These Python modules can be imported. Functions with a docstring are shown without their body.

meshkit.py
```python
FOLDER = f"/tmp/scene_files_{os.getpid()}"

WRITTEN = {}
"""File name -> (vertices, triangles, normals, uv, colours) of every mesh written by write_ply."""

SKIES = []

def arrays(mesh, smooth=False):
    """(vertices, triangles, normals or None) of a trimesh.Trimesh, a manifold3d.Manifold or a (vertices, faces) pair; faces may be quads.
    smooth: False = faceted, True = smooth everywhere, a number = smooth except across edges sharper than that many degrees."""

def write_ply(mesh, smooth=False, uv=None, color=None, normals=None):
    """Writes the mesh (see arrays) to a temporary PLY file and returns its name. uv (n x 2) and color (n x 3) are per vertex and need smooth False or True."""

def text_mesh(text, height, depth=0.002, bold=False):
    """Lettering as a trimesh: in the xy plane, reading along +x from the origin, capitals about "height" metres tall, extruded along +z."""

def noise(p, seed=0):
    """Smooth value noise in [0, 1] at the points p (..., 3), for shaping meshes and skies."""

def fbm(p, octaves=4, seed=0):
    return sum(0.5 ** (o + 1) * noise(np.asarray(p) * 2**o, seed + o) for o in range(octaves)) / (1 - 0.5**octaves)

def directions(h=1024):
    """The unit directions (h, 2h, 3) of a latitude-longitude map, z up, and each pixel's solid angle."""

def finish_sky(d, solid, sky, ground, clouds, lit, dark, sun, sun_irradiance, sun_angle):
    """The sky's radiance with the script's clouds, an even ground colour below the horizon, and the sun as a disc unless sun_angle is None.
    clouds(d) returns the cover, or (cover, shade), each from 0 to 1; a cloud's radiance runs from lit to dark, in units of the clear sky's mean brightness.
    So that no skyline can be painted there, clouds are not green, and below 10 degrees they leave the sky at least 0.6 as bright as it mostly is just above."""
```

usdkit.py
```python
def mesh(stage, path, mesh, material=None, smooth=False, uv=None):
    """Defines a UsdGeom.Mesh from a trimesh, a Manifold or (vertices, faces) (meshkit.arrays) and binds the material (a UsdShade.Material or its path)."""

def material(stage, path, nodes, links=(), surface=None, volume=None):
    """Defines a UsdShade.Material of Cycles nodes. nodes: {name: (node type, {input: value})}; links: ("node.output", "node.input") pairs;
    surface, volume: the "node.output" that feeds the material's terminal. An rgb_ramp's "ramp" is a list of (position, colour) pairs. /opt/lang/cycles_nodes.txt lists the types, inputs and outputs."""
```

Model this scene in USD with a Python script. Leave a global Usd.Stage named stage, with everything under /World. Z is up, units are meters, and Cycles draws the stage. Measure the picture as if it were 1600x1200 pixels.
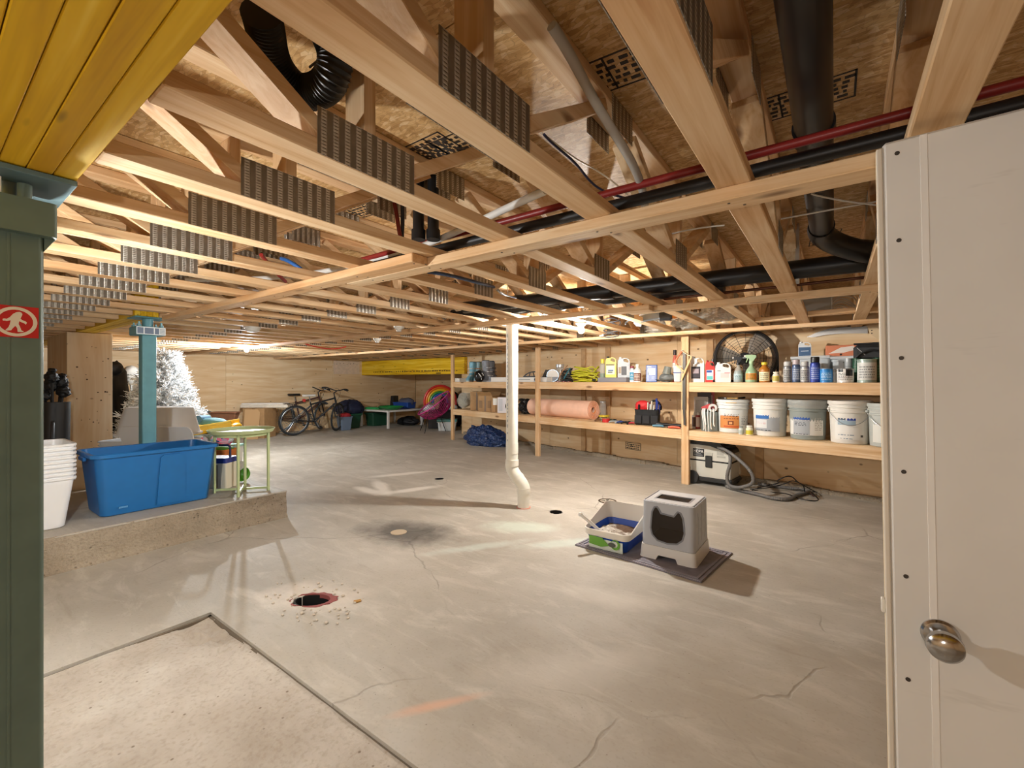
import math, random, re
import numpy as np
import trimesh
import usdkit, meshkit
from pxr import Usd, UsdGeom, UsdLux, UsdShade, Gf, Sdf, Vt
from shapely.geometry import Polygon, Point, LineString, box as sbox
from shapely import affinity

stage = Usd.Stage.CreateInMemory()
UsdGeom.SetStageUpAxis(stage, UsdGeom.Tokens.z)
UsdGeom.SetStageMetersPerUnit(stage, 1.0)
UsdGeom.Xform.Define(stage, '/World')
UsdGeom.Scope.Define(stage, '/World/Looks')

# ---------------------------------------------------------------- camera, light, exposure
EYE, FPX, HORIZON, YAW = 1.18, 692.0, 596.0, 36.06     # eye height, focal length in pixels of 1600, horizon row, heading left of +y
EXPOSURE = 0.15
cam = UsdGeom.Camera.Define(stage, '/World/camera')
cam.CreateHorizontalApertureAttr(36.0); cam.CreateVerticalApertureAttr(27.0)
cam.CreateFocalLengthAttr(36.0 * FPX / 1600)
cam.CreateVerticalApertureOffsetAttr(36.0 * (HORIZON - 600) / 1600)
cam.CreateClippingRangeAttr(Gf.Vec2f(0.02, 100))
cam.CreateExposureAttr(EXPOSURE)
cx = UsdGeom.Xformable(cam)
cx.AddTranslateOp().Set(Gf.Vec3d(0, 0, EYE)); cx.AddRotateZOp().Set(YAW); cx.AddRotateXOp().Set(90.0)
# the bare bulbs that light the crawl space, plus an added, unseen one in the entry to brighten the near parts: (place, colour of the light, emission strength); the builders are further down
BULB_NEAR_SHELF = ((-1.89, 3.68, 1.655), (1.0, 0.96, 0.90), 3500)
BULB_NEAR_DOOR = ((-2.06, 0.185, 1.310), (0.98, 0.98, 0.96), 1650)
ADDED_ENTRY_BULB = ((0.05, -1.15, 1.300), (1.0, 0.97, 0.93), 700)
BULB_BY_TREE = ((-7.18, 3.05, 1.655), (0.90, 0.96, 1.0), 4300)
# ---------------------------------------------------------------- helpers: picture to place
HC = 0.545                    # underside of the joists above the eye
ZJ = EYE + HC                 # the same above the floor
CY, SY = math.cos(math.radians(YAW)), math.sin(math.radians(YAW))
def W(lat, d, z=0.0): return np.array([CY * lat - SY * d, SY * lat + CY * d, z])
def F(px, py, z=0.0):
    """floor (or height z) point under a picture point"""
    d = FPX * (EYE - z) / (py - HORIZON); return W((px - 800) / FPX * d, d, z)
def D(px, py, d): return W((px - 800) / FPX * d, d, EYE - (py - HORIZON) * d / FPX)
# storage-shelf frame: u along the shelf to the right, v into the wall
SH = math.radians(-14.25)
UD, VD = np.array([math.cos(SH), math.sin(SH), 0]), np.array([-math.sin(SH), math.cos(SH), 0])
VWALL, VPOST = 5.537, 4.77
def SD(px, v): return v / (.7694 * (px - 800) / FPX + .6388)        # depth of the shelf plane v at picture column px
def S(px, v, z): return D(px, 600, SD(px, v)) * [1, 1, 0] + [0, 0, z]
def SU(px, v): return float(S(px, v, 0) @ UD)
def suv(u, v, z=0): return UD * u + VD * v + [0, 0, z]

# ---------------------------------------------------------------- helpers: prims
def lin(h):
    if not isinstance(h, str): return tuple(h)
    h = h.lstrip('#'); c = [int(h[i:i + 2], 16) / 255 for i in (0, 2, 4)]
    return tuple(x / 12.92 if x < .04045 else ((x + .055) / 1.055) ** 2.4 for x in c)
class O:
    def __init__(s, n, k): s.s = f'{n}.{k}'
class Node:
    def __init__(s, n): s.n = n
    def __getattr__(s, k): return O(s.n, k)
class Graph:
    def __init__(s): s.nodes, s.links = {}, []
    def __call__(s, kind, **inp):
        name = f'n{len(s.nodes)}'; vals = {}
        for k, v in inp.items():
            if isinstance(v, O): s.links.append((v.s, f'{name}.{k}'))
            else: vals[k] = lin(v) if isinstance(v, str) and v.startswith('#') else v
        s.nodes[name] = (kind, vals); return Node(name)
    def done(s, name, surface, volume=None):
        return usdkit.material(stage, f'/World/Looks/{name}', s.nodes, s.links, surface=surface.s if surface else None, volume=volume.s if volume else None)
    # short cuts
    def math(s, op, a, b=0.0, clamp=False): return s('math', math_type=op, value1=a, value2=b, use_clamp=clamp).value
    def mix(s, f, a, b, t='mix'): return s('mix', mix_type=t, fac=f, color1=a, color2=b).color
    def rng(s, v, a, b, c=0.0, d=1.0): return s('map_range', value=v, from_min=a, from_max=b, to_min=c, to_max=d, clamp=True).result
    def ramp(s, f, *st): return s('rgb_ramp', fac=f, ramp=[(p, lin(c)) for p, c in st]).color
_C = {}
def C(col, rough=.5, metal=0., spec=.5, coat=0., trans=0., emit=0., noise=0.):
    """plain coloured material, one for each setting"""
    key = (col, rough, metal, spec, coat, trans, emit, noise)
    if key in _C: return _C[key]
    g = Graph(); base = lin(col)
    bump = {}
    if noise:
        t = g('texture_coordinate'); n = g('noise_texture', vector=t.object, scale=14.0, detail=4.0)
        base = g.mix(g.rng(n.fac, .3, .75), tuple(x * (1 - noise) for x in lin(col)), tuple(min(1, x * (1 + noise * .5)) for x in lin(col)))
    p = g('principled_bsdf', base_color=base, roughness=rough, metallic=metal, specular_ior_level=spec, coat_weight=coat, transmission_weight=trans,
          **(dict(emission_color=lin(col), emission_strength=emit) if emit else {}))
    _C[key] = g.done(f'paint_{len(_C)}', p.BSDF); return _C[key]

USED = {}
def numbered(parent, name):
    k = (parent, name); n = USED.get(k, -1) + 1; USED[k] = n
    return f'{parent}/{name}' + (f'_{n:03d}' if n else '')
def tag(prim, label=None, cat=None, group=None, kind=None):
    p = prim.GetPrim() if hasattr(prim, 'GetPrim') else prim
    for k, v in (('label', label), ('category', cat), ('group', group), ('kind', kind)):
        if v: p.SetCustomDataByKey(k, v)
    return prim
class T:
    """a thing: an Xform at its base"""
    def __init__(s, name, label, cat, loc=(0, 0, 0), rz=0., group=None, kind=None, rx=0., ry=0., parent='/World'):
        s.path = numbered(parent, name); s.name = name
        x = UsdGeom.Xform.Define(stage, s.path); s.prim = x.GetPrim(); s.x = x
        x.AddTranslateOp().Set(Gf.Vec3d(*map(float, loc)))
        if rz: x.AddRotateZOp().Set(float(rz))
        if ry: x.AddRotateYOp().Set(float(ry))
        if rx: x.AddRotateXOp().Set(float(rx))
        tag(s.prim, label, cat, group, kind)
    def add(s, name, mb, m, smooth=35, label=None, under=None, kind=None):
        return obj(name, mb, m, (under or s.path), smooth, label=label, kind=kind)
def obj(name, mb, m, parent='/World', smooth=35, label=None, cat=None, group=None, kind=None):
    parent = parent if isinstance(parent, str) else (parent.path if hasattr(parent, 'path') and isinstance(parent.path, str) else str(parent.GetPath()))
    path = numbered(parent, name)
    p = usdkit.mesh(stage, path, mb.mesh() if isinstance(mb, MB) else mb, m, smooth=smooth)
    tag(p, label, cat, group, kind); return str(path)
def dup(src, label, loc, rz=0., group=None, ry=0., cat=None, rx=0.):
    path = numbered('/World', src.name); x = UsdGeom.Xform.Define(stage, path); pr = x.GetPrim()
    pr.GetReferences().AddInternalReference(Sdf.Path(src.path))
    x.ClearXformOpOrder()
    x.MakeMatrixXform().Set(Gf.Matrix4d().SetRotate(Gf.Rotation(Gf.Vec3d(1, 0, 0), float(rx)) * Gf.Rotation(Gf.Vec3d(0, 1, 0), float(ry)) * Gf.Rotation(Gf.Vec3d(0, 0, 1), float(rz))) * Gf.Matrix4d().SetTranslate(Gf.Vec3d(*map(float, loc))))
    pr.SetInstanceable(True)
    tag(pr, label, cat or src.prim.GetCustomDataByKey('category'), group or src.prim.GetCustomDataByKey('group')); return pr

# ---------------------------------------------------------------- helpers: meshes
def frame_to(dv):
    dv = np.asarray(dv, float); dv = dv / np.linalg.norm(dv)
    a = np.cross([0, 0, 1.0], dv) if abs(dv[2]) < .95 else np.cross([1.0, 0, 0], dv)
    a /= np.linalg.norm(a); return a, np.cross(dv, a), dv
class MB:
    def __init__(s): s.v, s.f, s.n = [], [], 0
    def raw(s, v, f):
        v = np.asarray(v, float); f = np.asarray(f, int)
        if f.ndim == 2 and f.shape[1] == 4: f = np.vstack([f[:, [0, 1, 2]], f[:, [0, 2, 3]]])
        s.v.append(v); s.f.append(f + s.n); s.n += len(v); return s
    def tm(s, m, M=None):
        v = np.array(m.vertices)
        if M is not None: v = v @ np.asarray(M)[:3, :3].T + np.asarray(M)[:3, 3]
        return s.raw(v, m.faces)
    def bx(s, x0, x1, y0, y1, z0, z1, bev=0., M=None):
        if bev:
            pts = []
            for sx in (0, 1):
                for sy in (0, 1):
                    for sz in (0, 1):
                        c = np.array([(x0, x1)[sx], (y0, y1)[sy], (z0, z1)[sz]]); sg = np.array([1 - 2 * sx, 1 - 2 * sy, 1 - 2 * sz])
                        for k in range(3):
                            o = sg * bev; o[k] = 0; pts.append(c + o)
            m = trimesh.convex.convex_hull(np.array(pts)); v, f = np.array(m.vertices), np.array(m.faces)
        else:
            v = np.array([[x, y, z] for x in (x0, x1) for y in (y0, y1) for z in (z0, z1)], float)
            f = np.array([[0, 1, 3, 2], [4, 6, 7, 5], [0, 4, 5, 1], [2, 3, 7, 6], [0, 2, 6, 4], [1, 5, 7, 3]])
        if M is not None: v = v @ np.asarray(M)[:3, :3].T + np.asarray(M)[:3, 3]
        return s.raw(v, f)
    def cbx(s, c, sz, bev=0., M=None):
        c, h = np.asarray(c, float), np.asarray(sz, float) / 2
        return s.bx(c[0] - h[0], c[0] + h[0], c[1] - h[1], c[1] + h[1], c[2] - h[2], c[2] + h[2], bev, M)
    def beam(s, a, b, wdir, w, t, bev=0.):
        """a board from a to b; w wide along wdir, t thick across"""
        a, b = np.asarray(a, float), np.asarray(b, float); L = np.linalg.norm(b - a); X = (b - a) / L
        Y = np.asarray(wdir, float); Y = Y - X * (Y @ X); Y /= np.linalg.norm(Y); Z = np.cross(X, Y)
        M = np.eye(4); M[:3, :3] = np.stack([X, Y, Z], 1); M[:3, 3] = (a + b) / 2
        return s.cbx((0, 0, 0), (L, w, t), bev, M)
    def cyl(s, a, b, r0, r1=None, n=16, cap=True):
        a, b = np.asarray(a, float), np.asarray(b, float); r1 = r0 if r1 is None else r1
        X, Y, _ = frame_to(b - a); t = np.arange(n) * 2 * np.pi / n
        ring = np.cos(t)[:, None] * X + np.sin(t)[:, None] * Y
        v = np.vstack([a + ring * r0, b + ring * r1]); i = np.arange(n); j = (i + 1) % n
        s.raw(v, np.stack([i, j, j + n, i + n], 1))
        if cap:
            s.raw(np.vstack([v[:n], [a]]), np.stack([j, i, np.full(n, n)], 1)); s.raw(np.vstack([v[n:], [b]]), np.stack([i, j, np.full(n, n)], 1))
        return s
    def lathe(s, prof, o=(0, 0, 0), n=24, axis=None, a0=0., a1=2 * np.pi, close=None):
        """prof: (radius, height) from the bottom up the outside"""
        pr = np.asarray(prof, float); full = abs(a1 - a0) > 6.28; m = n if full else n + 1
        t = a0 + (a1 - a0) * np.arange(m) / n
        v = np.stack([pr[:, 0][:, None] * np.cos(t), pr[:, 0][:, None] * np.sin(t), np.repeat(pr[:, 1][:, None], m, 1)], -1).reshape(-1, 3)
        if axis is not None:
            X, Y, Z = frame_to(axis); v = v @ np.stack([X, Y, Z])
        v = v + np.asarray(o, float); f = []
        for k in range(len(pr) - 1):
            for i in range(n):
                j = (i + 1) % m; f.append([k * m + i, k * m + j, (k + 1) * m + j, (k + 1) * m + i])
        return s.raw(v, f)
    def tube(s, pts, r, n=8, closed=False, cap=True):
        p = np.asarray(pts, float); k = len(p); r = np.broadcast_to(r, (k,)).astype(float)
        tg = np.gradient(p, axis=0) if not closed else np.roll(p, -1, 0) - np.roll(p, 1, 0)
        tg /= np.linalg.norm(tg, axis=1, keepdims=True) + 1e-12
        X, Y, _ = frame_to(tg[0]); rings = []; ang = np.arange(n) * 2 * np.pi / n
        for i in range(k):
            X = X - tg[i] * (X @ tg[i]); X /= np.linalg.norm(X); Y = np.cross(tg[i], X)
            rings.append(p[i] + r[i] * (np.cos(ang)[:, None] * X + np.sin(ang)[:, None] * Y))
        v = np.vstack(rings); f = []
        for i in range(k if closed else k - 1):
            for j in range(n):
                a, b = i * n + j, i * n + (j + 1) % n; i2 = (i + 1) % k; f.append([a, b, i2 * n + (j + 1) % n, i2 * n + j])
        s.raw(v, f)
        if cap and not closed:
            i = np.arange(n); j = (i + 1) % n
            s.raw(np.vstack([rings[0], [p[0]]]), np.stack([j, i, np.full(n, n)], 1)); s.raw(np.vstack([rings[-1], [p[-1]]]), np.stack([i, j, np.full(n, n)], 1))
        return s
    def prism(s, poly, h0, h1, M=None):
        """shapely polygon in xy, extruded h0..h1 along z (or in the frame M)"""
        for g in getattr(poly, 'geoms', [poly]):
            m = trimesh.creation.extrude_polygon(g, h1 - h0, engine='earcut'); m.apply_translation([0, 0, h0]); s.tm(m, M)
        return s
    def ball(s, c, r, sub=2, sc=(1, 1, 1), fn=None):
        m = trimesh.creation.icosphere(subdivisions=sub); v = np.array(m.vertices)
        if fn is not None: v = fn(v)
        return s.raw(v * np.asarray(sc) * r + np.asarray(c), m.faces)
    def mesh(s): return trimesh.Trimesh(np.vstack(s.v), np.vstack(s.f), process=False)
def rot(axis, deg, o=(0, 0, 0)):
    M = trimesh.transformations.rotation_matrix(math.radians(deg), axis); M[:3, 3] = o; return M
def move(x, y, z): M = np.eye(4); M[:3, 3] = (x, y, z); return M
XZ = np.array([[1, 0, 0, 0], [0, 0, -1, 0], [0, 1, 0, 0], [0, 0, 0, 1.]])     # polygon drawn in x,z; extruded towards -y
YZ = np.array([[0, 0, 1, 0], [1, 0, 0, 0], [0, 1, 0, 0], [0, 0, 0, 1.]])      # polygon drawn in y,z; extruded towards +x
def rrect(w, h, r): return sbox(-w / 2 + r, -h / 2 + r, w / 2 - r, h / 2 - r).buffer(r, quad_segs=4)
def curve(pts, n=40):
    from scipy.interpolate import CubicSpline
    p = np.asarray(pts, float); t = np.r_[0, np.cumsum(np.linalg.norm(np.diff(p, axis=0), axis=1))]
    return CubicSpline(t, p)(np.linspace(0, t[-1], n))
def rounded(w, d, h, r, taper=0., base=0.):
    """box with rounded upright edges from z=base to h; taper: how much narrower each side is at the bottom"""
    m = trimesh.creation.extrude_polygon(rrect(w, d, r), h - base, engine='earcut'); v = np.array(m.vertices)
    k = v[:, 2] / (h - base); v[:, 0] *= 1 - (1 - k) * 2 * taper / w; v[:, 1] *= 1 - (1 - k) * 2 * taper / d; v[:, 2] += base
    return v, m.faces

# ---------------------------------------------------------------- materials
def m_lumber(name, axis, cols=('#eed8b6', '#e2c49c', '#cda578'), knots=True, dark=.75):
    g = Graph(); tc = g('texture_coordinate'); oi = g('object_info')
    off = g('vector_math', math_type='scale', vector1=g('combine_xyz', x=oi.random, y=oi.random, z=oi.random).vector, scale=57.0).vector
    v = g('vector_math', math_type='add', vector1=tc.object, vector2=off).vector
    sc = [26., 26., 26.]; sc['xyz'.index(axis)] = 1.1
    n1 = g('noise_texture', vector=g('mapping', vector=v, scale=tuple(sc)).vector, scale=1.0, detail=4.0, roughness=.6, distortion=1.2)
    n2 = g('noise_texture', vector=v, scale=2.3, detail=2.0)
    c = g.ramp(n1.fac, (.25, cols[2]), (.45, cols[1]), (.68, cols[0]))
    c = g.mix(g.rng(n2.fac, .35, .7, 0, .45), c, '#e6c496', 'multiply')
    c = g.mix(g.rng(oi.random, 0, 1, 0, .35), c, '#dcb483', 'multiply')
    if knots:
        k = [7., 7., 7.]; k['xyz'.index(axis)] = 2.2
        vo = g('voronoi_texture', vector=g('mapping', vector=v, scale=tuple(k)).vector, scale=1.0)
        c = g.mix(g.rng(vo.distance, .07, .16, dark, 0), c, '#6b3f1d')
    b = g('bump', height=n1.fac, strength=.12, distance=.01)
    p = g('principled_bsdf', base_color=c, roughness=.62, specular_ior_level=.25, normal=b.normal)
    return g.done(name, p.BSDF)
LUM = {a: m_lumber('lumber_' + a, a) for a in 'xyz'}
def m_ply(name, axis, cols, knot=.8):
    g = Graph(); tc = g('texture_coordinate'); oi = g('object_info')
    off = g('vector_math', math_type='scale', vector1=g('combine_xyz', x=oi.random, y=oi.random, z=oi.random).vector, scale=31.0).vector
    v = g('vector_math', math_type='add', vector1=tc.object, vector2=off).vector
    sc = [5., 5., 5.]; sc['xyz'.index(axis)] = .55
    n1 = g('noise_texture', vector=g('mapping', vector=v, scale=tuple(sc)).vector, scale=1.2, detail=5.0, roughness=.55, distortion=1.5)
    n2 = g('noise_texture', vector=v, scale=1.4, detail=3.0)
    c = g.ramp(n1.fac, (.28, cols[2]), (.5, cols[1]), (.7, cols[0]))
    c = g.mix(g.rng(n2.fac, .4, .7, 0, .3), c, '#e6c79b', 'multiply')
    kn = [4.5, 4.5, 6.5]
    vo = g('voronoi_texture', vector=g('mapping', vector=v, scale=tuple(kn)).vector, scale=1.0)
    c = g.mix(g.rng(vo.distance, .05, .10, knot, 0), c, '#5b3a20')
    p = g('principled_bsdf', base_color=c, roughness=.6, specular_ior_level=.25)
    return g.done(name, p.BSDF)
PLY = m_ply('plywood', 'y', ('#efd9b4', '#e7caa0', '#dab689'))
PLYX = m_ply('plywood_x', 'x', ('#eed8b5', '#e5c79d', '#d9b486'))
PLYZ = m_ply('plywood_z', 'z', ('#ecdcc2', '#e3cba9', '#d6b58b'))
def m_osb():
    g = Graph(); tc = g('texture_coordinate'); oi = g('object_info')
    rv = g('vector_math', math_type='scale', vector1=g('combine_xyz', x=oi.random, y=oi.random, z=0.).vector, scale=13.0).vector
    v = g('vector_math', math_type='add', vector1=tc.object, vector2=rv).vector
    warp = g('noise_texture', vector=v, scale=6.0, detail=2.0)
    vv = g('vector_math', math_type='multiply_add', vector1=warp.color, vector2=(.05, .05, 0.), vector3=v).vector
    a = g('voronoi_texture', vector=g('mapping', vector=vv, scale=(24., 92., 1.)).vector, scale=1.0, randomness=1.0)
    b = g('voronoi_texture', vector=g('mapping', vector=vv, scale=(52., 44., 1.), rotation=(0., 0., .6)).vector, scale=1.0)
    s1 = g('separate_color', color=a.color); s2 = g('separate_color', color=b.color)
    f = g.math('add', g.math('multiply', s1.r, .62), g.math('multiply', s2.g, .38))
    c = g.ramp(f, (.1, '#b08a57'), (.4, '#c9a26d'), (.65, '#d6b380'), (.95, '#e4caa0'))
    e = g('voronoi_texture', vector=g('mapping', vector=vv, scale=(24., 92., 1.)).vector, scale=1.0, feature='distance_to_edge')
    c = g.mix(g.rng(e.distance, 0.0, .06, .34, 0), c, '#6a4524')
    big = g('noise_texture', vector=v, scale=1.1, detail=3.0)
    c = g.mix(g.rng(big.fac, .4, .7, 0, .35), c, '#cfa777', 'multiply')
    bp = g('bump', height=f, strength=.3, distance=.01)
    p = g('principled_bsdf', base_color=c, roughness=.55, specular_ior_level=.3, normal=bp.normal)
    return g.done('osb', p.BSDF)
OSB = m_osb()
def m_plate():
    """pressed steel truss plate: rows of punched teeth, seen as bright and dark columns"""
    g = Graph(); tc = g('texture_coordinate')
    sx = g('separate_xyz', vector=tc.object)
    col = g.math('pingpong', g.math('multiply', sx.y, 31.0), .5)
    row = g.math('fraction', g.math('multiply', sx.z, 120.0))
    n = g('noise_texture', vector=tc.object, scale=22.0, detail=4.0)
    tooth = g.math('multiply', g.rng(col, .20, .34), g.math('add', .45, g.math('multiply', .55, g.rng(row, .2, .6))))
    c = g.mix(tooth, '#8a8276', '#d8d3c9'); c = g.mix(g.rng(n.fac, .45, .7, 0, .6), c, '#a1988b')
    dark = g.math('multiply', g.math('greater_than', col, .36), g.math('less_than', row, .3))
    c = g.mix(g.math('multiply', dark, .6), c, '#4d3f2f')
    bp = g('bump', height=tooth, strength=.6, distance=.004)
    p = g('principled_bsdf', base_color=c, roughness=.38, metallic=.75, normal=bp.normal)
    return g.done('truss_plate', p.BSDF)
PLATE = m_plate()
def m_yellow(name, axis):
    g = Graph(); tc = g('texture_coordinate'); sc = [22., 22., 22.]; sc['xyz'.index(axis)] = 1.0
    n1 = g('noise_texture', vector=g('mapping', vector=tc.object, scale=tuple(sc)).vector, scale=1.0, detail=4.0, distortion=.8)
    c = g.ramp(n1.fac, (.25, '#c69410'), (.5, '#e9bc1c'), (.7, '#f6d24a'))
    k = [16., 16., 16.]; k['xyz'.index(axis)] = 3.2
    vo = g('voronoi_texture', vector=g('mapping', vector=tc.object, scale=tuple(k)).vector, scale=1.0)
    c = g.mix(g.rng(vo.distance, .05, .16, .75, 0), c, '#4c3208')
    p = g('principled_bsdf', base_color=c, roughness=.5, specular_ior_level=.35)
    return g.done(name, p.BSDF)
YEL = m_yellow('yellow_sealed_lvl', 'x')
def m_concrete(name, floor=True):
    g = Graph(); ge = g('geometry'); P = ge.position
    n1 = g('noise_texture', vector=P, scale=.9, detail=6.0, roughness=.6)
    n2 = g('noise_texture', vector=g('mapping', vector=P, scale=(2.2, 7., 3.), rotation=(0., 0., .5)).vector, scale=1.0, detail=5.0, roughness=.65, distortion=.6)
    n3 = g('noise_texture', vector=P, scale=70.0, detail=3.0)
    pit = g('voronoi_texture', vector=P, scale=38.0)
    if floor:
        c = g.ramp(n1.fac, (.3, '#9f988c'), (.5, '#b1aba0'), (.7, '#c3beb5'))
        c = g.mix(g.rng(n2.fac, .52, .74, 0, .55), c, '#d9d4c9')
        c = g.mix(g.rng(n2.fac, .42, .28, 0, .38), c, '#8f8474')
        c = g.mix(g.rng(n3.fac, .55, .75, 0, .25), c, '#8a8072')
        speck = g.math('multiply', g.rng(pit.distance, .05, .12, 1, 0), g.rng(g('separate_color', color=pit.color).r, .80, .82))
        c = g.mix(g.math('multiply', speck, .6), c, '#5a4f42')
        wn = g('noise_texture', vector=P, scale=3.0, detail=3.0)
        wv = g('vector_math', math_type='multiply_add', vector1=wn.color, vector2=(.22, .22, 0.), vector3=P).vector
        cr = g('voronoi_texture', vector=g('mapping', vector=wv, scale=(.55, .55, .0)).vector, scale=1.0, feature='distance_to_edge')
        cm = g.math('multiply', g.rng(cr.distance, .0012, .004, 1, 0), g.rng(n1.fac, .47, .54))
        c = g.mix(g.math('multiply', cm, .35), c, '#6d6356')
        # pale patching and scuffs, dark spill, mint paint: marks with a shape of their own; also one painted shade
        def blob(c, pt, sc, ang, col, amt, soft=.35, wob=.8):
            m = g('mapping', vector=g('vector_math', math_type='subtract', vector1=P, vector2=(float(pt[0]), float(pt[1]), 0.)).vector, rotation=(0., 0., -ang)).vector
            m = g('mapping', vector=m, scale=(1 / sc[0], 1 / sc[1], 0.)).vector
            nn = g('noise_texture', vector=P, scale=5.0, detail=5.0, roughness=.65)
            d = g.math('add', g('vector_math', math_type='length', vector1=m).value, g.math('multiply', g.math('subtract', nn.fac, .5), wob * 2))
            return g.mix(g.rng(d, 1 - soft, 1 + soft, amt, 0), c, col)
        c = blob(c, F(635, 832), (.36, .21), .25, '#3f3d3c', .75, .5)
        c = blob(c, F(1140, 1125), (.9, .42), .62, '#94805f', .3, .6, 1.0)  # shade of the green post on the near floor, painted in as brown
        c = blob(c, F(815, 823), (.26, .13), .55, '#cfe0d2', .5, .4, .9)
        c = blob(c, F(895, 848), (.34, .07), .85, '#cfe0d6', .5, .4, .8)
        c = blob(c, F(745, 855), (.35, .05), 1.0, '#ccdcd4', .4, .5, .9)
        c = blob(c, F(490, 930), (.26, .13), .5, '#dcd2c6', .6, .45, .9)
        c = blob(c, F(690, 1100), (.14, .02), .95, '#dca98c', .6, .6, .6)
        c = blob(c, F(960, 935), (.22, .08), .3, '#d6cfc3', .5, .6, 1.0)
        c = blob(c, F(880, 1045), (.30, .10), .8, '#d2cbc0', .4, .6, 1.1)
        for a, b in (((585, 745), (665, 737)), ((588, 752), (604, 771)), ((604, 771), (680, 760)), ((560, 762), (590, 771))):
            a, b = F(*a), F(*b); mid, L = (a + b) / 2, np.linalg.norm(b - a)
            c = blob(c, mid, (L * .55, .07), math.atan2(b[1] - a[1], b[0] - a[0]), '#e6e1d8', .8, .4, .45)
        h = g.math('add', g.math('multiply', n2.fac, .5), g.math('subtract', g.math('multiply', n3.fac, .12), g.math('multiply', cm, .4)))
        bp = g('bump', height=h, strength=.35, distance=.012)
        r = .62
    else:
        c = g.ramp(n1.fac, (.3, '#85786a'), (.5, '#9e917e'), (.7, '#b8ac99'))
        c = g.mix(g.rng(n3.fac, .5, .75, 0, .45), c, '#7c6e5c')
        speck = g.math('multiply', g.rng(pit.distance, .1, .3, 1, 0), g.rng(g('separate_color', color=pit.color).r, .6, .65))
        c = g.mix(g.math('multiply', speck, .5), c, '#665a4a')
        h = g.math('add', n3.fac, g.math('multiply', speck, -.8)); bp = g('bump', height=h, strength=.8, distance=.01); r = .85
    p = g('principled_bsdf', base_color=c, roughness=r, specular_ior_level=.3, normal=bp.normal)
    return g.done(name, p.BSDF)
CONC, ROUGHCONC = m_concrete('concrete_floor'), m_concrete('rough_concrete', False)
def m_clear(name, col='#dfe6ea', amt=.35, rough=.25):
    """thin clouded plastic: part see-through, part pale body"""
    g = Graph(); t = g('transparent_bsdf', color=(.93, .95, .96)); p = g('principled_bsdf', base_color=lin(col), roughness=rough)
    m = g('mix_closure', fac=amt, closure1=t.BSDF, closure2=p.BSDF); return g.done(name, m.closure)
CLOUDY, FILM = m_clear('clouded_plastic', amt=.62), m_clear('plastic_film', '#d8d6d0', .34, .18)
BLACK, DKGREY, GREY, WHITE, STEEL = C('#161616', .45), C('#35383a', .5), C('#8d9092', .5), C('#e9e7e1', .45), C('#b8bbbd', .32, 1.0)
ABS = C('#17181a', .38); PAPER = C('#f2efe6', .6); WIREW = C('#d8d6cf', .5)
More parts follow.
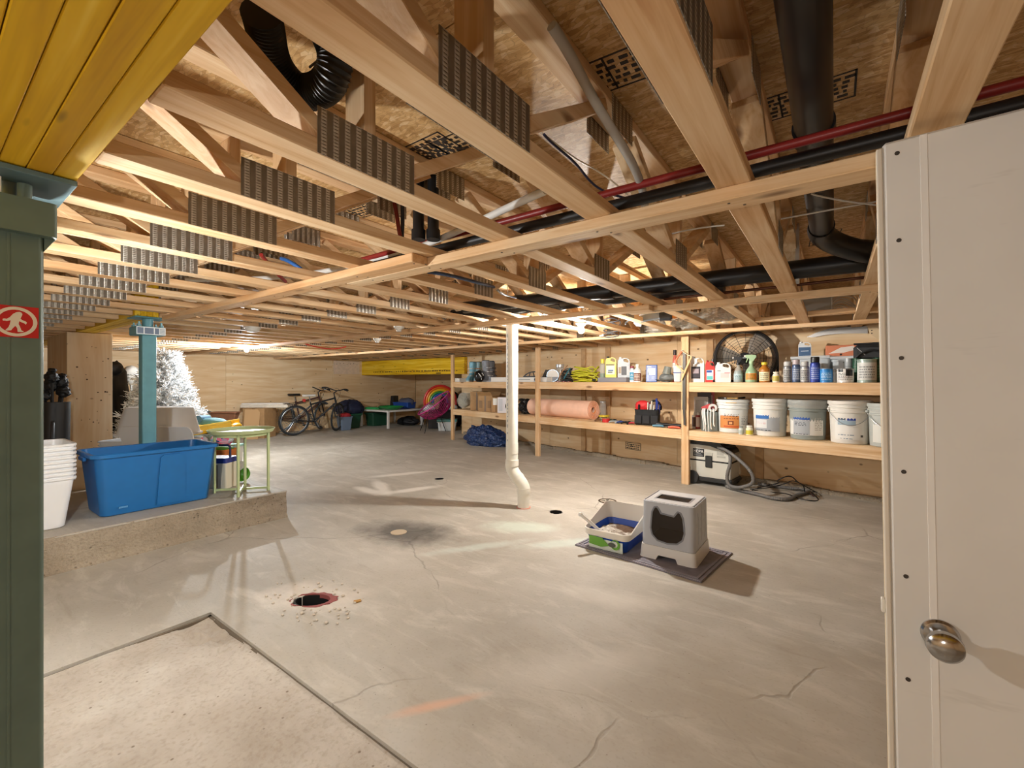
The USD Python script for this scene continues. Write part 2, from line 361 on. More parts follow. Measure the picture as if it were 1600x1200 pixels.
# ---------------------------------------------------------------- floor
XW, XE, YS, YA = -10.35, 2.9, -2.6, 9.22          # left plywood wall, right end, wall behind the camera, alcove wall
rng = np.random.default_rng(7)
def shelf_wall_y(x): return (VWALL - VD[0] * x) / VD[1]
def ring(c, a, b, n=26, wob=0., ang=0., seed=0):
    r = np.random.default_rng(seed); t = np.arange(n) * 2 * np.pi / n; w = 1 + wob * (r.random(n) - .5)
    return affinity.translate(affinity.rotate(Polygon(np.stack([a * w * np.cos(t), b * w * np.sin(t)], 1)), ang, use_radians=True), c[0], c[1])
HOLE1, HOLE2, HOLE3, DRAIN = F(491, 937), F(869, 800), F(686, 748), F(949, 783)
room = Polygon([(XW, YS), (XE, YS), (XE, shelf_wall_y(XE)), (-6.9, shelf_wall_y(-6.9)), (-6.9, YA), (XW, YA)]).buffer(.05, join_style=2)
footing = sbox(-2.58, -.75, -.72, .925)
fl = room.difference(footing).difference(ring(HOLE1, .115, .075, 22, .3, .6, 1)).difference(ring(HOLE2, .062, .062, 20, .2)).difference(ring(HOLE3, .06, .06, 20, .1)).difference(ring(DRAIN, .085, .085, 30))
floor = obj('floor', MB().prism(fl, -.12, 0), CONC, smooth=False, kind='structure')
pad = MB()
n = 60; gx, gy = np.meshgrid(np.linspace(-2.572, -.728, n), np.linspace(-.742, .917, n), indexing='ij')
hz = -.012 + .012 * (meshkit.fbm(np.stack([gx * 6, gy * 6, gx * 0], -1), 4, 3) - .5)
c0 = F(320, 992)
hz -= .035 * np.exp(-(((gx - c0[0]) / .22) ** 2 + ((gy - c0[1]) / .07) ** 2)) * (meshkit.noise(np.stack([gx * 22, gy * 22, gx * 0], -1), 5) > .4)
idx = np.arange(n * n).reshape(n, n)
pad.raw(np.stack([gx, gy, hz], -1).reshape(-1, 3), np.stack([idx[:-1, :-1], idx[1:, :-1], idx[1:, 1:], idx[:-1, 1:]], -1).reshape(-1, 4))
g_ = Graph(); P_ = g_('geometry').position
a_ = g_('noise_texture', vector=P_, scale=1.6, detail=6.0, roughness=.65); b_ = g_('noise_texture', vector=P_, scale=60.0, detail=3.0); v_ = g_('voronoi_texture', vector=P_, scale=26.0)
c_ = g_.ramp(a_.fac, (.3, '#a19688'), (.5, '#b5aca0'), (.7, '#c9c3b9')); c_ = g_.mix(g_.rng(b_.fac, .5, .75, 0, .4), c_, '#8b7d6a')
c_ = g_.mix(g_.math('multiply', g_.rng(v_.distance, .08, .16, .75, 0), g_.rng(g_('separate_color', color=v_.color).r, .72, .74)), c_, '#665746')
FOOT = g_.done('footing_concrete', g_('principled_bsdf', base_color=c_, roughness=.8, specular_ior_level=.25, normal=g_('bump', height=b_.fac, strength=.4, distance=.01).normal).BSDF)
obj('footing_slab', pad, FOOT, floor, smooth=True, label='rough square of older concrete let into the floor')
gr = MB()
for x0, x1, y0, y1 in ((-2.595, -2.565, -.75, .94), (-2.58, -.72, .91, .94)): gr.bx(x0, x1, y0, y1, -.05, -.014)
obj('footing_joint', gr, C('#6b6052', .9), floor, smooth=False)
def pit(name, c, a, b, ang, col, deep=.1):
    p = ring(c, a, b, 26, 0, ang); m = MB().prism(p.difference(p.buffer(-.008)), -deep, -.004).prism(p, -deep - .01, -deep); return obj(name, m, C(col, .7), floor)
pit('floor_hole', HOLE1, .108, .068, .6, '#0a0909', .3); pit('floor_hole', HOLE2, .07, .07, 0, '#0b0a09'); pit('floor_hole', HOLE3, .066, .066, 0, '#12100f')
rr = ring(HOLE1, .118, .078, 26, .25, .6, 4)
obj('red_pipe_collar', MB().prism(rr.difference(ring(HOLE1 + [-.012, -.014, 0], .104, .066, 26, 0, .6)), -.02, .002), C('#8c4a46', .7), floor, label='broken red plastic collar in the floor hole')
crumbs = MB()
for k in range(60):
    a, r_ = rng.uniform(0, 6.28), rng.uniform(.10, .26); s = rng.uniform(.003, .011); c = HOLE1 + [math.cos(a) * r_ * 1.4, math.sin(a) * r_ * .8, s * .5]
    crumbs.ball(c, s, 1, (1, rng.uniform(.6, 1), .6))
obj('concrete_crumbs', crumbs, C('#cbbfae', .9), floor, kind='stuff')
plug = obj('access_plug', MB().cyl(F(623, 832), F(623, 832) + [0, 0, .004], .062, n=28), C('#c4b39a', .6), floor, label='round tan clean-out plug in a dark stain')
t = T('floor_drain', 'round slotted floor drain grate set in the concrete behind the blue litter pan', 'drain', DRAIN)
ringp = Point(0, 0).buffer(.088, 12).difference(Point(0, 0).buffer(.072, 12)); t.add('rim', MB().prism(ringp, -.006, .004), C('#54483c', .5, .4))
grate = Point(0, 0).buffer(.073, 12)
for a in range(4): grate = grate.difference(affinity.rotate(sbox(.022, -.014, .062, .014), a * 90 + 20, origin=(0, 0)))
t.add('grate', MB().prism(grate.difference(Point(0, 0).buffer(.009)), -.006, .002), C('#b9b2a4', .5, .2)); t.add('sump', MB().cyl((0, 0, -.09), (0, 0, -.06), .078), C('#0c0b0a', .8))
obj('wood_chip', MB().beam(F(553, 940.5, .004), F(564, 938, .004), (0, 0, 1), .006, .022), C('#b08440', .7), label=None)
tag(stage.GetPrimAtPath('/World/wood_chip'), 'small tan sliver of wood lying right of the broken floor hole', 'wood chip')

# raised concrete pad
n_u, n_v = 90, 16
t = T('concrete_pad', 'raised rough concrete footing pad under the blue tote and blue post', 'concrete pad')
X0, X1, Y0, Y1, HP = -5.25, -3.86, .05, 1.967, .23
t.add('pad_body', MB().bx(X0, X1 - .03, Y0, Y1, 0, HP - .002, .01), ROUGHCONC, smooth=False)
gy, gz = np.meshgrid(np.linspace(Y0, Y1, n_u), np.linspace(0, HP, n_v), indexing='ij')
nx = meshkit.fbm(np.stack([gy * 14, gz * 14, gy * 0], -1), 4, 11) - .5
lump = np.clip((gy - 1.0) * .9, 0, 1) * np.exp(-((gz - .15) / .06) ** 2)
gxx = X1 + .022 * nx - .045 * lump * (meshkit.noise(np.stack([gy * 30, gz * 30, gy * 0], -1), 9)) + .012 * (gz < .02)
idx = np.arange(n_u * n_v).reshape(n_u, n_v)
t.add('rough_face', MB().raw(np.stack([gxx, gy, gz], -1).reshape(-1, 3), np.stack([idx[:-1, :-1], idx[1:, :-1], idx[1:, 1:], idx[:-1, 1:]], -1).reshape(-1, 4)), ROUGHCONC, smooth=True)
t.add('trowelled_top', MB().bx(X0 - .001, X1 + .002, Y0 - .001, Y1 + .001, HP - .014, HP, .004), CONC, smooth=False)

# ---------------------------------------------------------------- walls of plywood sheets
ZT = ZJ + .42
def sheets(name, a, b, z1, m, w=1.22, first=None):
    """wall from a to b (x, y), its face on the left-hand side of a->b, cut into sheets; local x runs along it"""
    a, b = np.array([a[0], a[1], 0.]), np.array([b[0], b[1], 0.]); L = np.linalg.norm(b - a); rz = math.degrees(math.atan2(b[1] - a[1], b[0] - a[0]))
    t = T(name, None, None, a, rz, kind='structure'); k = 0; x = 0.
    t.add('backing', MB().bx(0, L, -.08, -.02, 0, z1), C('#3a2b1c', .9), smooth=False)
    while x < L - .02:
        x1 = min(x + (first if first and k == 0 else w), L); t.add('plywood_sheet', MB().bx(x + .0015, x1 - .0015, -.018, -.003 + .0012 * (k % 2), 0, z1), m, smooth=False); x = x1; k += 1
    return t

sheets('wall_left', (XW, YA), (XW, YS), ZJ - .005, PLYX, 2.44, 2.79)
sheets('wall_far', (-6.85, YA), (XW, YA), ZT, PLYX, 2.44)
SHL = suv(-8.46, VWALL)
sheets('wall_back', suv(2.9, VWALL), SHL, ZT, PLYX, 2.44, 1.2)
sheets('wall_alcove', SHL + VD * .02, (-6.88, YA), ZT, PLYX, 1.22)
sheets('wall_front', (XW, YS), (XE, YS), ZT, PLYX, 2.44)
sheets('wall_right', (XE, YS), (XE, shelf_wall_y(XE)), ZT, PLYX, 2.44)
# rim above the left wall and pale board scrap beside the yellow beam
obj('trim_1', MB().bx(XW - .04, XW + .02, YS, YA, ZJ - .005, ZT), LUM['y'], smooth=False, kind='structure')
b0, b1 = 6.46, 7.22
t = T('backing_board', 'pale rectangular board screwed to the plywood wall left of the far yellow beam', 'board', (XW + .004, 0, 0))
t.add('board', MB().bx(0, .016, b0, b1, EYE + .19, ZJ - .012, .002), C('#e6cdb4', .6, noise=.12), smooth=False)
sc_ = MB()
for k in range(7): sc_.ball((.017, b0 + .08 + k * .1, ZJ - .10 + .015 * (k % 3)), .009, 1, (.4, 1, 1))
t.add('screw_heads', sc_, C('#5b4a3c', .5, .5), kind='stuff')

# ---------------------------------------------------------------- subfloor of OSB sheets over the trusses
ZO = ZJ + .406
t = T('ceiling', None, None, kind='structure'); STAMPS = []
y = YS - .2; row = 0
while y < YA + .2:
    x = XW - .1 - (1.22 if row % 2 else 0)
    while x < XE + .2:
        x1, y1 = min(x + 2.44, XE + .3), min(y + 1.22, YA + .3)
        if shelf_wall_y(x1) > y - .6 or x < -6.8:
            STAMPS.append((t.add('osb_sheet', MB().bx(x + .002, x1 - .002, y + .002, y1 - .002, ZO, ZO + .018), OSB, smooth=False), x, x1, y, y1))
        x = x1
    y = y1; row += 1
obj('subfloor_backing', MB().bx(XW - .2, XE + .4, YS - .3, YA + .4, ZO + .02, ZO + .05), C('#2c2015', .9), t, smooth=False)
INK = C('#2a221c', .6)
def stamp(px, py, w=.34, h=.16, ang=0., seed=0):
    """mill stamp printed on the underside of a sheet: boxed rows of type too blurred to read"""
    c = F(px, py, ZO) ; r = np.random.default_rng(seed); m = MB(); e = .0012
    def b(x0, x1, y0, y1): m.bx(x0, x1, y0, y1, -e, 0)
    for yy in (-h / 2, h / 2 - .006): b(-w / 2, w / 2, yy, yy + .006)
    for xx in (-w / 2, -w * .12, w * .24, w / 2 - .006): b(xx, xx + .006, -h / 2, h / 2)
    for k in range(5):
        yy = -h / 2 + .022 + k * (h - .03) / 5; xx = -w / 2 + .02
        while xx < w / 2 - .03:
            L = r.uniform(.008, .03); b(xx, xx + L, yy, yy + .014); xx += L + r.uniform(.006, .016)
    path = next((s_ for s_, x0, x1, y0, y1 in STAMPS if x0 <= c[0] < x1 and y0 <= c[1] < y1), STAMPS[0][0])
    M = rot((0, 0, 1), ang, (c[0], c[1], ZO))
    for i in range(len(m.v)): m.v[i] = m.v[i] @ M[:3, :3].T + M[:3, 3]
    obj('mill_stamp', m, INK, path, smooth=False)
for i, (px, py, a) in enumerate(((972, 108, 4), (705, 232, 2), (660, 240, 0), (1288, 372, 95), (1240, 160, 0), (560, 330, 3))): stamp(px, py, ang=a, seed=i)

# ---------------------------------------------------------------- floor trusses
SP, P0 = .4064, -.228
ORD = 'first second third fourth fifth sixth seventh eighth ninth tenth eleventh twelfth thirteenth fourteenth fifteenth sixteenth seventeenth eighteenth nineteenth twentieth twenty-first twenty-second twenty-third twenty-fourth twenty-fifth twenty-sixth twenty-seventh twenty-eighth'.split()
B1, B2Y, B2X, B3Y, B3X = (.055, .277), (1.11, 1.27), -4.62, 7.30, -6.62
H1, H2, DT = .038, .0445, .406
def truss(k, y0, y1, label, cat='floor truss', group=None, name='floor_truss'):
    x = P0 + SP * k; t = T(name, label, cat, (x, 0, ZJ), group=group)
    t.add('bottom_chord', MB().bx(-H2, H2, y0, y1, 0, H1, .003), LUM['y'], smooth=False)
    t.add('top_chord', MB().bx(-H2, H2, y0, y1, DT - H1, DT - .001, .003), LUM['y'], smooth=False)
    bot = [.73 + 1.45 * i for i in range(-2, 8)]; zb, zt = H1 + .002, DT - H1 - .002
    plates_b, plates_t = [], []
    def web(ya, za, yb, zb_):
        a, b = np.array([0, ya, za]), np.array([0, yb, zb_])
        t.add('web', MB().beam(a, b, (1, 0, 0), .086, .036, .002), LUM['z'] if abs(ya - yb) < .01 else LUM['y'], smooth=False)
    for yb in bot:
        if y0 + .05 < yb < y1 - .05:
            web(yb, zb, yb, zt); plates_b.append(yb)
        for s in (-1, 1):
            yt = yb + s * .60; ya = yb + s * (.09 if yb != .73 else .13)
            if y0 < min(ya, yt) and max(ya, yt) < y1: web(ya, zb + .018, yt, zt - .018)
            elif y0 < ya < y1 and s < 0 and ya - y0 > .2: web(ya, zb + .018, y0 + .03, zb + (ya - y0) * .62)
        for s in (-1, 1):
            if y0 + .1 < yb + s * .68 < y1 - .1 and s > 0: plates_t.append(yb + .725)
    if y0 > -.5: web(y1 - .03, zb, y1 - .03, zt)
    for yb in plates_b:
        w = .15 if abs(yb - .73) < .01 else .092
        for s in (-1, 1): t.add('nail_plate', MB().bx(s * H2, s * (H2 + .0018), yb - w, yb + w, .001, .113), PLATE, smooth=False)
    for yt in plates_t:
        for s in (-1, 1): t.add('nail_plate', MB().bx(s * H2, s * (H2 + .0018), yt - .09, yt + .09, DT - .105, DT - .004), PLATE, smooth=False)
    return t
for k in range(-24, 7):
    x = P0 + SP * k
    yend = (shelf_wall_y(x) - .03) if x > B3X - .3 else YA - .03
    if k == 0: lab = 'open-web wood floor truss just left of the thick black drain pipe overhead'
    elif k > 0: lab = f'open-web wood floor truss overhead, {ORD[k - 1]} to the right of the black drain pipe'
    elif k > -11: lab = f'open-web wood floor truss overhead, {ORD[-k - 1]} left of the one beside the black drain pipe'
    else: lab = f"long floor truss from the blue post's yellow beam, {ORD[k + 24]} from the left plywood wall"
    if k > -11: truss(k, B1[1] + .003, yend, lab)
    else:
        truss(k, B2Y[1] + .003, yend, lab)
        truss(k, B1[1] + .003, B2Y[0] - .003, f"short floor truss ending at the blue post's yellow beam, {ORD[k + 24]} from the left wall", name='short_floor_truss')

# ---------------------------------------------------------------- yellow beams, strap boards
def beam(name, label, x0, x1, y0, y1, z0, z1, plies, marks=0):
    t = T(name, label, 'beam', (0, 0, 0)); w = (y1 - y0) / plies
    for i in range(plies): t.add('ply', MB().bx(x0 + .001 * (i % 2), x1 - .001 * (i % 2), y0 + i * w + .0008, y0 + (i + 1) * w - .0008, z0 + .0012 * (i % 2), z1, .002), YEL, smooth=False)
    return t
beam('yellow_beam', 'wide yellow laminated beam overhead in the near left corner above the green post', XW, 1.9, -.10, B1[1], ZJ - .004, ZJ + .36, 8)
beam('yellow_beam', 'yellow beam running left from the top of the blue post to the plywood wall', XW, B2X, B2Y[0], B2Y[1], ZJ - .006, ZJ + .36, 4)
t = beam('yellow_beam', 'deep yellow beam along the far alcove ending at the storage shelf', XW, B3X, B3Y, B3Y + .14, EYE + .168, ZJ - .003, 3)
r_ = np.random.default_rng(3); m = MB(); x = XW + .5
while x < B3X - .2:
    L = r_.uniform(.02, .07); h = r_.uniform(.018, .03); m.bx(x, x + L, B3Y - .0015, B3Y + .001, EYE + .235, EYE + .235 + h); x += L + r_.uniform(.012, .05)
m.bx(-7.5, -7.35, B3Y - .003, B3Y, EYE + .18, EYE + .205)
t.add('faded_print', m, C('#4d3a0c', .6), smooth=False)
def strap(label, x0, x1, y0, z1=ZJ):
    t = T('strap_board', label, 'board', (0, y0, z1)); t.add('board', MB().bx(x0, x1, 0, .089, -.038, -.0005, .003), LUM['x'], smooth=False)
    nl = MB(); k = math.ceil((x0 - P0) / SP)
    while P0 + k * SP < x1:
        for s in (-.015, .02): nl.cyl((P0 + k * SP + s, .045 + s, -.0395), (P0 + k * SP + s, .045 + s, -.0375), .004, n=8)
        k += 1
    t.add('nail_heads', nl, C('#6a5a48', .5, .6), kind='stuff')
strap('pale two-by-four under the trusses from the blue post to the lap in mid ceiling', -4.52, -1.44, 1.262)
strap('pale two-by-four under the trusses from the mid-ceiling lap rightwards to behind the door', -2.05, 2.6, 1.352)
strap('weathered two-by-four under the trusses crossing in front of the lit bulb, from the left wall', XW + .02, -1.06, 3.10)
strap('two-by-four under the trusses right of the lit bulb, lapped behind the weathered one', -1.25, 2.6, 3.19)
strap('two-by-four under the trusses just in front of the top of the storage shelf posts', XW + .02, 2.6, 4.955)

# ---------------------------------------------------------------- storage shelf built of lumber
SRZ = -14.25
t = T('storage_shelf', 'long two-tier storage shelf of raw two-by-fours built along the back plywood wall', 'shelf', (0, 0, 0), SRZ)
ZU, ZL = 1.170, .622                       # tops of the two decks
uA, uB, uC, uD = SU(706, VPOST), SU(839, VPOST), SU(1070, VPOST), .35
for i, (u, zb) in enumerate(((uA, 0), (uB, 0), (uC, 0), (uD, 0))):
    t.add('post', MB().bx(u - .045, u + .045, VPOST, VPOST + .038, zb, ZJ - .002, .003), LUM['z'], smooth=False)
us = [uA - .02, uB, uC, uD + .3]
for zt in (ZU, ZL):
    for i in range(3):
        a, b = us[i] + .001, us[i + 1] - .001
        t.add('front_lip', MB().bx(a + (.045 if i else .0), b - .045, VPOST + .004, VPOST + .042, zt - .108, zt - .001, .003), LUM['x'], smooth=False)
        t.add('deck', MB().bx(a, b, VPOST + .043, VWALL - .024, zt - .019, zt, .001), PLYX, smooth=False)
        t.add('back_ledger', MB().bx(a, b, VWALL - .062, VWALL - .024, zt - .108, zt - .02, .002), LUM['x'], smooth=False)
        for k in range(int((b - a) / .6)):
            t.add('joist', MB().bx(a + .3 + k * .6, a + .338 + k * .6, VPOST + .043, VWALL - .063, zt - .10, zt - .02), LUM['y'], smooth=False)
# darker upright strips against the wall
for px in (1108, 910, 948, 1185):
    u = SU(px, VWALL - .04); t.add('wall_stud', MB().bx(u - .045, u + .045, VWALL - .0235, VWALL - .004, 0.02, ZJ - .01), C('#caa273', .65, noise=.15), smooth=False)
# grey rough concrete foot at the base of the back wall
w_ = MB()
uu = np.linspace(-8.3, 2.6, 160)
for i in range(159):
    w_.bx(uu[i], uu[i + 1], VWALL - .045 - .03 * meshkit.noise(np.array([uu[i] * 5, 0, 0.])), VWALL - .002, 0, .035 + .03 * meshkit.noise(np.array([uu[i] * 7, 3., 0.])))
t2 = T('trim_2', None, None, (0, 0, 0), SRZ, kind='structure'); t2.add('concrete_curb', w_, ROUGHCONC, smooth=False)

# ---------------------------------------------------------------- boxed plywood column
t = T('plywood_column', 'boxed plywood column full of knots, from floor to ceiling left of the white tree', 'column', (0, 0, 0))
cx0, cx1, cy0, cy1 = -7.75, -6.65, 1.03, 1.40
t.add('front_sheet', MB().bx(cx1 - .018, cx1, cy0, cy1, 0, ZJ - .012, .001), PLYZ, smooth=False)
t.add('left_sheet', MB().bx(cx0, cx1 - .019, cy0, cy0 + .018, 0, ZJ - .012, .001), PLYZ, smooth=False)
t.add('right_sheet', MB().bx(cx0, cx1 - .019, cy1 - .018, cy1, 0, ZJ - .012, .001), PLYZ, smooth=False)
t.add('back_sheet', MB().bx(cx0, cx0 + .018, cy0 + .019, cy1 - .019, 0, ZJ - .012, .001), PLYZ, smooth=False)
kn = MB()
for k in range(26): 
    yy, zz, s = r_.uniform(cy0 + .02, cy1 - .02), r_.uniform(.3, 1.65), r_.uniform(.003, .009); kn.ball((cx1 + .0006, yy, zz), s, 1, (.1, 1.1, 1))
t.add('knots', kn, C('#5f4630', .7), smooth=True, kind='stuff')

# ---------------------------------------------------------------- bulbs
def bulb(name, spec, label, drop=0., ceil=None):
    (x, y, z), col, e = spec; t = T(name, label, 'light bulb', (x, y, z))
    top = ZJ - z - .0055 - drop if drop else ZJ - z - .0015
    if drop: t.add('cord', MB().cyl((0, 0, top), (0, 0, (ceil - z) if ceil else top + drop), .004, n=8), C('#2a2a2a', .5))
    t.add('lampholder', MB().lathe([(0, top - .034), (.030, top - .034), (.034, top - .028), (.050, top - .012), (.052, top), (0, top)], n=28), C('#eceae4', .35))
    g = Graph(); em = g('emission', color=tuple(col), strength=float(e)); m = g.done('glow_' + name + str(len(USED)), em.emission)
    t.add('globe', MB().lathe([(0, -.034), (.012, -.0325), (.022, -.026), (.029, -.014), (.030, 0), (.027, .013), (.019, .026), (.0135, .036), (.013, .040), (0, .040)], n=20), m, smooth=True)
    t.add('cap', MB().lathe([(0, .0405), (.0135, .0405), (.0135, top - .0345), (0, top - .0345)], n=16), STEEL)
bulb('light_bulb', BULB_NEAR_SHELF, 'bare lit bulb in a white lampholder in front of the storage shelf')
bulb('light_bulb', BULB_NEAR_DOOR, 'bare lit bulb hung under the yellow beam on the far side of the green post', drop=.34)
bulb('light_bulb', ADDED_ENTRY_BULB, 'added unseen bare bulb hanging on a long cord in the entry before the white door', drop=.34, ceil=ZO - .001)
bulb('light_bulb', BULB_BY_TREE, 'bare lit bulb in a white lampholder to the right of the white tree')
for i, (px, py, lab) in enumerate(((612, 513, 'empty white lampholder on a truss, nearer of the two in mid ceiling'), (595, 530, 'empty white lampholder on a truss, farther of the two in mid ceiling'))):
    c = F(px, py, ZJ - .012); k = round((c[0] - P0) / SP); c[0] = P0 + k * SP
    t = T('lampholder', lab, 'lampholder', (c[0], c[1], ZJ - .001))
    t.add('base', MB().lathe([(0, -.03), (.032, -.03), (.05, -.012), (.052, 0), (0, 0)], n=24), C('#eeece6', .35)); t.add('socket', MB().lathe([(0, -.052), (.021, -.052), (.024, -.046), (.024, -.031), (0, -.031)], n=20), C('#dcdad4', .35))
c = F(400, 513, ZJ - .02); c[0] = P0 + SP * round((c[0] - P0) / SP)
t = T('smoke_alarm', 'round white smoke alarm on a truss above the white tree', 'smoke alarm', (c[0], c[1], ZJ - .001))
t.add('base', MB().lathe([(0, -.018), (.074, -.018), (.078, -.008), (.078, 0), (0, 0)], n=32), C('#f0efeb', .4)); t.add('cover', MB().lathe([(0, -.05), (.045, -.05), (.06, -.042), (.068, -.0185), (0, -.0185)], n=32), C('#f0efeb', .4))

# ================================================================ THINGS
def rr_ring(w, d, r, z, n=5, cx=0., cy=0.):
    t = np.linspace(0, np.pi / 2, n); out = []
    for k, (sx, sy) in enumerate(((1, 1), (-1, 1), (-1, -1), (1, -1))):
        a = t + k * np.pi / 2; out.append(np.stack([cx + sx * (w / 2 - r) + r * np.cos(a), cy + sy * (d / 2 - r) + r * np.sin(a), np.full(n, z)], 1))
    return np.vstack(out)
def loft(mb, rings, cap0=False, cap1=False, flip=False):
    k = len(rings[0]); v = np.vstack(rings); f = []; i = np.arange(k); j = (i + 1) % k
    for a in range(len(rings) - 1): f.append(np.stack([a * k + i, a * k + j, (a + 1) * k + j, (a + 1) * k + i], 1))
    mb.raw(v, np.vstack(f))
    if cap0: mb.raw(np.vstack([rings[0], rings[0].mean(0)]), np.stack([j, i, np.full(k, k)], 1))
    if cap1: mb.raw(np.vstack([rings[-1], rings[-1].mean(0)]), np.stack([i, j, np.full(k, k)], 1))
    return mb
def tub(w, d, h, r, taper, th=.004, lip=.018, lip_h=.022, base_h=0.):
    """open box: tapered walls with a rolled rim, its floor at z=base_h"""
    b = lambda z: 2 * taper * (1 - z / h)
    m = MB(); R = [rr_ring(w - b(z) - 2 * s, d - b(z) - 2 * s, max(r - s, .004), z) for z, s in ((.0, .012), (.008, 0), (h - lip_h, 0))]
    R += [rr_ring(w + 2 * lip, d + 2 * lip, r + lip, h - lip_h), rr_ring(w + 2 * lip, d + 2 * lip, r + lip, h - .004), rr_ring(w + 2 * lip - .008, d + 2 * lip - .008, r + lip, h), rr_ring(w - 2 * th, d - 2 * th, r, h - .003),
          rr_ring(w - b(.012) - 2 * th, d - b(.012) - 2 * th, r, .012)]
    return loft(m, R, True, True)
def lump(seed, fr=2.2, amp=.5, flat=None, folds=0.):
    def fn(v):
        n = meshkit.fbm(v * fr + 9 * seed, 3, seed); v = v * (1 + amp * (n - .5))[:, None]
        if folds: 
            ridge = np.abs(meshkit.noise(v * fr * 2.6 + 3, seed + 5) - .5) * 2; v = v * (1 - folds * (1 - ridge) ** 3)[:, None]
        if flat is not None: v = np.where(v[:, 2:3] < flat, v * [1, 1, 0] + [0, 0, flat], v)
        return v
    return fn

# ---------------------------------------------------------------- the white door
g = Graph(); P = g('texture_coordinate').object
n1 = g('noise_texture', vector=P, scale=2.2, detail=5.0); n2 = g('noise_texture', vector=g('mapping', vector=P, scale=(3., 3., 16.)).vector, scale=1.0, detail=4.0, roughness=.7)
c = g.ramp(n1.fac, (.3, '#d2cfc9'), (.6, '#dedbd5')); c = g.mix(g.rng(n2.fac, .62, .78, 0, .35), c, '#9d968b')
DOORM = g.done('door_board', g('principled_bsdf', base_color=c, roughness=.55, specular_ior_level=.3, normal=g('bump', height=n1.fac, strength=.15, distance=.01).normal).BSDF)
DX, DY = .101, 1.256
t = T('door_1', None, None, (DX, DY, 0), ry=-.9, kind='structure')
dh = EYE + .52
t.add('door_panel', MB().bx(.010, .80, 0, .014, .03, dh, .006), DOORM, smooth=False)
t.add('door_core', MB().bx(.0, .80, .0145, .034, .03, dh - .004, .002), C('#d8c6a6', .6), smooth=False)
t.add('edge_strip', MB().bx(.0, .0098, .001, .014, .03, dh - .01, .002), C('#d6cdbd', .6), smooth=False)
t.add('joint_batten', MB().bx(.070, .082, -.0008, .001, .03, dh - .004, .0005), C('#e6e3dd', .5), smooth=False)
for py in (241, 377, 560, 736, 897, 1055):
    z = EYE - (py - 596) * .955 / 692; t.add('screw_head', MB().cyl((.034, -.0006, z), (.034, .001, z), .0045, n=10), C('#37302a', .6))
for py, r in ((190, .0045), (730, .004), (845, .004), (897, .003)):
    z = EYE - (py - 596) * .86 / 692; t.add('screw_head', MB().cyl((.235, -.0006, z), (.235, .001, z), r, n=10), C('#55504a', .6))
t.add('bumper', MB().ball((.238, -.004, .935), .008, 2, (1, .8, 1)), C('#cfcbc4', .4), label='small white round bumper on the door')
kz = EYE - 396 * .913 / 692
kn = MB().lathe([(0, 0), (.031, 0), (.031, .004), (.027, .009), (.013, .012), (.0115, .028), (.016, .034), (.026, .040), (.0295, .050), (.028, .060), (.021, .067), (.010, .0695), (0, .070)], (.085, 0, kz), 32, (0, -1, 0))
t.add('door_knob', kn, C('#b9b9b9', .16, 1.0), label='polished chrome door knob')
t.add('latch', MB().cbx((-.003, .018, kz + .03), (.008, .016, .03), .002), C('#d9d4c8', .4))

# ---------------------------------------------------------------- green post with the red sign, blue post
GP = C('#64786e', .42, noise=.12); BP = C('#67a0ac', .42, noise=.10)
gx, gy = -1.78, .168
t = T('steel_post', 'dark green square steel post with a red walking-figure sticker at the left edge', 'post', (gx, gy, 0))
v, f = rounded(.104, .112, EYE + .40, .012); t.add('tube', MB().raw(v, f), GP)
t.add('weld_seam', MB().bx(.0515, .0535, -.012, -.006, 0, EYE + .385), GP); t.add('base_plate', MB().bx(-.09, .09, -.09, .09, -.005, .012), GP)
v, f = rounded(.16, .155, EYE + .478, .01, base=EYE + .388); t.add('cap', MB().raw(v, f), GP)
t.add('cap_gusset', MB().prism(Polygon([(.056, EYE + .388), (.077, EYE + .388), (.056, EYE + .352)]), -.05, .05, YZ), GP, smooth=False)
t.add('jack_screw', MB().cyl((0, 0, EYE + .478), (0, 0, EYE + .525), .03, n=20), C('#7d8a86', .4, .6)); t.add('jack_cuff', MB().cyl((.05, .02, EYE + .478), (.05, .02, EYE + .52), .014, n=12), GP)
t.add('bearing_plate', MB().bx(-.13, .13, -.10, .108, EYE + .525, EYE + .5395, .002), C('#5f7a80', .4))
t.add('tag', MB().bx(.066, .068, -.045, -.022, EYE + .482, EYE + .522), C('#e8e6e0', .5), label='small white paper tag tied to the jack')
s0 = .041; zc = 1.336; yc = .172 - gy
st = T('red_sign', 'square red sticker with a white walking figure in a white ring, on the green post', 'sign', (gx + .0540, gy + yc, zc))
st.add('backing', MB().prism(sbox(-s0, -s0, s0, s0), 0, .0008, YZ), C('#c2211f', .45), smooth=False)
R = .0385; ringp = Point(0, 0).buffer(R, 16).difference(Point(0, 0).buffer(R * .80, 16)); WH = C('#e6e0cf', .5)
st.add('ring', MB().prism(ringp, .0008, .0013, YZ), WH, smooth=False)
fig = np.array([(318, 458), (345, 470), (356, 492), (345, 520), (330, 555), (350, 575), (395, 590), (417, 610), (400, 640), (385, 625), (345, 610), (312, 596), (305, 640), (325, 680), (342, 728), (376, 742), (355, 752), (292, 754), (285, 700), (262, 668), (232, 700), (205, 736), (150, 744), (130, 740), (172, 690), (188, 650), (200, 590), (170, 600), (150, 606), (130, 602), (100, 604), (93, 580), (112, 572), (150, 573), (190, 545), (230, 495), (270, 470)], float)
fig = np.stack([(fig[:, 0] - 268) / 290 * R, -(fig[:, 1] - 605) / 215 * R], 1)
st.add('walking_figure', MB().prism(Polygon(fig).buffer(0), .0008, .0013, YZ), WH, smooth=False)

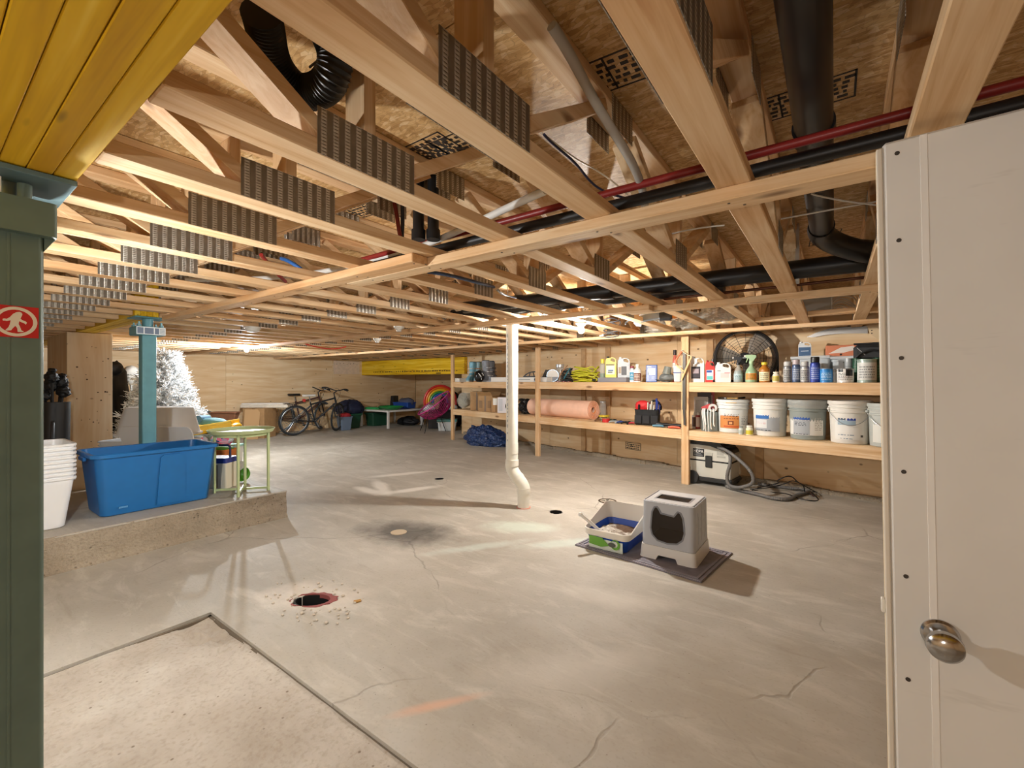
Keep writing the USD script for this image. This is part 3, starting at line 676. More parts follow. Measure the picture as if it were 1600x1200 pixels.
bx_, by_ = -4.70, 1.215
t = T('steel_post', 'light blue square steel post standing on the concrete pad behind the blue tote', 'post', (bx_, by_, .23))
zz = EYE - .23
v, f = rounded(.10, .10, zz + .385, .012); t.add('tube', MB().raw(v, f), BP); t.add('base_plate', MB().bx(-.11, .11, -.11, .11, 0, .012), BP)
t.add('cap', MB().bx(-.095, .095, -.10, .10, zz + .385, zz + .457, .006), BP, smooth=False)
t.add('jack_tube', MB().cyl((0, 0, zz + .457), (0, 0, zz + .526), .037, n=20), BP)
t.add('bearing_plate', MB().bx(-.11, .11, -.11, .11, zz + .526, zz + .537, .002), BP, smooth=False)
for sx in (-1, 1):
    for sy in (-1, 1): t.add('bolt', MB().cyl((sx * .07, sy * .075, zz + .457), (sx * .07, sy * .075, zz + .475), .016, n=6).cyl((sx * .07, sy * .075, zz + .475), (sx * .07, sy * .075, zz + .495), .007, n=8), C('#7fb0bd', .4, .3))
lb = t.add('maker_label', MB().bx(.0952, .0962, -.098, .098, zz + .389, zz + .453), C('#e6eef2', .45), smooth=False, label='white paper label with blue-grey panels')
for a, b in ((-.092, -.052), (-.044, .016), (.024, .052)): t.add('label_panel', MB().bx(.0960, .0966, a, b, zz + .396, zz + .445), C('#77879f', .5), smooth=False, under=lb)
for k in range(4): t.add('label_line', MB().bx(.0960, .0966, .058, .092, zz + .40 + k * .012, zz + .405 + k * .012), C('#9aa6b4', .5), smooth=False, under=lb)

# ---------------------------------------------------------------- totes on the pad
FROST = m_clear('frosted_white', '#fbfdff', .84, .3)
def white_tote(name, label, loc, rz, w=.60, d=.44, h=.30, m=FROST, group=None):
    t = T(name, label, 'tote', loc, rz, group=group); t.add('tub', tub(w - .024, d - .024, h, .05, .040, lip=.011, lip_h=.014), m)
    for s in (-1, 1): t.add('handle', MB().bx(s * (w / 2 + .0) - .012, s * (w / 2) + .012, -.06, .06, h - .045, h - .022, .004), m)
    return t
ORDT = ['bottom', 'second', 'third', 'fourth', 'fifth', 'sixth', 'seventh', 'eighth', 'top']
sx_, sy_ = -4.215, .375
first = white_tote('white_tote', 'bottom one of the nested white totes standing left of the big blue tote', (sx_, sy_, .2305), 90, h=.33)
for k in range(1, 9): dup(first, f'{ORDT[k]} one from below of the nested white totes left of the blue tote' if k < 8 else 'topmost of the nested white totes left of the blue tote', (sx_ + .002 * (k % 3), sy_ - .002 * (k % 2), .2305 + k * .027), 90 + .6 * (k % 2))
BLUE = C('#1f6fb4', .36, noise=.06)
t = T('blue_tote', 'large open blue plastic storage tote on the concrete pad', 'tote', (-4.30, 1.135, .2305), 90)
t.add('tub', tub(.745, .475, .445, .05, .042, .005, .020, .026), BLUE)
pan = Polygon([(-.115, .02), (.055, .02), (.045, .36), (.025, .385), (-.085, .385), (-.10, .37)]).buffer(.01).buffer(-.004)
M = XZ.copy(); M[:3, :3] = rot((1, 0, 0), 5.4)[:3, :3] @ XZ[:3, :3]; M[:3, 3] = (.10, -.199, .01)
t.add('raised_panel', MB().prism(pan, 0, .006, M), BLUE, smooth=30)
for s in (-1, 1): t.add('handle', MB().bx(s * .392 - .01, s * .392 + .01, -.07, .07, .39, .418, .004), BLUE)
t.add('embossed_mark', MB().bx(-.24, -.19, -.212, -.206, .05, .062), C('#5b9ad0', .4), smooth=False)
# stack behind the blue post
base = D(238, 700, 4.78) * [1, 1, 0]
first2 = white_tote('white_tote', 'bottom one of the white totes stacked on the floor behind the blue post', (*base[:2], .001), YAW - 4, .80, .50, .42)
for k in range(1, 5): dup(first2, f'{ORDT[k]} white tote from below of the stack behind the blue post', (base[0] + .003 * k, base[1], .001 + k * .036), YAW - 4 + k * .7)
t = T('clear_tote', 'big frosted tote turned upside down on top of the stack behind the blue post', 'tote', (base[0] + .05, base[1] + .05, .905), YAW - 2, rx=180)
t.add('tub', tub(.70, .44, .30, .11, .05), FROST)
t = T('clear_tote', 'frosted tote lid leaning against the upside-down tote behind the blue post', 'tote lid', tuple(D(246, 690, 4.42) * [1, 1, 0] + [0, 0, .585]), YAW - 3, rx=-74)
t.add('lid', loft(MB(), [rr_ring(.76, .30, .06, 0), rr_ring(.76, .30, .06, .012), rr_ring(.70, .24, .05, .012), rr_ring(.66, .20, .05, .032)], True, True), FROST)

# ---------------------------------------------------------------- round green tray table on the pad
TG = C('#b9c795', .42)
tc_ = D(382, 671, 3.87); tb = .2305; th_ = tc_[2] - tb
t = T('tray_table', 'small round pale green metal tray table at the end of the concrete pad', 'table', (-4.13, 1.715, tb), 0)
t.add('tray', MB().lathe([(0, th_ - .012), (.235, th_ - .012), (.25, th_ + .012), (.254, th_ + .012), (.238, th_ - .018), (0, th_ - .018)], n=40), TG)
lg = [(.175, -.10), (.13, .16), (-.175, .10), (-.13, -.16)]
for x, y in lg: t.add('leg', MB().bx(x - .009, x + .009, y - .009, y + .009, 0, th_ - .02), TG, smooth=False)
for a, b in ((0, 2), (1, 3)):
    for z in (.025, th_ - .03): t.add('cross_bar', MB().beam((*lg[a], z), (*lg[b], z), (0, 0, 1), .018, .012), TG, smooth=False)
t.add('apron', MB().lathe([(.195, th_ - .045), (.199, th_ - .045), (.199, th_ - .02), (.195, th_ - .02)], n=36), TG)
# things under it and behind it
c = F(351, 762, .2305)
t = T('cooler_bag', 'beige box with a navy lid and handle under the green tray table', 'cooler', (c[0] - .06, c[1], .2305), 32)
v, f = rounded(.19, .15, .225, .015); t.add('body', MB().raw(v, f), C('#d8d0bb', .6)); v, f = rounded(.20, .16, .27, .015, base=.226); t.add('lid', MB().raw(v, f), C('#26337e', .45))
t.add('handle', MB().tube([(-.08, 0, .27), (-.08, 0, .36), (-.06, 0, .375), (.06, 0, .375), (.08, 0, .36), (.08, 0, .27)], .009, 8), C('#232c55', .45)); t.add('seam', MB().bx(.005, .02, -.0765, -.075, .01, .21), C('#8b7d66', .7))
c = F(377, 757, .2305); t = T('toy_bowl', 'bright green toy bowl lying on its side under the tray table', 'bowl', (c[0] - .09, c[1] + .06, .2305 + .068), 10, rx=60)
t.add('bowl', MB().lathe([(.0, -.035), (.045, -.03), (.066, 0), (.068, .012), (.063, .012), (.04, -.02), (0, -.026)], n=24), C('#57a62c', .4))
t = T('toy_bin', 'orange and green toy bin behind the beige box', 'toy bin', (-4.80, 1.82, .231), 20); t.add('bin', tub(.22, .18, .30, .03, .02, lip=.008), C('#c9732f', .5)); t.add('green_cloth', MB().ball((0, 0, .29), .11, 2, (.95, .8, .35), lump(4, 2.5, .6)), C('#5f9c37', .7))

# ---------------------------------------------------------------- golf bag, cabinet and what is by the tree
BK = C('#131314', .5)
c = D(84, 640, 4.25) * [1, 1, 0]
t = T('golf_bag', 'black golf bag with covered clubs in the dark beside the plywood column', 'golf bag', (c[0], c[1], .001), 20)
t.add('bag', loft(MB(), [rr_ring(.24 - .03 * k % .05, .22, .09, z) for k, z in enumerate((0, .12, .35, .6, .98))], True, True), BK); t.add('pocket', MB().ball((.09, -.06, .42), .13, 2, (.7, .6, 1.7), lump(2, 2, .3)), C('#1c1c1f', .6)); t.add('strap', MB().tube(curve([(.1, -.06, .8), (.17, -.1, .65), (.15, -.1, .45), (.1, -.1, .3)], 16), .014, 6), C('#2b2b2e', .6))
for k, (x, y, z) in enumerate(((.03, -.03, 1.24), (-.04, .0, 1.16), (.05, .05, 1.10), (.0, .06, 1.19), (-.05, -.05, 1.06))):
    t.add('club', MB().tube([(x * .6, y * .6, .9), (x, y, z)], .012, 6).ball((x + .01, y - .01, z - .02), .055, 3, (1.0 + .12 * (k % 3), .85, 1.0 + .25 * (k % 2)), lump(k + 50, 2.6, .7)).ball((x - .015, y + .01, z + .045), .034, 2, (1.3, .8, .7), lump(k + 60, 2.6, .6)), C('#141416', .6))
c = D(202, 640, 6.9) * [1, 1, 0]
t = T('cabinet', 'dark grey cabinet with a white sticker left of the white tree', 'cabinet', (c[0], c[1], 0), YAW - 8)
t.add('carcass', MB().bx(-.24, .24, -.22, .22, .0, .985, .004), C('#2f3036', .5), smooth=False); t.add('top_board', MB().bx(-.27, .27, -.25, .25, .986, 1.012, .003), C('#a59d8b', .5), smooth=False)
t.add('door', MB().bx(-.05, .235, -.235, -.2205, .02, .975, .003), C('#3a3b42', .45), smooth=False); t.add('sticker', MB().bx(.11, .22, -.2362, -.2352, .88, .945), C('#e9e8e4', .5), smooth=False)
t = T('helmet', 'white and tan face-guard helmet standing on the dark cabinet', 'helmet', (c[0] + .03, c[1] + .02, 1.0125), YAW)
t.add('shell', MB().ball((.0, 0, .26), .13, 3, (.95, 1, 1.15), lump(3, 2, .2)), C('#dcd8cf', .4)); t.add('face_guard', MB().ball((-.04, -.07, .22), .07, 2, (1, .8, 1)), C('#c09a63', .5)); t.add('stand', MB().cyl((0, 0, 0), (0, 0, .14), .02).cyl((0, 0, 0), (0, 0, .012), .08), C('#c9c5bc', .4))
for k in range(3): t.add('bar', MB().tube(curve([(-.10, -.08, .17 + .05 * k), (-.03, -.145, .17 + .05 * k), (.06, -.11, .17 + .05 * k)], 10), .006, 6), C('#8a8578', .4, .5))
c2 = D(178, 600, 6.3) * [1, 1, 0]
t = T('duffel_bag', 'black bulging sports bag piled behind the plywood column', 'bag', (c2[0], c2[1], .001), YAW)
t.add('bag', MB().ball((0, 0, .72), .34, 3, (.42, .7, 2.1), lump(6, 2.2, .5, -.99)), BK); t.add('flap', MB().ball((.07, -.05, 1.36), .10, 2, (.7, 1, 1.0), lump(8, 2.6, .6)), C('#1a191b', .5)); t.add('strap', MB().tube(curve([(.10, -.22, 1.2), (.15, -.26, .95), (.05, -.28, .8), (.12, -.24, .6)], 16), .012, 6), C('#3b3b40', .5))

# white artificial tree: tinsel branches round a pole
def tree():
    t = T('white_christmas_tree', 'tall white artificial Christmas tree reaching the joists behind the blue post', 'tree', (-7.70, 2.17, 0))
    t.add('pole', MB().cyl((0, 0, 0), (0, 0, 1.66), .018, n=10), C('#d8d8d4', .5))
    for k in range(4): a = k * math.pi / 2 + .4; t.add('foot', MB().beam((0, 0, .03), (.30 * math.cos(a), .30 * math.sin(a), .012), (0, 0, 1), .02, .02), C('#d8d8d4', .5))
    r = np.random.default_rng(12); V, Fc, n = [], [], 0; B = MB()
    for i in range(430):
        z = .16 + 1.46 * (i / 430) ** 1.05; R = (.51 * (1 - (z - .16) / 1.62) + .10) * r.uniform(.82, 1.08); a = i * 2.39996 + r.uniform(-.2, .2)
        tip = np.array([R * math.cos(a), R * math.sin(a), min(z + R * .22 - .05, 1.70)]); b = np.array([0, 0, z - .02]); B.tube([b, tip], [.004, .002], 4, cap=False)
        L = np.linalg.norm(tip - b); m = int(46 * L / .5) + 22
        s = r.uniform(.18, 1.0, m) ** .7; base_ = b + (tip - b) * s[:, None]; dv = r.normal(size=(m, 3)); dv /= np.linalg.norm(dv, axis=1)[:, None]; dv += .55 * (tip - b) / L
        end = base_ + dv * r.uniform(.04, .075, m)[:, None]; end[:, 2] = np.minimum(end[:, 2], ZJ - .01); sd = np.cross(dv, r.normal(size=(m, 3))); sd *= .0075 / (np.linalg.norm(sd, axis=1)[:, None] + 1e-9)
        V += [base_ - sd, base_ + sd, end + sd * .5, end - sd * .5]; q = np.arange(m)
        Fc.append(np.stack([n + q, n + m + q, n + 2 * m + q, n + 3 * m + q], 1)); n += 4 * m
    t.add('branch_wires', B, C('#c9cac8', .5), kind='stuff')
    g = Graph(); p = g('principled_bsdf', base_color=lin('#dfe0e0'), roughness=.4); tr = g('translucent_bsdf', color=lin('#dcdcdc')); m = g.done('tinsel', g('mix_closure', fac=.3, closure1=p.BSDF, closure2=tr.BSDF).closure)
    t.add('tinsel', MB().raw(np.vstack(V), np.vstack(Fc)), m, smooth=False, kind='stuff')
tree()

# ---------------------------------------------------------------- toys and boxes left of the bikes
t = T('play_table', 'low teal and white play table behind the green tray table', 'table', (-6.50, 2.36, 0), YAW + 4)
t.add('top', MB().bx(-.30, .30, -.20, .20, .325, .352, .006), C('#9cc9c2', .5), smooth=False); t.add('shelf_box', MB().bx(-.27, .27, -.18, .18, .12, .324, .004), C('#e9e9e4', .5), smooth=False)
for sx in (-1, 1):
    for sy in (-1, 1): t.add('leg', MB().bx(sx * .27 - .02, sx * .27 + .02, sy * .17 - .02, sy * .17 + .02, 0, .12), C('#e4e4de', .5), smooth=False)
def m_floral():
    g = Graph(); P = g('texture_coordinate').object; v = g('voronoi_texture', vector=P, scale=16.0); s = g('separate_color', color=v.color)
    c = g.ramp(s.r, (.0, '#e7ecf2'), (.35, '#d84f7c'), (.55, '#78b6cf'), (.72, '#f1f0ee'), (.9, '#3d4f86')); return g.done('floral_print', g('principled_bsdf', base_color=c, roughness=.6).BSDF)
FLO = m_floral()
def at(px, py, z): return F(px, py, z)
PT = lambda x, y, z: np.array([-6.50, 2.36, z]) + rot((0, 0, 1), YAW + 4)[:3, :3] @ np.array([x, y, 0])
t = T('floral_bag', 'pink and blue patterned cloth bag lying on the play table', 'bag', PT(.15, -.08, .3525), YAW)
t.add('bag', MB().ball((0, 0, .085), .12, 3, (1.1, .75, .72), lump(5, 2, .3, -.98)), FLO); t.add('trim', MB().tube([(.125 * math.cos(a), .09 * math.sin(a) - .02, .04 + .02 * math.sin(3 * a)) for a in np.linspace(0, 6.28, 24)], .007, 6), C('#d9577c', .6))
t = T('floral_bag', 'smaller blue patterned pouch left of the pink one on the play table', 'pouch', PT(-.06, -.12, .3525), 10); t.add('pouch', MB().ball((0, 0, .07), .075, 3, (1, .7, .9), lump(7, 2, .3, -.97)), FLO)
t = T('toy_crate', 'pale teal toy crate on the play table under the yellow slide', 'crate', PT(-.10, .07, .3525), YAW + 4); t.add('crate', MB().bx(-.19, .19, -.10, .10, 0, .135, .008), C('#b5d3cd', .6), smooth=False); t.add('lid', MB().bx(-.2, .2, -.11, .11, .136, .148, .004), C('#d8dfd2', .6), smooth=False)
t = T('toy_slide', 'bright yellow plastic toy slide lying on the play table right of the tree', 'toy slide', PT(-.03, .07, .502), YAW + 12, ry=-9)
prof = [(-.14, .10), (-.14, .03), (-.12, .0), (.12, .0), (.14, .03), (.14, .10), (.125, .10), (.125, .035), (.11, .018), (-.11, .018), (-.125, .035), (-.125, .10)]
t.add('chute', MB().prism(Polygon(prof), -.30, .27, np.array([[0, 0, 1, 0], [1, 0, 0, 0], [0, 1, 0, .02], [0, 0, 0, 1.]])), C('#f3c22c', .4), smooth=False); t.add('tip', MB().ball((.26, 0, .045), .13, 2, (.5, 1, .35), lump(1, 2, .1)), C('#f0b820', .4))
t.add('side_rail', MB().cyl((-.3, -.14, .12), (.27, -.14, .12), .014).cyl((-.3, .14, .12), (.27, .14, .12), .014), C('#f7d35a', .4))
t = T('teal_cushion', 'teal folded foam cushion lying across the back of the yellow slide', 'cushion', PT(-.10, .12, .60), 40); t.add('cushion', MB().ball((0, 0, .05), .15, 3, (1.3, .7, .33), lump(9, 2, .4)), C('#5f97a5', .7)); t.add('roll', MB().cyl((-.10, -.10, .09), (-.1, .10, .09), .045, n=16), C('#557f9b', .7))
c = D(352, 651, 8.25); t = T('planter_box', 'brown trapezoid planter box in front of the left plywood wall', 'planter', (c[0], c[1], .40), YAW + 6); t.add('planter', tub(.46, .20, .215, .02, .06, .008, .014, .02), C('#7b5138', .5, noise=.1))
t2 = T('stool', 'small dark wooden stool carrying the brown planter box', 'stool', (c[0], c[1], 0), YAW + 6); t2.add('seat', MB().bx(-.17, .17, -.12, .12, .37, .399, .004), C('#8a6a4a', .6), smooth=False)
for sx in (-1, 1):
    for sy in (-1, 1): t2.add('leg', MB().bx(sx * .14 - .015, sx * .14 + .015, sy * .09 - .015, sy * .09 + .015, 0, .37), C('#7d5f42', .6), smooth=False)
CARD = C('#b08a5e', .75, noise=.12)
def carton(name, label, loc, rz, w, d, h, flaps=True, tape='#8d6a43', m=CARD, cat='cardboard box', group=None):
    t = T(name, label, cat, loc, rz, group=group); t.add('carton', MB().bx(-w / 2, w / 2, -d / 2, d / 2, 0, h, .003), m, smooth=False)
    t.add('tape', MB().bx(-w * .06, w * .06, -d / 2 - .0008, -d / 2 + .0005, 0, h), C(tape, .5), smooth=False)
    if flaps:
        for s in (-1, 1): t.add('flap', MB().beam((-w / 2 + .004, s * d * .49, h), (w / 2 - .004, s * d * .49, h), (0, s * .8, .6), .004, d * .001 + .001).beam((-w / 2 + .004, s * (d / 2 + d * .13), h + d * .12), (w / 2 - .004, s * (d / 2 + d * .13), h + d * .12), (0, s, .85), d * .36, .004), m, smooth=False)
    return t
c = D(407, 660, 9.25); carton('cardboard_box', 'big plain cardboard box standing against the left plywood wall under a wrapped board', (c[0] - .15, c[1] + .05, 0), YAW - 2, .46, .42, .62, False)
c = D(392, 655, 9.0); t = T('cardboard_flap', 'loose cardboard panel leaning in front of the plain cardboard box', 'cardboard', (c[0], c[1], .002), YAW + 15, rx=-14); t.add('panel', MB().bx(-.15, .13, 0, .006, 0, .62), C('#c09a6c', .75), smooth=False)
c = D(425, 632, 9.5); t = T('wrapped_board', 'long board wrapped in white plastic lying across the cardboard box by the bikes', 'board', (c[0] - .02, c[1] - .02, .622), YAW + 4); t.add('board', MB().bx(-.55, .42, -.16, .16, 0, .07, .012), C('#e6dccb', .5, noise=.12), smooth=False); t.add('lid_sheet', MB().bx(-.53, .32, -.15, .15, .071, .10, .008), C('#efece6', .45), smooth=False)

# ---------------------------------------------------------------- bicycles
def bicycle(label, loc, rz, frame, seat='#161616', lean=8, tyre='#2a2c2e', basket=False, steer=0.):
    def sv(mb):
        A = rot((0, 0, 1), steer)[:3, :3]; o = np.array([.90, 0, 0]); mb.v = [(v - o) @ A.T + o for v in mb.v]; return mb
    ident = lambda mb: mb
    t = T('bicycle', label, 'bicycle', loc, rz, rx=lean); R = .335; fm = C(frame, .35); wb = 1.06
    for i, x in enumerate((0, wb)):
        a = np.linspace(0, 2 * np.pi, 41)[:-1]; ringpts = lambda r: np.stack([x + r * np.cos(a), 0 * a, R + r * np.sin(a)], 1)
        Q = sv if i else ident; w = t.add('wheel', Q(MB().tube(ringpts(R - .022), .021, 8, True)), C(tyre, .7)); t.add('rim', Q(MB().tube(ringpts(R - .052), .011, 6, True)), C('#8e9499', .35, .8), under=w)
        sp = MB()
        for k in range(24): q = k * 2 * np.pi / 24; sp.tube([(x + .02 * math.cos(q + .5), .02 * (-1) ** k, R + .02 * math.sin(q + .5)), (x + (R - .055) * math.cos(q), 0, R + (R - .055) * math.sin(q))], .0022, 4, cap=False)
        t.add('spokes', Q(sp), C('#a7acb0', .3, .8), under=w, kind='stuff'); t.add('hub', Q(MB().cyl((x, -.045, R), (x, .045, R), .022)), C('#80868a', .35, .7), under=w)
    bb, st_, hd, hb = np.array([.44, 0, .29]), np.array([.32, 0, .72]), np.array([.88, 0, .80]), np.array([.915, 0, .69])
    fr = MB().tube([bb, st_], .016, 8).tube([st_ - [0, 0, .05], hd], .018, 8).tube([bb, hb], .022, 8).tube([hd + [-.008, 0, .03], hb + [.01, 0, -.03]], .022, 8)
    for s in (-.06, .06): fr.tube([bb + [0, s * .4, 0], (0, s, R)], .011, 6).tube([st_ + [0, s * .3, -.08], (0, s, R)], .009, 6)
    t.add('frame', fr, fm)
    fk = MB()
    for s in (-.055, .055): fk.tube([hb + [0, s, -.03], (wb, s, R)], .014, 6)
    t.add('fork', sv(fk), C('#222326', .4)); t.add('stem', MB().tube([hd, hd + [-.03, 0, .12], hd + [.04, 0, .17]], .014, 8), C('#222326', .4))
    hbp = hd + [.04, 0, .17]; t.add('handlebar', sv(MB().tube(curve([hbp + [-.09, -.31, .05], hbp + [-.03, -.16, .045], hbp, hbp + [-.03, .16, .045], hbp + [-.09, .31, .05]], 20), .012, 8)), C('#1c1c1e', .4))
    for s in (-1, 1): t.add('grip', sv(MB().cyl(hbp + [-.062, s * .22, .048], hbp + [-.09, s * .31, .05], .018, n=10)), C('#111111', .7)); t.add('brake_lever', sv(MB().tube([hbp + [-.045, s * .19, .045], hbp + [.01, s * .21, .02], hbp + [-.02, s * .29, .0]], .006, 6)), C('#55585c', .3, .7))
    t.add('seat_post', MB().tube([st_, st_ + [-.03, 0, .13]], .013, 8), STEEL); sp_ = st_ + [-.04, 0, .155]
    t.add('saddle', loft(MB(), [np.stack([sp_[0] + x + 0 * np.linspace(0, 6.28, 13)[:-1], w * np.cos(np.linspace(0, 6.28, 13)[:-1]), sp_[2] + .024 * np.sin(np.linspace(0, 6.28, 13)[:-1])], 1) for x, w in ((-.13, .05), (-.10, .078), (-.03, .06), (.06, .028), (.14, .016))], True, True), C(seat, .5))
    a = np.linspace(0, 2 * np.pi, 29)[:-1]; t.add('chainring', MB().tube(np.stack([.44 + .085 * np.cos(a), 0 * a - .055, .29 + .085 * np.sin(a)], 1), .007, 6, True), C('#3d4043', .4, .6))
    t.add('crank', MB().beam((.44, -.075, .29), (.52, -.075, .15), (0, 0, 1), .022, .014).beam((.44, .075, .29), (.36, .075, .43), (0, 0, 1), .022, .014), C('#9a9fa3', .35, .7))
    for x, y, z in ((.52, -.115, .15), (.36, .115, .43)): t.add('pedal', MB().cbx((x, y, z), (.09, .07, .02), .004), C('#1b1b1b', .6))
    t.add('chain', MB().tube([(0, -.055, R + .035), (.44, -.055, .29 + .085)], .005, 4).tube([(0, -.055, R - .035), (.44, -.055, .29 - .085)], .005, 4), C('#4c4d4e', .4, .6)); t.add('sprocket', MB().cyl((0, -.062, R), (0, -.048, R), .045, n=20), C('#5a5c5e', .4, .6))
    t.add('cable', MB().tube(curve([hbp + [.0, .1, .05], hbp + [.09, .05, .0], hbp + [.07, 0, -.12], hb + [.0, .03, .0]], 16), .004, 5), C('#141414', .5))
    if basket:
        t.add('rear_rack', MB().tube([(-.2, -.06, .70), (.2, -.06, .72)], .006, 6).tube([(-.2, .06, .70), (.2, .06, .72)], .006, 6).tube([(0, -.07, R), (-.1, -.065, .70)], .005, 6).tube([(0, .07, R), (-.1, .065, .70)], .005, 6), C('#1f2022', .4)); t.add('rear_light', MB().cbx((.18, 0, .77), (.05, .07, .06), .008), C('#c0302c', .4))
    return t
c = F(459, 681); bicycle('dark bicycle with a white saddle and red light, the nearer one against the plywood wall', (c[0], c[1], .002), 90 - 33 + 28, '#23262a', '#e8e6e0', 7, basket=True, steer=38)
c = F(437, 676.5); bicycle('bicycle with blue-grey tyres parked between the plywood wall and the nearer bicycle', (c[0] - .10, c[1] + .05, .002), 86, '#5a3a36', '#222222', 7, tyre='#59656f', steer=28)
c = D(306, 640, 8.25); bicycle('bicycle half hidden behind the white tree with its front wheel showing', (c[0] - .02, c[1] - 1.02, .002), 88, '#3c4a44', '#222222', 5, tyre='#4e5552')

# ---------------------------------------------------------------- far alcove
c = F(567, 664); t = T('storage_box', 'dark green lidded storage box under the navy blanket left of the white low table', 'storage box', (-9.98, 6.70, 0), 84); t.add('tub', tub(.42, .40, .33, .05, .03), C('#1f4a35', .45)); t.add('lid', MB().bx(-.225, .225, -.22, .22, .332, .365, .01), C('#245740', .45), smooth=False)
t = T('storage_box', 'dark green lidded storage box on the floor under the white low table', 'storage box', (-9.96, 7.50, 0), 88); t.add('tub', tub(.52, .36, .32, .05, .03), C('#1f4a35', .45)); t.add('lid', MB().bx(-.285, .285, -.20, .20, .322, .352, .01), C('#245740', .45), smooth=False)
t = T('moving_blanket', 'dark navy padded blanket heaped on the green storage box behind the bikes', 'blanket', (-9.98, 6.70, .37), 84); t.add('blanket', MB().ball((0, .0, .10), .42, 3, (.95, .62, .62), lump(13, 2, .5, -.4, .12)), C('#1d2440', .75))
t = T('grey_bin', 'blue-grey plastic bin right behind the front wheel of the nearer bicycle', 'bin', (-9.62, 6.30, 0), 84); t.add('tub', tub(.30, .26, .33, .03, .03), C('#6d7d92', .5)); t.add('red_cloth', MB().ball((0, 0, .35), .17, 2, (.9, .75, .42), lump(3, 2.4, .5)), C('#a72430', .7), label='crumpled red cloth')
t = T('low_table', 'white square low table with panel legs in the far alcove', 'table', (-9.60, 7.70, 0), 0)
hw, TW = .60, C('#e9e7e2', .4)
t.add('top', MB().bx(-hw, hw, -hw, hw, .405, .45, .004), TW, smooth=False)
for sx, sy, w in ((1, -1, .05), (-1, -1, .10), (1, 1, .09), (-1, 1, .05)): t.add('leg', MB().bx(sx * (hw - w / 2) - w / 2, sx * (hw - w / 2) + w / 2, sy * (hw - .03) - .025, sy * (hw - .03) + .025, 0, .405, .002), TW, smooth=False)
t = T('saucer_sled', 'shiny green round saucer sled lying on the white low table', 'sled', (-9.30, 7.45, .4505), 10); t.add('dish', MB().lathe([(0, .0), (.16, .004), (.28, .05), (.31, .075), (.315, .07), (.285, .04), (.17, .0), (0, -.0)][:4] + [(.32, .078), (.32, .088), (.30, .088), (.27, .062), (.16, .016), (0, .012)], n=36), C('#1f9a48', .25)); t.add('rope', MB().tube([(.30 * math.cos(a), .30 * math.sin(a), .092) for a in np.linspace(2.4, 4.2, 14)], .007, 6), C('#2a7f44', .6))
t = T('green_mat', 'folded green foam mat under the left edge of the green sled', 'mat', (-9.78, 7.28, .4505), 14); t.add('mat', MB().bx(-.24, .22, -.10, .10, 0, .035, .01).bx(-.22, .20, -.10, .09, .036, .06, .01), C('#39a45c', .6), smooth=False)
t = T('blue_crate', 'blue plastic crate on the low table beneath clothes in the far alcove', 'crate', (-9.46, 8.02, .4505), 10); t.add('crate', tub(.52, .34, .17, .02, .015, lip=.01), C('#2450a4', .45)); t.add('clothes', MB().ball((.05, 0, .17), .24, 2, (1, .6, .5), lump(21, 2.4, .6)), C('#5b5e72', .8))
t = T('binder', 'pair of upright black binders at the back of the low table', 'binder', (-9.88, 8.02, .4505), 20)
for k in range(2): t.add('cover', MB().cbx((-.04 + .075 * k, 0, .165), (.055, .26, .33), .004, rot((0, 1, 0), 6 - 9 * k)), C('#17181b', .5), smooth=False)
t = T('black_bundle', 'low black bundle on the floor beneath the white low table', 'bundle', (-9.35, 8.05, .001), 10); t.add('bundle', MB().ball((0, 0, .10), .30, 3, (1.1, .6, .45), lump(17, 2.2, .6, -.7)), C('#17171a', .6))
c = D(662, 640, 12.2); t = T('dark_coats', 'pile of dark clothes behind the pink chair', 'clothes', (-8.25, 8.62, .001), 0); t.add('pile', MB().ball((0, 0, .42), .46, 3, (.95, .6, 1.05), lump(19, 2, .5, -.9)), C('#24232b', .8))
t = T('white_bin', 'white lidded bin with teal sides on the floor behind the pink chair', 'bin', (-7.55, 7.72, 0), 40); t.add('tub', tub(.44, .30, .22, .03, .02), C('#dfe3e2', .45)); t.add('lid', MB().bx(-.24, .24, -.17, .17, .221, .28, .01), C('#62a6a3', .5), smooth=False)
# rainbow swim ring
t = T('rainbow_float', 'inflatable rainbow arch float standing behind the pink chair', 'pool float', tuple(D(688, 626, 11.3) * [1, 1, 0] + [0, 0, .47]), YAW + 10)
for k, col in enumerate(('#d7322c', '#ef7a22', '#f6cf2b', '#3fa24a', '#2f6cc0')):
    r = .40 - .054 * k; t.add('arch_band', MB().tube([(r * math.cos(a), 0, .20 + r * math.sin(a)) for a in np.linspace(-.25, math.pi + .25, 28)], .030, 10), C(col, .35))
for sx in (-1, 1): t.add('cloud', MB().ball((sx * .28, -.02, .03), .13, 2, (1.2, .6, .8), lump(3 + sx, 2, .3)), C('#e8eef2', .4))
t = T('storage_chest', 'black storage chest under the rainbow float behind the pink chair', 'trunk', tuple(D(688, 626, 11.3) * [1, 1, 0]), YAW + 10); t.add('box', MB().bx(-.30, .30, -.19, .19, 0, .425, .01), C('#1c1d21', .5), smooth=False); t.add('lid', MB().bx(-.31, .31, -.2, .2, .426, .468, .01), C('#25262b', .5), smooth=False)
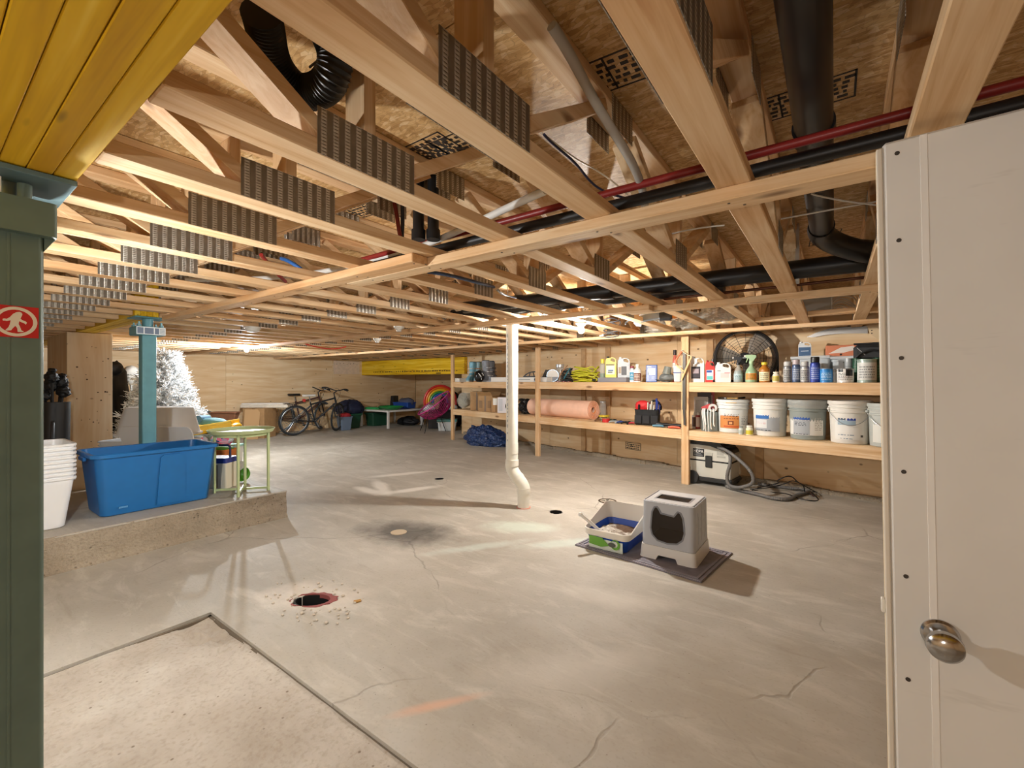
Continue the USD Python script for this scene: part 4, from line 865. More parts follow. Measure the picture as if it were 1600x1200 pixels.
# pink cord chair
PK, PKD = C('#d9489a', .4), C('#b01f6c', .45)
cc = (F(648, 675.5) + F(699, 671) + F(676, 678.5)) / 3 
t = T('pink_cord_chair', 'pink round chair of stretched cord on thin black legs in the alcove', 'chair', (cc[0] - .02, cc[1] + .02, 0), -33)
tilt = math.radians(37); R = .44
ax = np.array([0, -math.sin(tilt), math.cos(tilt)]); e1 = np.array([1., 0, 0]); e2 = np.cross(ax, e1); hc = np.array([0, .04, .68])
circ = lambda r, a: hc + r * (np.cos(a)[:, None] * e1 + np.sin(a)[:, None] * e2)
a = np.linspace(0, 2 * np.pi, 49)[:-1]; t.add('hoop', MB().tube(circ(R, a), .014, 8, True), PK)
apex = hc - ax * .33 + np.array([0, .02, 0]); co = MB()
for q in np.linspace(0, 2 * np.pi, 57)[:-1]:
    p0_ = hc + R * (math.cos(q) * e1 + math.sin(q) * e2); p1_ = apex + .05 * (math.cos(q) * e1 + math.sin(q) * e2); mid = (p0_ + p1_) / 2 - ax * .085 + (p0_ - hc) * .16
    co.tube(curve([p0_, mid, p1_], 7), .0055, 5, cap=False)
t.add('cords', co, PKD, kind='stuff'); t.add('seat_ring', MB().tube(np.array([apex + .05 * (math.cos(q) * e1 + math.sin(q) * e2) for q in np.linspace(0, 6.28, 17)[:-1]]), .008, 6, True), PKD)
for x, y in ((-.30, -.22), (.30, -.22), (0, .33)): t.add('leg', MB().tube([(x, y, .0), (x * .62, y * .6, .36)], .0085, 8), BK)
t.add('support_ring', MB().tube([(.20 * math.cos(q), .20 * math.sin(q), .345) for q in np.linspace(0, 6.28, 25)[:-1]], .008, 6, True), BK)

# blue tarpaulin bundle
c = F(746, 697) + VD * .27
t = T('blue_tarp', 'crumpled dark blue tarpaulin bundled on the floor left of the white pipe', 'tarpaulin', (c[0], c[1], .0), SRZ + 20)
def tarp(v):
    n = meshkit.fbm(v * 2.1 + 4, 3, 31); r2 = np.abs(meshkit.noise(v * np.array([5.5, 5.5, 3]) + 1, 33) - .5) * 2; r3 = np.abs(meshkit.noise(v * 11 + 2, 35) - .5) * 2
    v = v * (1 + .35 * (n - .5) - .12 * (1 - r2) ** 3 - .06 * (1 - r3) ** 3)[:, None]; z = v[:, 2]; v = v.copy(); v[:, 2] = np.where(z < -.35, -.35, z) + .35
    v[:, 2] *= (1 - .32 * np.clip(v[:, 0], -1, 1)) * .95; return v
g = Graph(); P = g('texture_coordinate').object; vo = g('voronoi_texture', vector=P, scale=26.0); n1 = g('noise_texture', vector=P, scale=9.0, detail=5.0)
TARP = g.done('tarpaulin', g('principled_bsdf', base_color=g.ramp(n1.fac, (.3, '#132850'), (.7, '#223f72')), roughness=.33, specular_ior_level=.6, normal=g('bump', height=g.math('add', vo.distance, n1.fac), strength=.6, distance=.03).normal).BSDF)
t.add('folds', MB().ball((0, 0, 0), 1.0, 5, (.53, .29, .27), tarp), TARP, smooth=True)

# ---------------------------------------------------------------- white drain pipe
PVC = C('#e9e6da', .35, noise=.05)
pb = F(818, 793); pt = W(0, 4.19); off = pt - pb
t = T('drain_pipe', 'white upright plastic drain pipe with a double elbow near the floor', 'pipe', (pb[0], pb[1], 0))
z1, z2 = .20, .345; ox, oy = off[0], off[1]; r = .056
t.add('lower_pipe', MB().cyl((0, 0, -.05), (0, 0, .15), r, n=28), PVC)
el = curve([(0, 0, .13), (0, 0, .19), (ox * .18, oy * .18, .228), (ox * .82, oy * .82, .318), (ox, oy, .36), (ox, oy, .43)], 22); t.add('elbow', MB().tube(el, r * 1.05, 28), PVC)
t.add('elbow_collar', MB().cyl((0, 0, .145), (0, 0, .185), r * 1.12, n=28).cyl((ox, oy, .385), (ox, oy, .44), r * 1.12, n=28).cyl(np.array((ox * .42, oy * .42, .258)), np.array((ox * .58, oy * .58, .285)), r * 1.12, n=28), PVC)
t.add('riser', MB().cyl((ox, oy, .42), (ox, oy, ZJ + .15), r, n=28), PVC)
t.add('coupling', MB().cyl((ox, oy, .50), (ox, oy, .60), r * 1.04, n=28), PVC)
t.add('primer_stain', MB().cyl((0, 0, .0), (0, 0, .006), r * 1.2, n=28), C('#c98d7c', .7), label='smear of pink primer at the foot of the pipe')
m = MB(); r_ = np.random.default_rng(8); z = .62; ang = math.radians(-70)
while z < 1.6:
    L = r_.uniform(.01, .035); cx_, cy_ = ox + (r + .0004) * math.cos(ang + 4), oy + (r + .0004) * math.sin(ang + 4)
    m.lathe([(r + .0005, z), (r + .0005, z + L)], (ox, oy, 0), 3, None, math.radians(-105), math.radians(-97)); z += L + r_.uniform(.006, .05)
t.add('printed_line', m, C('#7c8896', .6), smooth=False)
# litter mat, pan and box
t0 = F(1096, 912); MATG = C('#7d7880', .85, noise=.2)
mc = (F(898.6, 852.8) + F(1144, 865)) / 2
t = T('litter_mat', 'grey rectangular litter mat under the litter pan and the litter box', 'mat', (mc[0], mc[1], .0005), -6.4)
t.add('mat', MB().bx(-.445, .445, -.30, .30, 0, .006, .002), MATG, smooth=False)
t.add('border', MB().prism(sbox(-.44, -.295, .44, .295).difference(sbox(-.40, -.255, .40, .255)).difference(sbox(-.425, -.28, .425, .28).difference(sbox(-.415, -.27, .415, .27))), .006, .010), C('#8f8a92', .8, noise=.15), smooth=False)
t = T('litter_pan', 'blue open cat litter pan with white high-backed rim, left of the grey box', 'litter pan', (-1.285, 3.075, .0072), 0)
BL = C('#1748ad', .35); CREAM = C('#e4dfd4', .42)
pw, pd = .33, .43
t.add('tray', loft(MB(), [rr_ring(.27, .37, .04, 0), rr_ring(.275, .375, .045, .006), rr_ring(pw - .01, pd - .01, .05, .108), rr_ring(pw - .02, pd - .02, .05, .108), rr_ring(.265, .365, .04, .012)], True, True), BL)
hgt = lambda y: .135 + .095 * np.clip((y + .12) / .24, 0, 1) ** .8
R0 = [rr_ring(pw + .012, pd + .012, .055, 0, 9), rr_ring(pw + .012, pd + .012, .055, 0, 9), rr_ring(pw + .0, pd + .0, .05, 0, 9), rr_ring(pw - .012, pd - .012, .045, 0, 9)]
R0[0][:, 2] = .095
for k, dz in ((1, -.004), (2, 0), (3, -.02)): R0[k][:, 2] = hgt(R0[k][:, 1]) + dz
R0[3][:, 2] = .085
t.add('rim', loft(MB(), R0), CREAM)
r_ = np.random.default_rng(2); lit = MB(); n = 20; gx, gy = np.meshgrid(np.linspace(-.135, .135, n), np.linspace(-.185, .185, n), indexing='ij'); gz = .045 + .045 * meshkit.fbm(np.stack([gx * 14, gy * 14, gx * 0], -1), 3, 5) ; idx = np.arange(n * n).reshape(n, n)
lit.raw(np.stack([gx, gy, gz], -1).reshape(-1, 3), np.stack([idx[:-1, :-1], idx[1:, :-1], idx[1:, 1:], idx[:-1, 1:]], -1).reshape(-1, 4))
g = Graph(); P = g('texture_coordinate').object; n1 = g('noise_texture', vector=P, scale=60.0, detail=3.0); n2 = g('noise_texture', vector=P, scale=7.0, detail=3.0)
cl = g.mix(g.rng(n2.fac, .46, .56), g.ramp(n1.fac, (.35, '#8f8678'), (.6, '#d3ccc0')), '#5a4330')
t.add('litter', lit, g.done('litter', g('principled_bsdf', base_color=cl, roughness=.9, normal=g('bump', height=n1.fac, strength=.8, distance=.01).normal).BSDF), smooth=True, kind='stuff')
lb = t.add('front_label', MB().bx(-.125, .125, -.216, -.2135, .018, .092, M=rot((1, 0, 0), 4.5, (0, .010, .0))), C('#dfe9dd', .4), smooth=False, label='white and green paper label with a cat picture')
t.add('label_leaf', MB().prism(Polygon([(-.12, .03), (-.03, .022), (.03, .04), (-.02, .085), (-.12, .088)]), 0, .0008, XZ @ move(0, 0, .2168)).prism(affinity.translate(Point(0, 0).buffer(.034), .075, .055).difference(affinity.translate(Point(0, 0).buffer(.024), .068, .058)), 0, .0008, XZ @ move(0, 0, .2168)), C('#6aa83a', .4), smooth=False, under=lb)
t.add('label_cat', MB().prism(affinity.translate(affinity.scale(Point(0, 0).buffer(.02), 1.3, .8), .05, .05), 0, .0012, XZ @ move(0, 0, .2168)), C('#565a52', .5), smooth=False, under=lb)
t = T('litter_scoop', 'white litter scoop hooked over the front corner of the blue pan', 'scoop', (-1.40, 2.885, .145), 0)
t.add('handle', MB().tube(curve([(.05, .03, -.03), (.0, -.01, .03), (-.055, -.05, .085)], 10), [.012] * 10, 8).ball((-.06, -.053, .09), .016, 2), C('#eeece6', .35)); t.add('blade', MB().beam((.05, .03, -.03), (.10, .075, -.075), (1, -1, 0), .07, .004), C('#e6e3db', .4), smooth=False)

LG, WG = C('#b7bbc2', .42), C('#dcdad6', .42)
t = T('litter_box', 'tall grey enclosed litter box with a cat-head window on a white base', 'litter box', (-.882, 3.113, .0072), 0)
w, d, h = .355, .385, .372
bs = loft(MB(), [rr_ring(w + .012, d + .012, .03, 0, 6), rr_ring(w + .008, d + .008, .03, .012, 6), rr_ring(w - .006, d - .006, .03, .085, 6), rr_ring(w - .02, d - .02, .03, .085, 6)], True, True)
import manifold3d as m3
def to_man(mb):
    m = mb.mesh(); m.merge_vertices(); return m3.Manifold(m3.Mesh(np.asarray(m.vertices, np.float32), np.asarray(m.faces, np.uint32)))
notch = MB().prism(Polygon([(-.075, -.01), (.075, -.01), (.055, .030), (-.055, .030)]), .10, .30, XZ)
bm = loft(MB(), [rr_ring(w + .012, d + .012, .03, 0, 6), rr_ring(w + .008, d + .008, .03, .012, 6), rr_ring(w - .006, d - .006, .03, .085, 6)], True, True)
A, B_ = to_man(bm), to_man(notch); base_m = A - B_ if A.volume() > 0 else A
t.add('base', base_m if base_m.num_tri() else bm, WG, smooth=30)
bw, bd, tw, td = w - .012, d - .012, w - .022, d - .026
def wallring(z, off=0.): k = (z - .085) / (h - .085); return rr_ring(bw + (tw - bw) * k - 2 * off, bd + (td - bd) * k - 2 * off, .035, z, 6)
outer = to_man(loft(MB(), [wallring(.086), wallring(h)], True, True)); inner = to_man(loft(MB(), [wallring(.083, .004), wallring(h - .006, .004)], True, True))
cat = Polygon([(-.098, .255), (-.094, .305), (-.080, .335), (-.068, .338), (-.056, .322), (-.045, .300), (.045, .292), (.056, .308), (.068, .325), (.080, .322), (.094, .292), (.100, .245), (.103, .20), (.092, .158), (.060, .130), (.0, .122), (-.06, .130), (-.092, .160), (-.102, .20)]).buffer(.006).buffer(-.003)
topwin = sbox(-.105, -.075, .105, .045)
hole = to_man(MB().prism(cat, .10, .25, XZ)); hole2 = to_man(MB().prism(topwin, h - .03, h + .03))
shell = outer - inner - hole - hole2
t.add('hood', shell, LG, smooth=30)
sl = 20e-3; slope = (bd - td) / 2 / (h - .085); TM = XZ.copy(); TM[:3, :3] = rot((1, 0, 0), -math.degrees(math.atan(slope)))[:3, :3] @ XZ[:3, :3]; TM[:3, 3] = (0, -bd / 2 - .085 * 0 - .0 + 0.0, 0)
TM[:3, 3] = (0, -(bd / 2) + (0 - .085) * slope, 0)
t.add('window_frame', MB().prism(cat.buffer(.008).difference(cat.buffer(-.002)), -.003, .003, TM), C('#7d8088', .4), smooth=30)
g = Graph(); SMOKE = g.done('smoked_window', g('mix_closure', fac=.16, closure1=g('transparent_bsdf', color=(.66, .63, .60)).BSDF, closure2=g('principled_bsdf', base_color=lin('#6d645b'), roughness=.12).BSDF).closure)
t.add('cat_window', MB().prism(cat.buffer(-.001), -.002, 0, TM), SMOKE, smooth=False, label='smoked cat-head shaped window')
t.add('lid_frame', MB().prism(sbox(-.118, -.088, .118, .058).difference(topwin), h - .001, h + .003), C('#8b8c90', .4), smooth=False); t.add('lid_window', MB().prism(topwin, h - .004, h - .002), SMOKE, smooth=False)
t.add('lid_panel', MB().prism(rrect(tw - .03, td - .03, .02).difference(sbox(-.118, -.088, .118, .058)), h, h + .0025), C('#c2c3c4', .42), smooth=False)
for k in range(2): t.add('lid_seam', MB().bx(-.16 + .316 * k, -.1565 + .316 * k, -.15, .15, h + .0005, h + .0032), C('#6f7073', .5), smooth=False)
t.add('litter_inside', MB().bx(-.15, .15, -.16, .16, .086, .10), C('#8d7b63', .9), smooth=False)
rel = MB()
for x0, hh in ((-.09, .20), (.0, .24), (.09, .18)):
    rel.tube([(0, x0, .12), (0, x0 + .01, .12 + hh * .5), (0, x0, .12 + hh)], .0025, 6)
    for k in range(5): rel.ball((0, x0 + .022 * (-1) ** k, .16 + k * hh * .15), .014, 1, (.15, .7, 1))
relm = rel.mesh(); vv = np.array(relm.vertices); kz_ = (vv[:, 2] - .085) / (h - .085); vv[:, 0] += (bw + (tw - bw) * kz_) / 2; t.add('moulded_plants', MB().raw(vv, relm.faces), LG)

# ================================================================ THINGS ON THE STORAGE SHELF
def aim(px, v, k=1.0):
    """turn of a thing standing at picture column px on the shelf so that its front looks part of the way to the camera"""
    return SRZ + k * math.degrees(math.atan2(-SU(px, v), v))
def can(name, label, cat, px, wpx, z0, ztop, v, parts, group=None, k=1.0, r=None, rim=True):
    """round container: parts are (name, from, to, colour, roughness) bands in fractions of its height"""
    d = SD(px, v); r = r or wpx * d / FPX / 2 * .90; h = (EYE - (ztop - 596) * d / FPX) - z0; p = S(px, v, z0 + .0006)
    t = T(name, label, cat, p, aim(px, v, k), group=group); return t, r, h
def band(t, name, r, z0, z1, m, bev=.003, under=None, label=None): return t.add(name, MB().lathe([(0, z0), (r - bev, z0), (r, z0 + bev), (r, z1 - bev), (r - bev, z1), (0, z1)], n=28), m, under=under, label=label)
def patch(t, name, r, z0, z1, a, half, m, under=None, label=None):
    """curved label on a round body, facing angle a (degrees, -90 = front)"""
    a0, a1 = math.radians(a - half), math.radians(a + half); return t.add(name, MB().lathe([(r + .0008, z0), (r + .0008, z1)], n=12, a0=a0, a1=a1), m, under=under, label=label)
def lines(t, r, z0, z1, a, half, m, n, seed, under, name='print_line'):
    q = np.random.default_rng(seed); mb = MB(); st = (z1 - z0) / n
    for i in range(n):
        x = a - half
        while x < a + half - 3:
            w = q.uniform(3, 12); mb.lathe([(r + .0014, z0 + i * st), (r + .0014, z0 + i * st + st * .45)], n=2, a0=math.radians(x), a1=math.radians(min(x + w, a + half))); x += w + q.uniform(2, 5)
    t.add(name, mb, m, under=under, smooth=False, kind='stuff')

# --- pails on the lower deck
def pail(name, label, px, wpx, ybase, v, body, group=None, handle=-20, top=None):
    t, r, h = can(name, label, 'bucket', px, wpx, ZL, top, v, None, group); r = min(r, .158); m = C(body, .42, noise=.06); rb = r * .90
    t.add('body', MB().lathe([(0, 0), (rb - .006, 0), (rb, .006), (r * .965, h * .72), (r * 1.03, h * .725), (r * 1.03, h * .76), (r * .985, h * .765), (r * .99, h * .83), (r * 1.04, h * .835), (r * 1.04, h * .86), (r * 1.0, h * .865), (r * 1.0, h * .92), (0, h * .92)], n=40), m)
    t.add('lid', MB().lathe([(r * .9, h * .915), (r * 1.055, h * .915), (r * 1.065, h * .93), (r * 1.06, h * .985), (r * 1.03, h), (r * .94, h), (r * .92, h * .97), (0, h * .965)], n=40), m)
    if handle is not None:
        q = np.linspace(-math.pi / 2 - 1.25, -math.pi / 2 + 1.25, 22); R = r * 1.045
        t.add('bail_handle', MB().tube([(R * math.cos(a), R * math.sin(a), h * .80 - h * .36 * math.cos((a + math.pi / 2) * 1.25) ** 1) for a in q], .0028, 6), STEEL)
        for s in (q[0], q[-1]): t.add('handle_ear', MB().ball((R * math.cos(s), R * math.sin(s), h * .80), .014, 1, (1, 1, 1)), m)
    return t, r * .94, h
t, r, h = pail('paint_pail', 'white pail with an orange-brown label, dried yellow drips on its rim', 1145, 50, 680, 5.02, '#dfe3e2', handle=None, top=624)
lb = patch(t, 'front_label', r * 1.0, h * .14, h * .66, -106, 40, C('#cf8746', .5), label='orange-brown paper label'); lines(t, r, h * .50, h * .60, -96, 28, C('#53351c', .6), 2, 1, lb); lines(t, r, h * .42, h * .46, -96, 30, C('#2a1b10', .6), 1, 2, lb)
patch(t, 'label_emblem', r + .001, h * .24, h * .36, -98, 11, C('#7b3d1c', .5), under=lb); patch(t, 'label_emblem', r + .0018, h * .265, h * .335, -98, 6, C('#d9a169', .5), under=lb); patch(t, 'label_band', r + .0006, h * .17, h * .22, -96, 30, C('#c65a2a', .5), under=lb)
lines(t, r - .001, h * .25, h * .62, -38, 18, C('#8b9097', .6), 8, 3, None); t.add('drip', MB().lathe([(r * 1.115, h * .90), (r * 1.125, h * .95), (r * 1.125, h * .99)], n=8, a0=-2.0, a1=-1.35), C('#d8b558', .5), label='dried yellow paint drip')
pt_ = S(1145, 5.02, ZL) + [0, 0, h + .002]
for i, (dx, dy, ln, yw) in enumerate(((-.07, .02, .22, 30), (-.03, -.05, .20, -20), (.05, .03, .24, 60))):
    b = T('paint_brush', f'paint brush lying on top of the orange-labelled pail, {("left", "front", "right")[i]} one', 'brush', pt_ + [dx, dy, .0], yw); b.add('bristles', MB().cbx((-.06, 0, .012), (.05, .05, .018), .004), C('#2e261b', .9)); b.add('handle', MB().tube([(-.03, 0, .012), (.03, 0, .014), (.10, 0, .016)], [.012, .008, .011], 8), C(('#d8d3c7', '#c9a060', '#3a3a3c')[i], .5)); b.add('ferrule', MB().cbx((-.032, 0, .012), (.03, .048, .02), .003), STEEL)
t, r, h = pail('paint_pail', 'white pail with a blue and grey label next to the orange-labelled one', 1203, 55, 686, 5.0, '#e6e5df', handle=None, top=623)
lb = patch(t, 'front_label', r, h * .14, h * .66, -102, 46, C('#a7adb3', .45), label='grey paper label with a blue panel'); patch(t, 'blue_panel', r + .0006, h * .47, h * .66, -121, 27, C('#2667b0', .45), under=lb); patch(t, 'white_panel', r + .0006, h * .22, h * .45, -123, 22, C('#d7d9da', .45), under=lb); lines(t, r, h * .33, h * .40, -123, 18, C('#c9565a', .5), 2, 4, lb); lines(t, r + .0006, h * .56, h * .62, -122, 16, C('#dfeaf4', .5), 1, 5, lb); lines(t, r, h * .155, h * .19, -114, 30, C('#26282b', .5), 1, 6, lb)
pt_ = S(1203, 5.0, ZL) + [0, 0, h + .003]; b = T('stir_stick', 'pale wooden stir stick on the lid of the blue-labelled white pail', 'stick', pt_ + [-.02, 0, 0], 10); b.add('stick', MB().cbx((0, 0, .004), (.20, .022, .006), .001), C('#e4d2ad', .6))
t, r, h = pail('paint_pail', 'grey pail with a blue, red and white label and clear plastic over its lid', 1262, 61, 691, 4.98, '#8f9793', handle=None, top=625)
lb = patch(t, 'front_label', r, h * .12, h * .66, -98, 62, C('#e0dfda', .45), label='white paper label with blue and grey panels'); patch(t, 'grey_panel', r + .0006, h * .13, h * .50, -112, 28, C('#a6abb0', .45), under=lb); patch(t, 'blue_panel', r + .0006, h * .51, h * .645, -112, 28, C('#2a56a5', .45), under=lb); patch(t, 'red_stripe', r + .0006, h * .65, h * .67, -98, 60, C('#c8414b', .45), under=lb); lines(t, r + .0006, h * .36, h * .47, -114, 20, C('#5a5f66', .5), 3, 7, lb); lines(t, r + .0006, h * .14, h * .17, -112, 27, C('#1d1e20', .5), 1, 8, lb); lines(t, r, h * .25, h * .58, -54, 14, C('#b5b2ac', .5), 8, 9, lb)
t.add('plastic_cover', MB().lathe([(r * 1.135, h * .80), (r * 1.15, h * .88), (r * 1.14, h * .985), (r * 1.10, h * 1.01), (0, h * 1.0)], n=36), FILM)
t, r, h = pail('paint_pail', 'white pail with a wire handle hanging over its blue-corner label', 1328, 68, 697, 4.95, '#e4e1d9', top=626)
lb = patch(t, 'front_label', r, h * .10, h * .62, -92, 44, C('#e9e8e3', .45), label='white paper label with a blue picture'); patch(t, 'picture', r + .0006, h * .44, h * .61, -100, 26, C('#9db2c0', .45), under=lb); patch(t, 'blue_corner', r + .0010, h * .55, h * .61, -86, 12, C('#24439b', .45), under=lb); patch(t, 'grey_corner', r + .0010, h * .56, h * .61, -114, 12, C('#4f6070', .45), under=lb); lines(t, r, h * .20, h * .25, -100, 24, C('#8e9aa6', .5), 1, 11, lb); lines(t, r, h * .12, h * .15, -98, 20, C('#7c8a99', .5), 1, 12, lb); patch(t, 'code_square', r + .0006, h * .17, h * .22, -56, 4, C('#55504a', .5), under=lb)
t, r, h = pail('paint_pail', 'grey-and-white pail half hidden by the door edge, rightmost on the lower shelf', 1392, 66, 700, 4.93, '#bcc0bb', top=630)
lb = patch(t, 'front_label', r, h * .10, h * .60, -92, 50, C('#dfdfd8', .45)); patch(t, 'green_stripe', r + .0006, h * .58, h * .66, -92, 52, C('#7d8b74', .5), under=lb)
# little bottles beside the first pails
for px, w, yt, col, cap, lab in ((1158, 8, 666, '#cfd6d3', '#8d938f', 'small clear bottle at the foot of the orange-labelled pail'), (1171, 11, 665, '#efe8c8', '#e9e6da', 'small white bottle with a yellow label between two pails')):
    t, r, h = can('small_bottle', lab, 'bottle', px, w, ZL, yt, 4.84, None); t.add('body', MB().lathe([(0, 0), (r, .001), (r, h * .68), (r * .75, h * .78), (r * .75, h * .8), (0, h * .8)], n=20), C(col, .35)); band(t, 'cap', r * .82, h * .8, h, C(cap, .5), .002); patch(t, 'label', r, h * .1, h * .52, -90, 80, C('#cfc23c' if w > 9 else '#aebab5', .5))
# caulk tubes, wire rack with hanging white straps
for i, (px, yt, col) in enumerate(((1084.5, 644, '#d5d2cc'), (1090.5, 644, '#8e2f2a'))):
    t, r, h = can('caulk_tube', ('white caulk tube standing just right of the middle shelf post', 'dark red caulk tube standing right of the white caulk tube')[i], 'caulk tube', px, 6, ZL, yt, 5.02, None); r = .024; band(t, 'tube', r, 0, h * .82, C(col, .5)); t.add('nozzle', MB().lathe([(.012, h * .82), (.010, h * .86), (.004, h), (0, h)], n=14), C('#e4e1d8', .5)); patch(t, 'label', r, h * .12, h * .7, -90, 60, C(('#5d4a48', '#c9b9ae')[i], .5))
t = T('blister_packs', 'stack of clear blister packs with red cards behind the white straps', 'packaging', S(1104, 5.12, ZL + .001), aim(1104, 5.1)); 
for k in range(3): t.add('card', MB().cbx((-.06 + .035 * k, .02 * k, .19 + .035 * k), (.15, .006, .37 + .03 * k), .001), C(('#c9c3bd', '#4a4346', '#b64a4a')[k], .5), smooth=False); t.add('blister', MB().cbx((-.06 + .035 * k, .02 * k - .012, .26 + .03 * k), (.11, .02, .15), .006), FILM)
t = T('fittings_tin', 'tin of metal fittings hung with white cord straps left of the orange-labelled pail', 'tin', S(1109, 4.92, ZL + .001), aim(1109, 4.95)); t.add('tin', MB().lathe([(0, 0), (.088, .0), (.09, .003), (.09, .215), (.086, .215), (.086, .006), (0, .006)], n=28), C('#8e9693', .35, .5)); t.add('contents', MB().ball((0, 0, .20), .075, 2, (1, 1, .7), lump(2, 4, .8)), C('#5b6461', .5, .4))
sw = MB()
for k, (x, ln) in enumerate(((-.075, .21), (-.05, .16), (-.02, .24), (.01, .20), (.04, .17), (-.06, .24))): sw.tube(curve([(x * .5, -.02, .235), (x, -.085, .24), (x * 1.02, -.0985, .20), (x * 1.0 + .01, -.100, .23 - ln)], 12), .006, 6)
t.add('white_strap', sw, C('#f0efeb', .5)); t.add('tape_roll', MB().prism(Point(0, 0).buffer(.045, 10).difference(Point(0, 0).buffer(.022, 10)), 0, .03, XZ @ move(.03, .262, .05)), C('#dad8d3', .5)); t.add('red_card', MB().cbx((.08, -.03, .245), (.10, .01, .07), .002, rot((0, 1, 0), -25)), C('#c24a4c', .5))

# --- left half of the lower deck
t = T('tool_bag', 'open black fabric tool bag with red lining full of hand tools on the lower shelf', 'tool bag', S(1012, 4.98, ZL + .001), aim(1012, 4.95, .7))
TB = C('#1d1e20', .8, noise=.3); w, d, h = .30, .20, .20
t.add('bag', tub(w, d, h, .04, .008, .006, .004, .01), TB)
for x in (-.10, 0., .10): t.add('pocket', MB().bx(x - .044, x + .044, -d / 2 - .016, -d / 2 + .004, .02, .13, .006), C('#26272a', .8), smooth=False)
t.add('red_lining', MB().ball((-.06, .01, .24), .10, 3, (1.0, .6, .75), lump(4, 2, .3)), C('#d22a2c', .6)); t.add('handle', MB().tube(curve([(.0, .05, .19), (.02, .05, .28), (.08, .05, .31), (.14, .05, .27), (.15, .05, .19)], 18), .013, 8), TB)
for k, (x, y, col, ln) in enumerate(((.00, -.05, '#c9c4b8', .29), (.03, -.06, '#b9bfc0', .27), (.07, -.04, '#d8d3c4', .26), (.12, -.07, '#2e3f8e', .31), (.14, -.04, '#26367d', .26), (.10, -.02, '#3148a0', .34), (.05, -.08, '#c9c2b2', .31), (-.11, -.06, '#1d1d1f', .26), (-.02, -.07, '#b51f25', .20), (.05, .0, '#e0ded4', .27))):
    t.add('tool', MB().tube([(x, y, .12), (x + .01, y - .005, ln - .08), (x + .016, y - .01, ln)], [.005, .008, .013], 8), C(col, .4), under=None)
u0 = SU(1052, 4.9)
t = T('flashlight', 'black flashlight lying along the lower shelf left of the middle post', 'flashlight', S(1034, 4.86, ZL + .032), SRZ + 8); t.add('barrel', MB().cyl((0, 0, 0), (.30, 0, 0), .022, n=16), C('#1c1d1f', .45)); t.add('head', MB().cyl((-.06, 0, 0), (0, 0, 0), .031, .024, n=18), C('#202123', .4)); t.add('lens', MB().cyl((-.062, 0, 0), (-.059, 0, 0), .027, n=18), C('#c7cbc8', .2))
for px, col, lab in ((1056, '#d9532b', 'orange-handled utility knife at the front edge beside the middle post'), (1031, '#4f7f97', 'blue-grey snips lying in front of the black flashlight')):
    t = T('hand_tool', lab, 'hand tool', S(px, 4.81, ZL + .012), SRZ + 12); t.add('handle', MB().tube(curve([(-.09, 0, .004), (-.02, .008, .008), (.05, 0, .004)], 10), [.012, .013, .014, .015, .015, .014, .013, .012, .011, .010], 8), C(col, .45)); t.add('blade', MB().cbx((.09, 0, .004), (.08, .02, .004), .001), STEEL)
items = ((937, '#6e4b2c', 'dark brown glove'), (944, '#d5bb2e', 'yellow tape roll'), (947, '#c62f2d', 'red tape roll'), (955, '#30402f', 'dark green pliers'), (959, '#a8afb3', 'steel spanner'), (966, '#b3b9bc', 'ring spanner'), (972, '#2b3f7e', 'blue-handled pliers'), (978, '#222326', 'black clamp'), (984, '#1d1e21', 'black-and-grey driver'), (989, '#c23a46', 'red-handled driver'))
for i, (px, col, what) in enumerate(items):
    v = 4.98 if i in (1, 3) else 4.86
    if 'roll' in what:
        t = T('tape_roll', f'{what} in the row of small tools beside the pink foam roll', 'tape', S(px, v, ZL + .001), 0); R = .075 if i == 1 else .052; hh = .05 if i == 2 else .025
        t.add('tape', MB().prism(Point(0, 0).buffer(R, 12).difference(Point(0, 0).buffer(R * .6, 12)), .0 if i == 2 else .06, hh + (0 if i == 2 else .06)), C(col, .4)); t.add('core', MB().prism(Point(0, 0).buffer(R * .6, 12).difference(Point(0, 0).buffer(R * .54, 12)), 0, hh + (0 if i == 2 else .06)), C('#b49a72', .6))
    else:
        t = T('hand_tool', f'{what} in the row of small tools beside the pink foam roll', 'hand tool', S(px, v, ZL + .012), SRZ + 20 + 31 * i % 90)
        t.add('handle', MB().tube(curve([(-.07, -.012, .0), (-.02, 0, .012), (.02, .004, .01)], 8), .011, 7), C(col, .45)); t.add('head', MB().ball((.05, .005, .01), .024, 2, (1.5, .8, .6), lump(i, 2, .4)), C('#3c3f41' if i % 2 else '#a9adaf', .35, .6))
# pink foam roll
u0, u1 = SU(834, 5.08), SU(929, 5.08); L = u1 - u0; rr = .138
t = T('foam_roll', 'long roll of pink foam underlay lying on the lower shelf', 'foam roll', suv(u0, 5.06, ZL + rr + .002), SRZ)
PF = C('#f4c6ac', .75, noise=.06); a = np.linspace(0, 2 * np.pi * 5.0, 150); rad = .045 + (rr - .045) * a / a[-1]; th2 = .008
sp = np.stack([rad * np.cos(a), rad * np.sin(a)], 1); so = np.stack([(rad + th2) * np.cos(a), (rad + th2) * np.sin(a)], 1)
v = np.vstack([np.c_[np.full(150, x), q[:, 0], q[:, 1]] for x in (0, L) for q in (sp, so)]); n = 150; i = np.arange(n - 1); f = []
for A_, B_ in ((0, 1), (1, 3), (3, 2), (2, 0)): f.append(np.stack([A_ * n + i, A_ * n + i + 1, B_ * n + i + 1, B_ * n + i], 1))
t.add('foam_sheet', MB().raw(v, np.vstack(f)), PF, smooth=40); t.add('spiral_end', MB().prism(Point(0, 0).buffer(rr - .004, 24).difference(Point(0, 0).buffer(.04, 16)), L - .012, L - .006, YZ), C('#eb9a62', .7), label='orange-tinted spiral end of the roll')
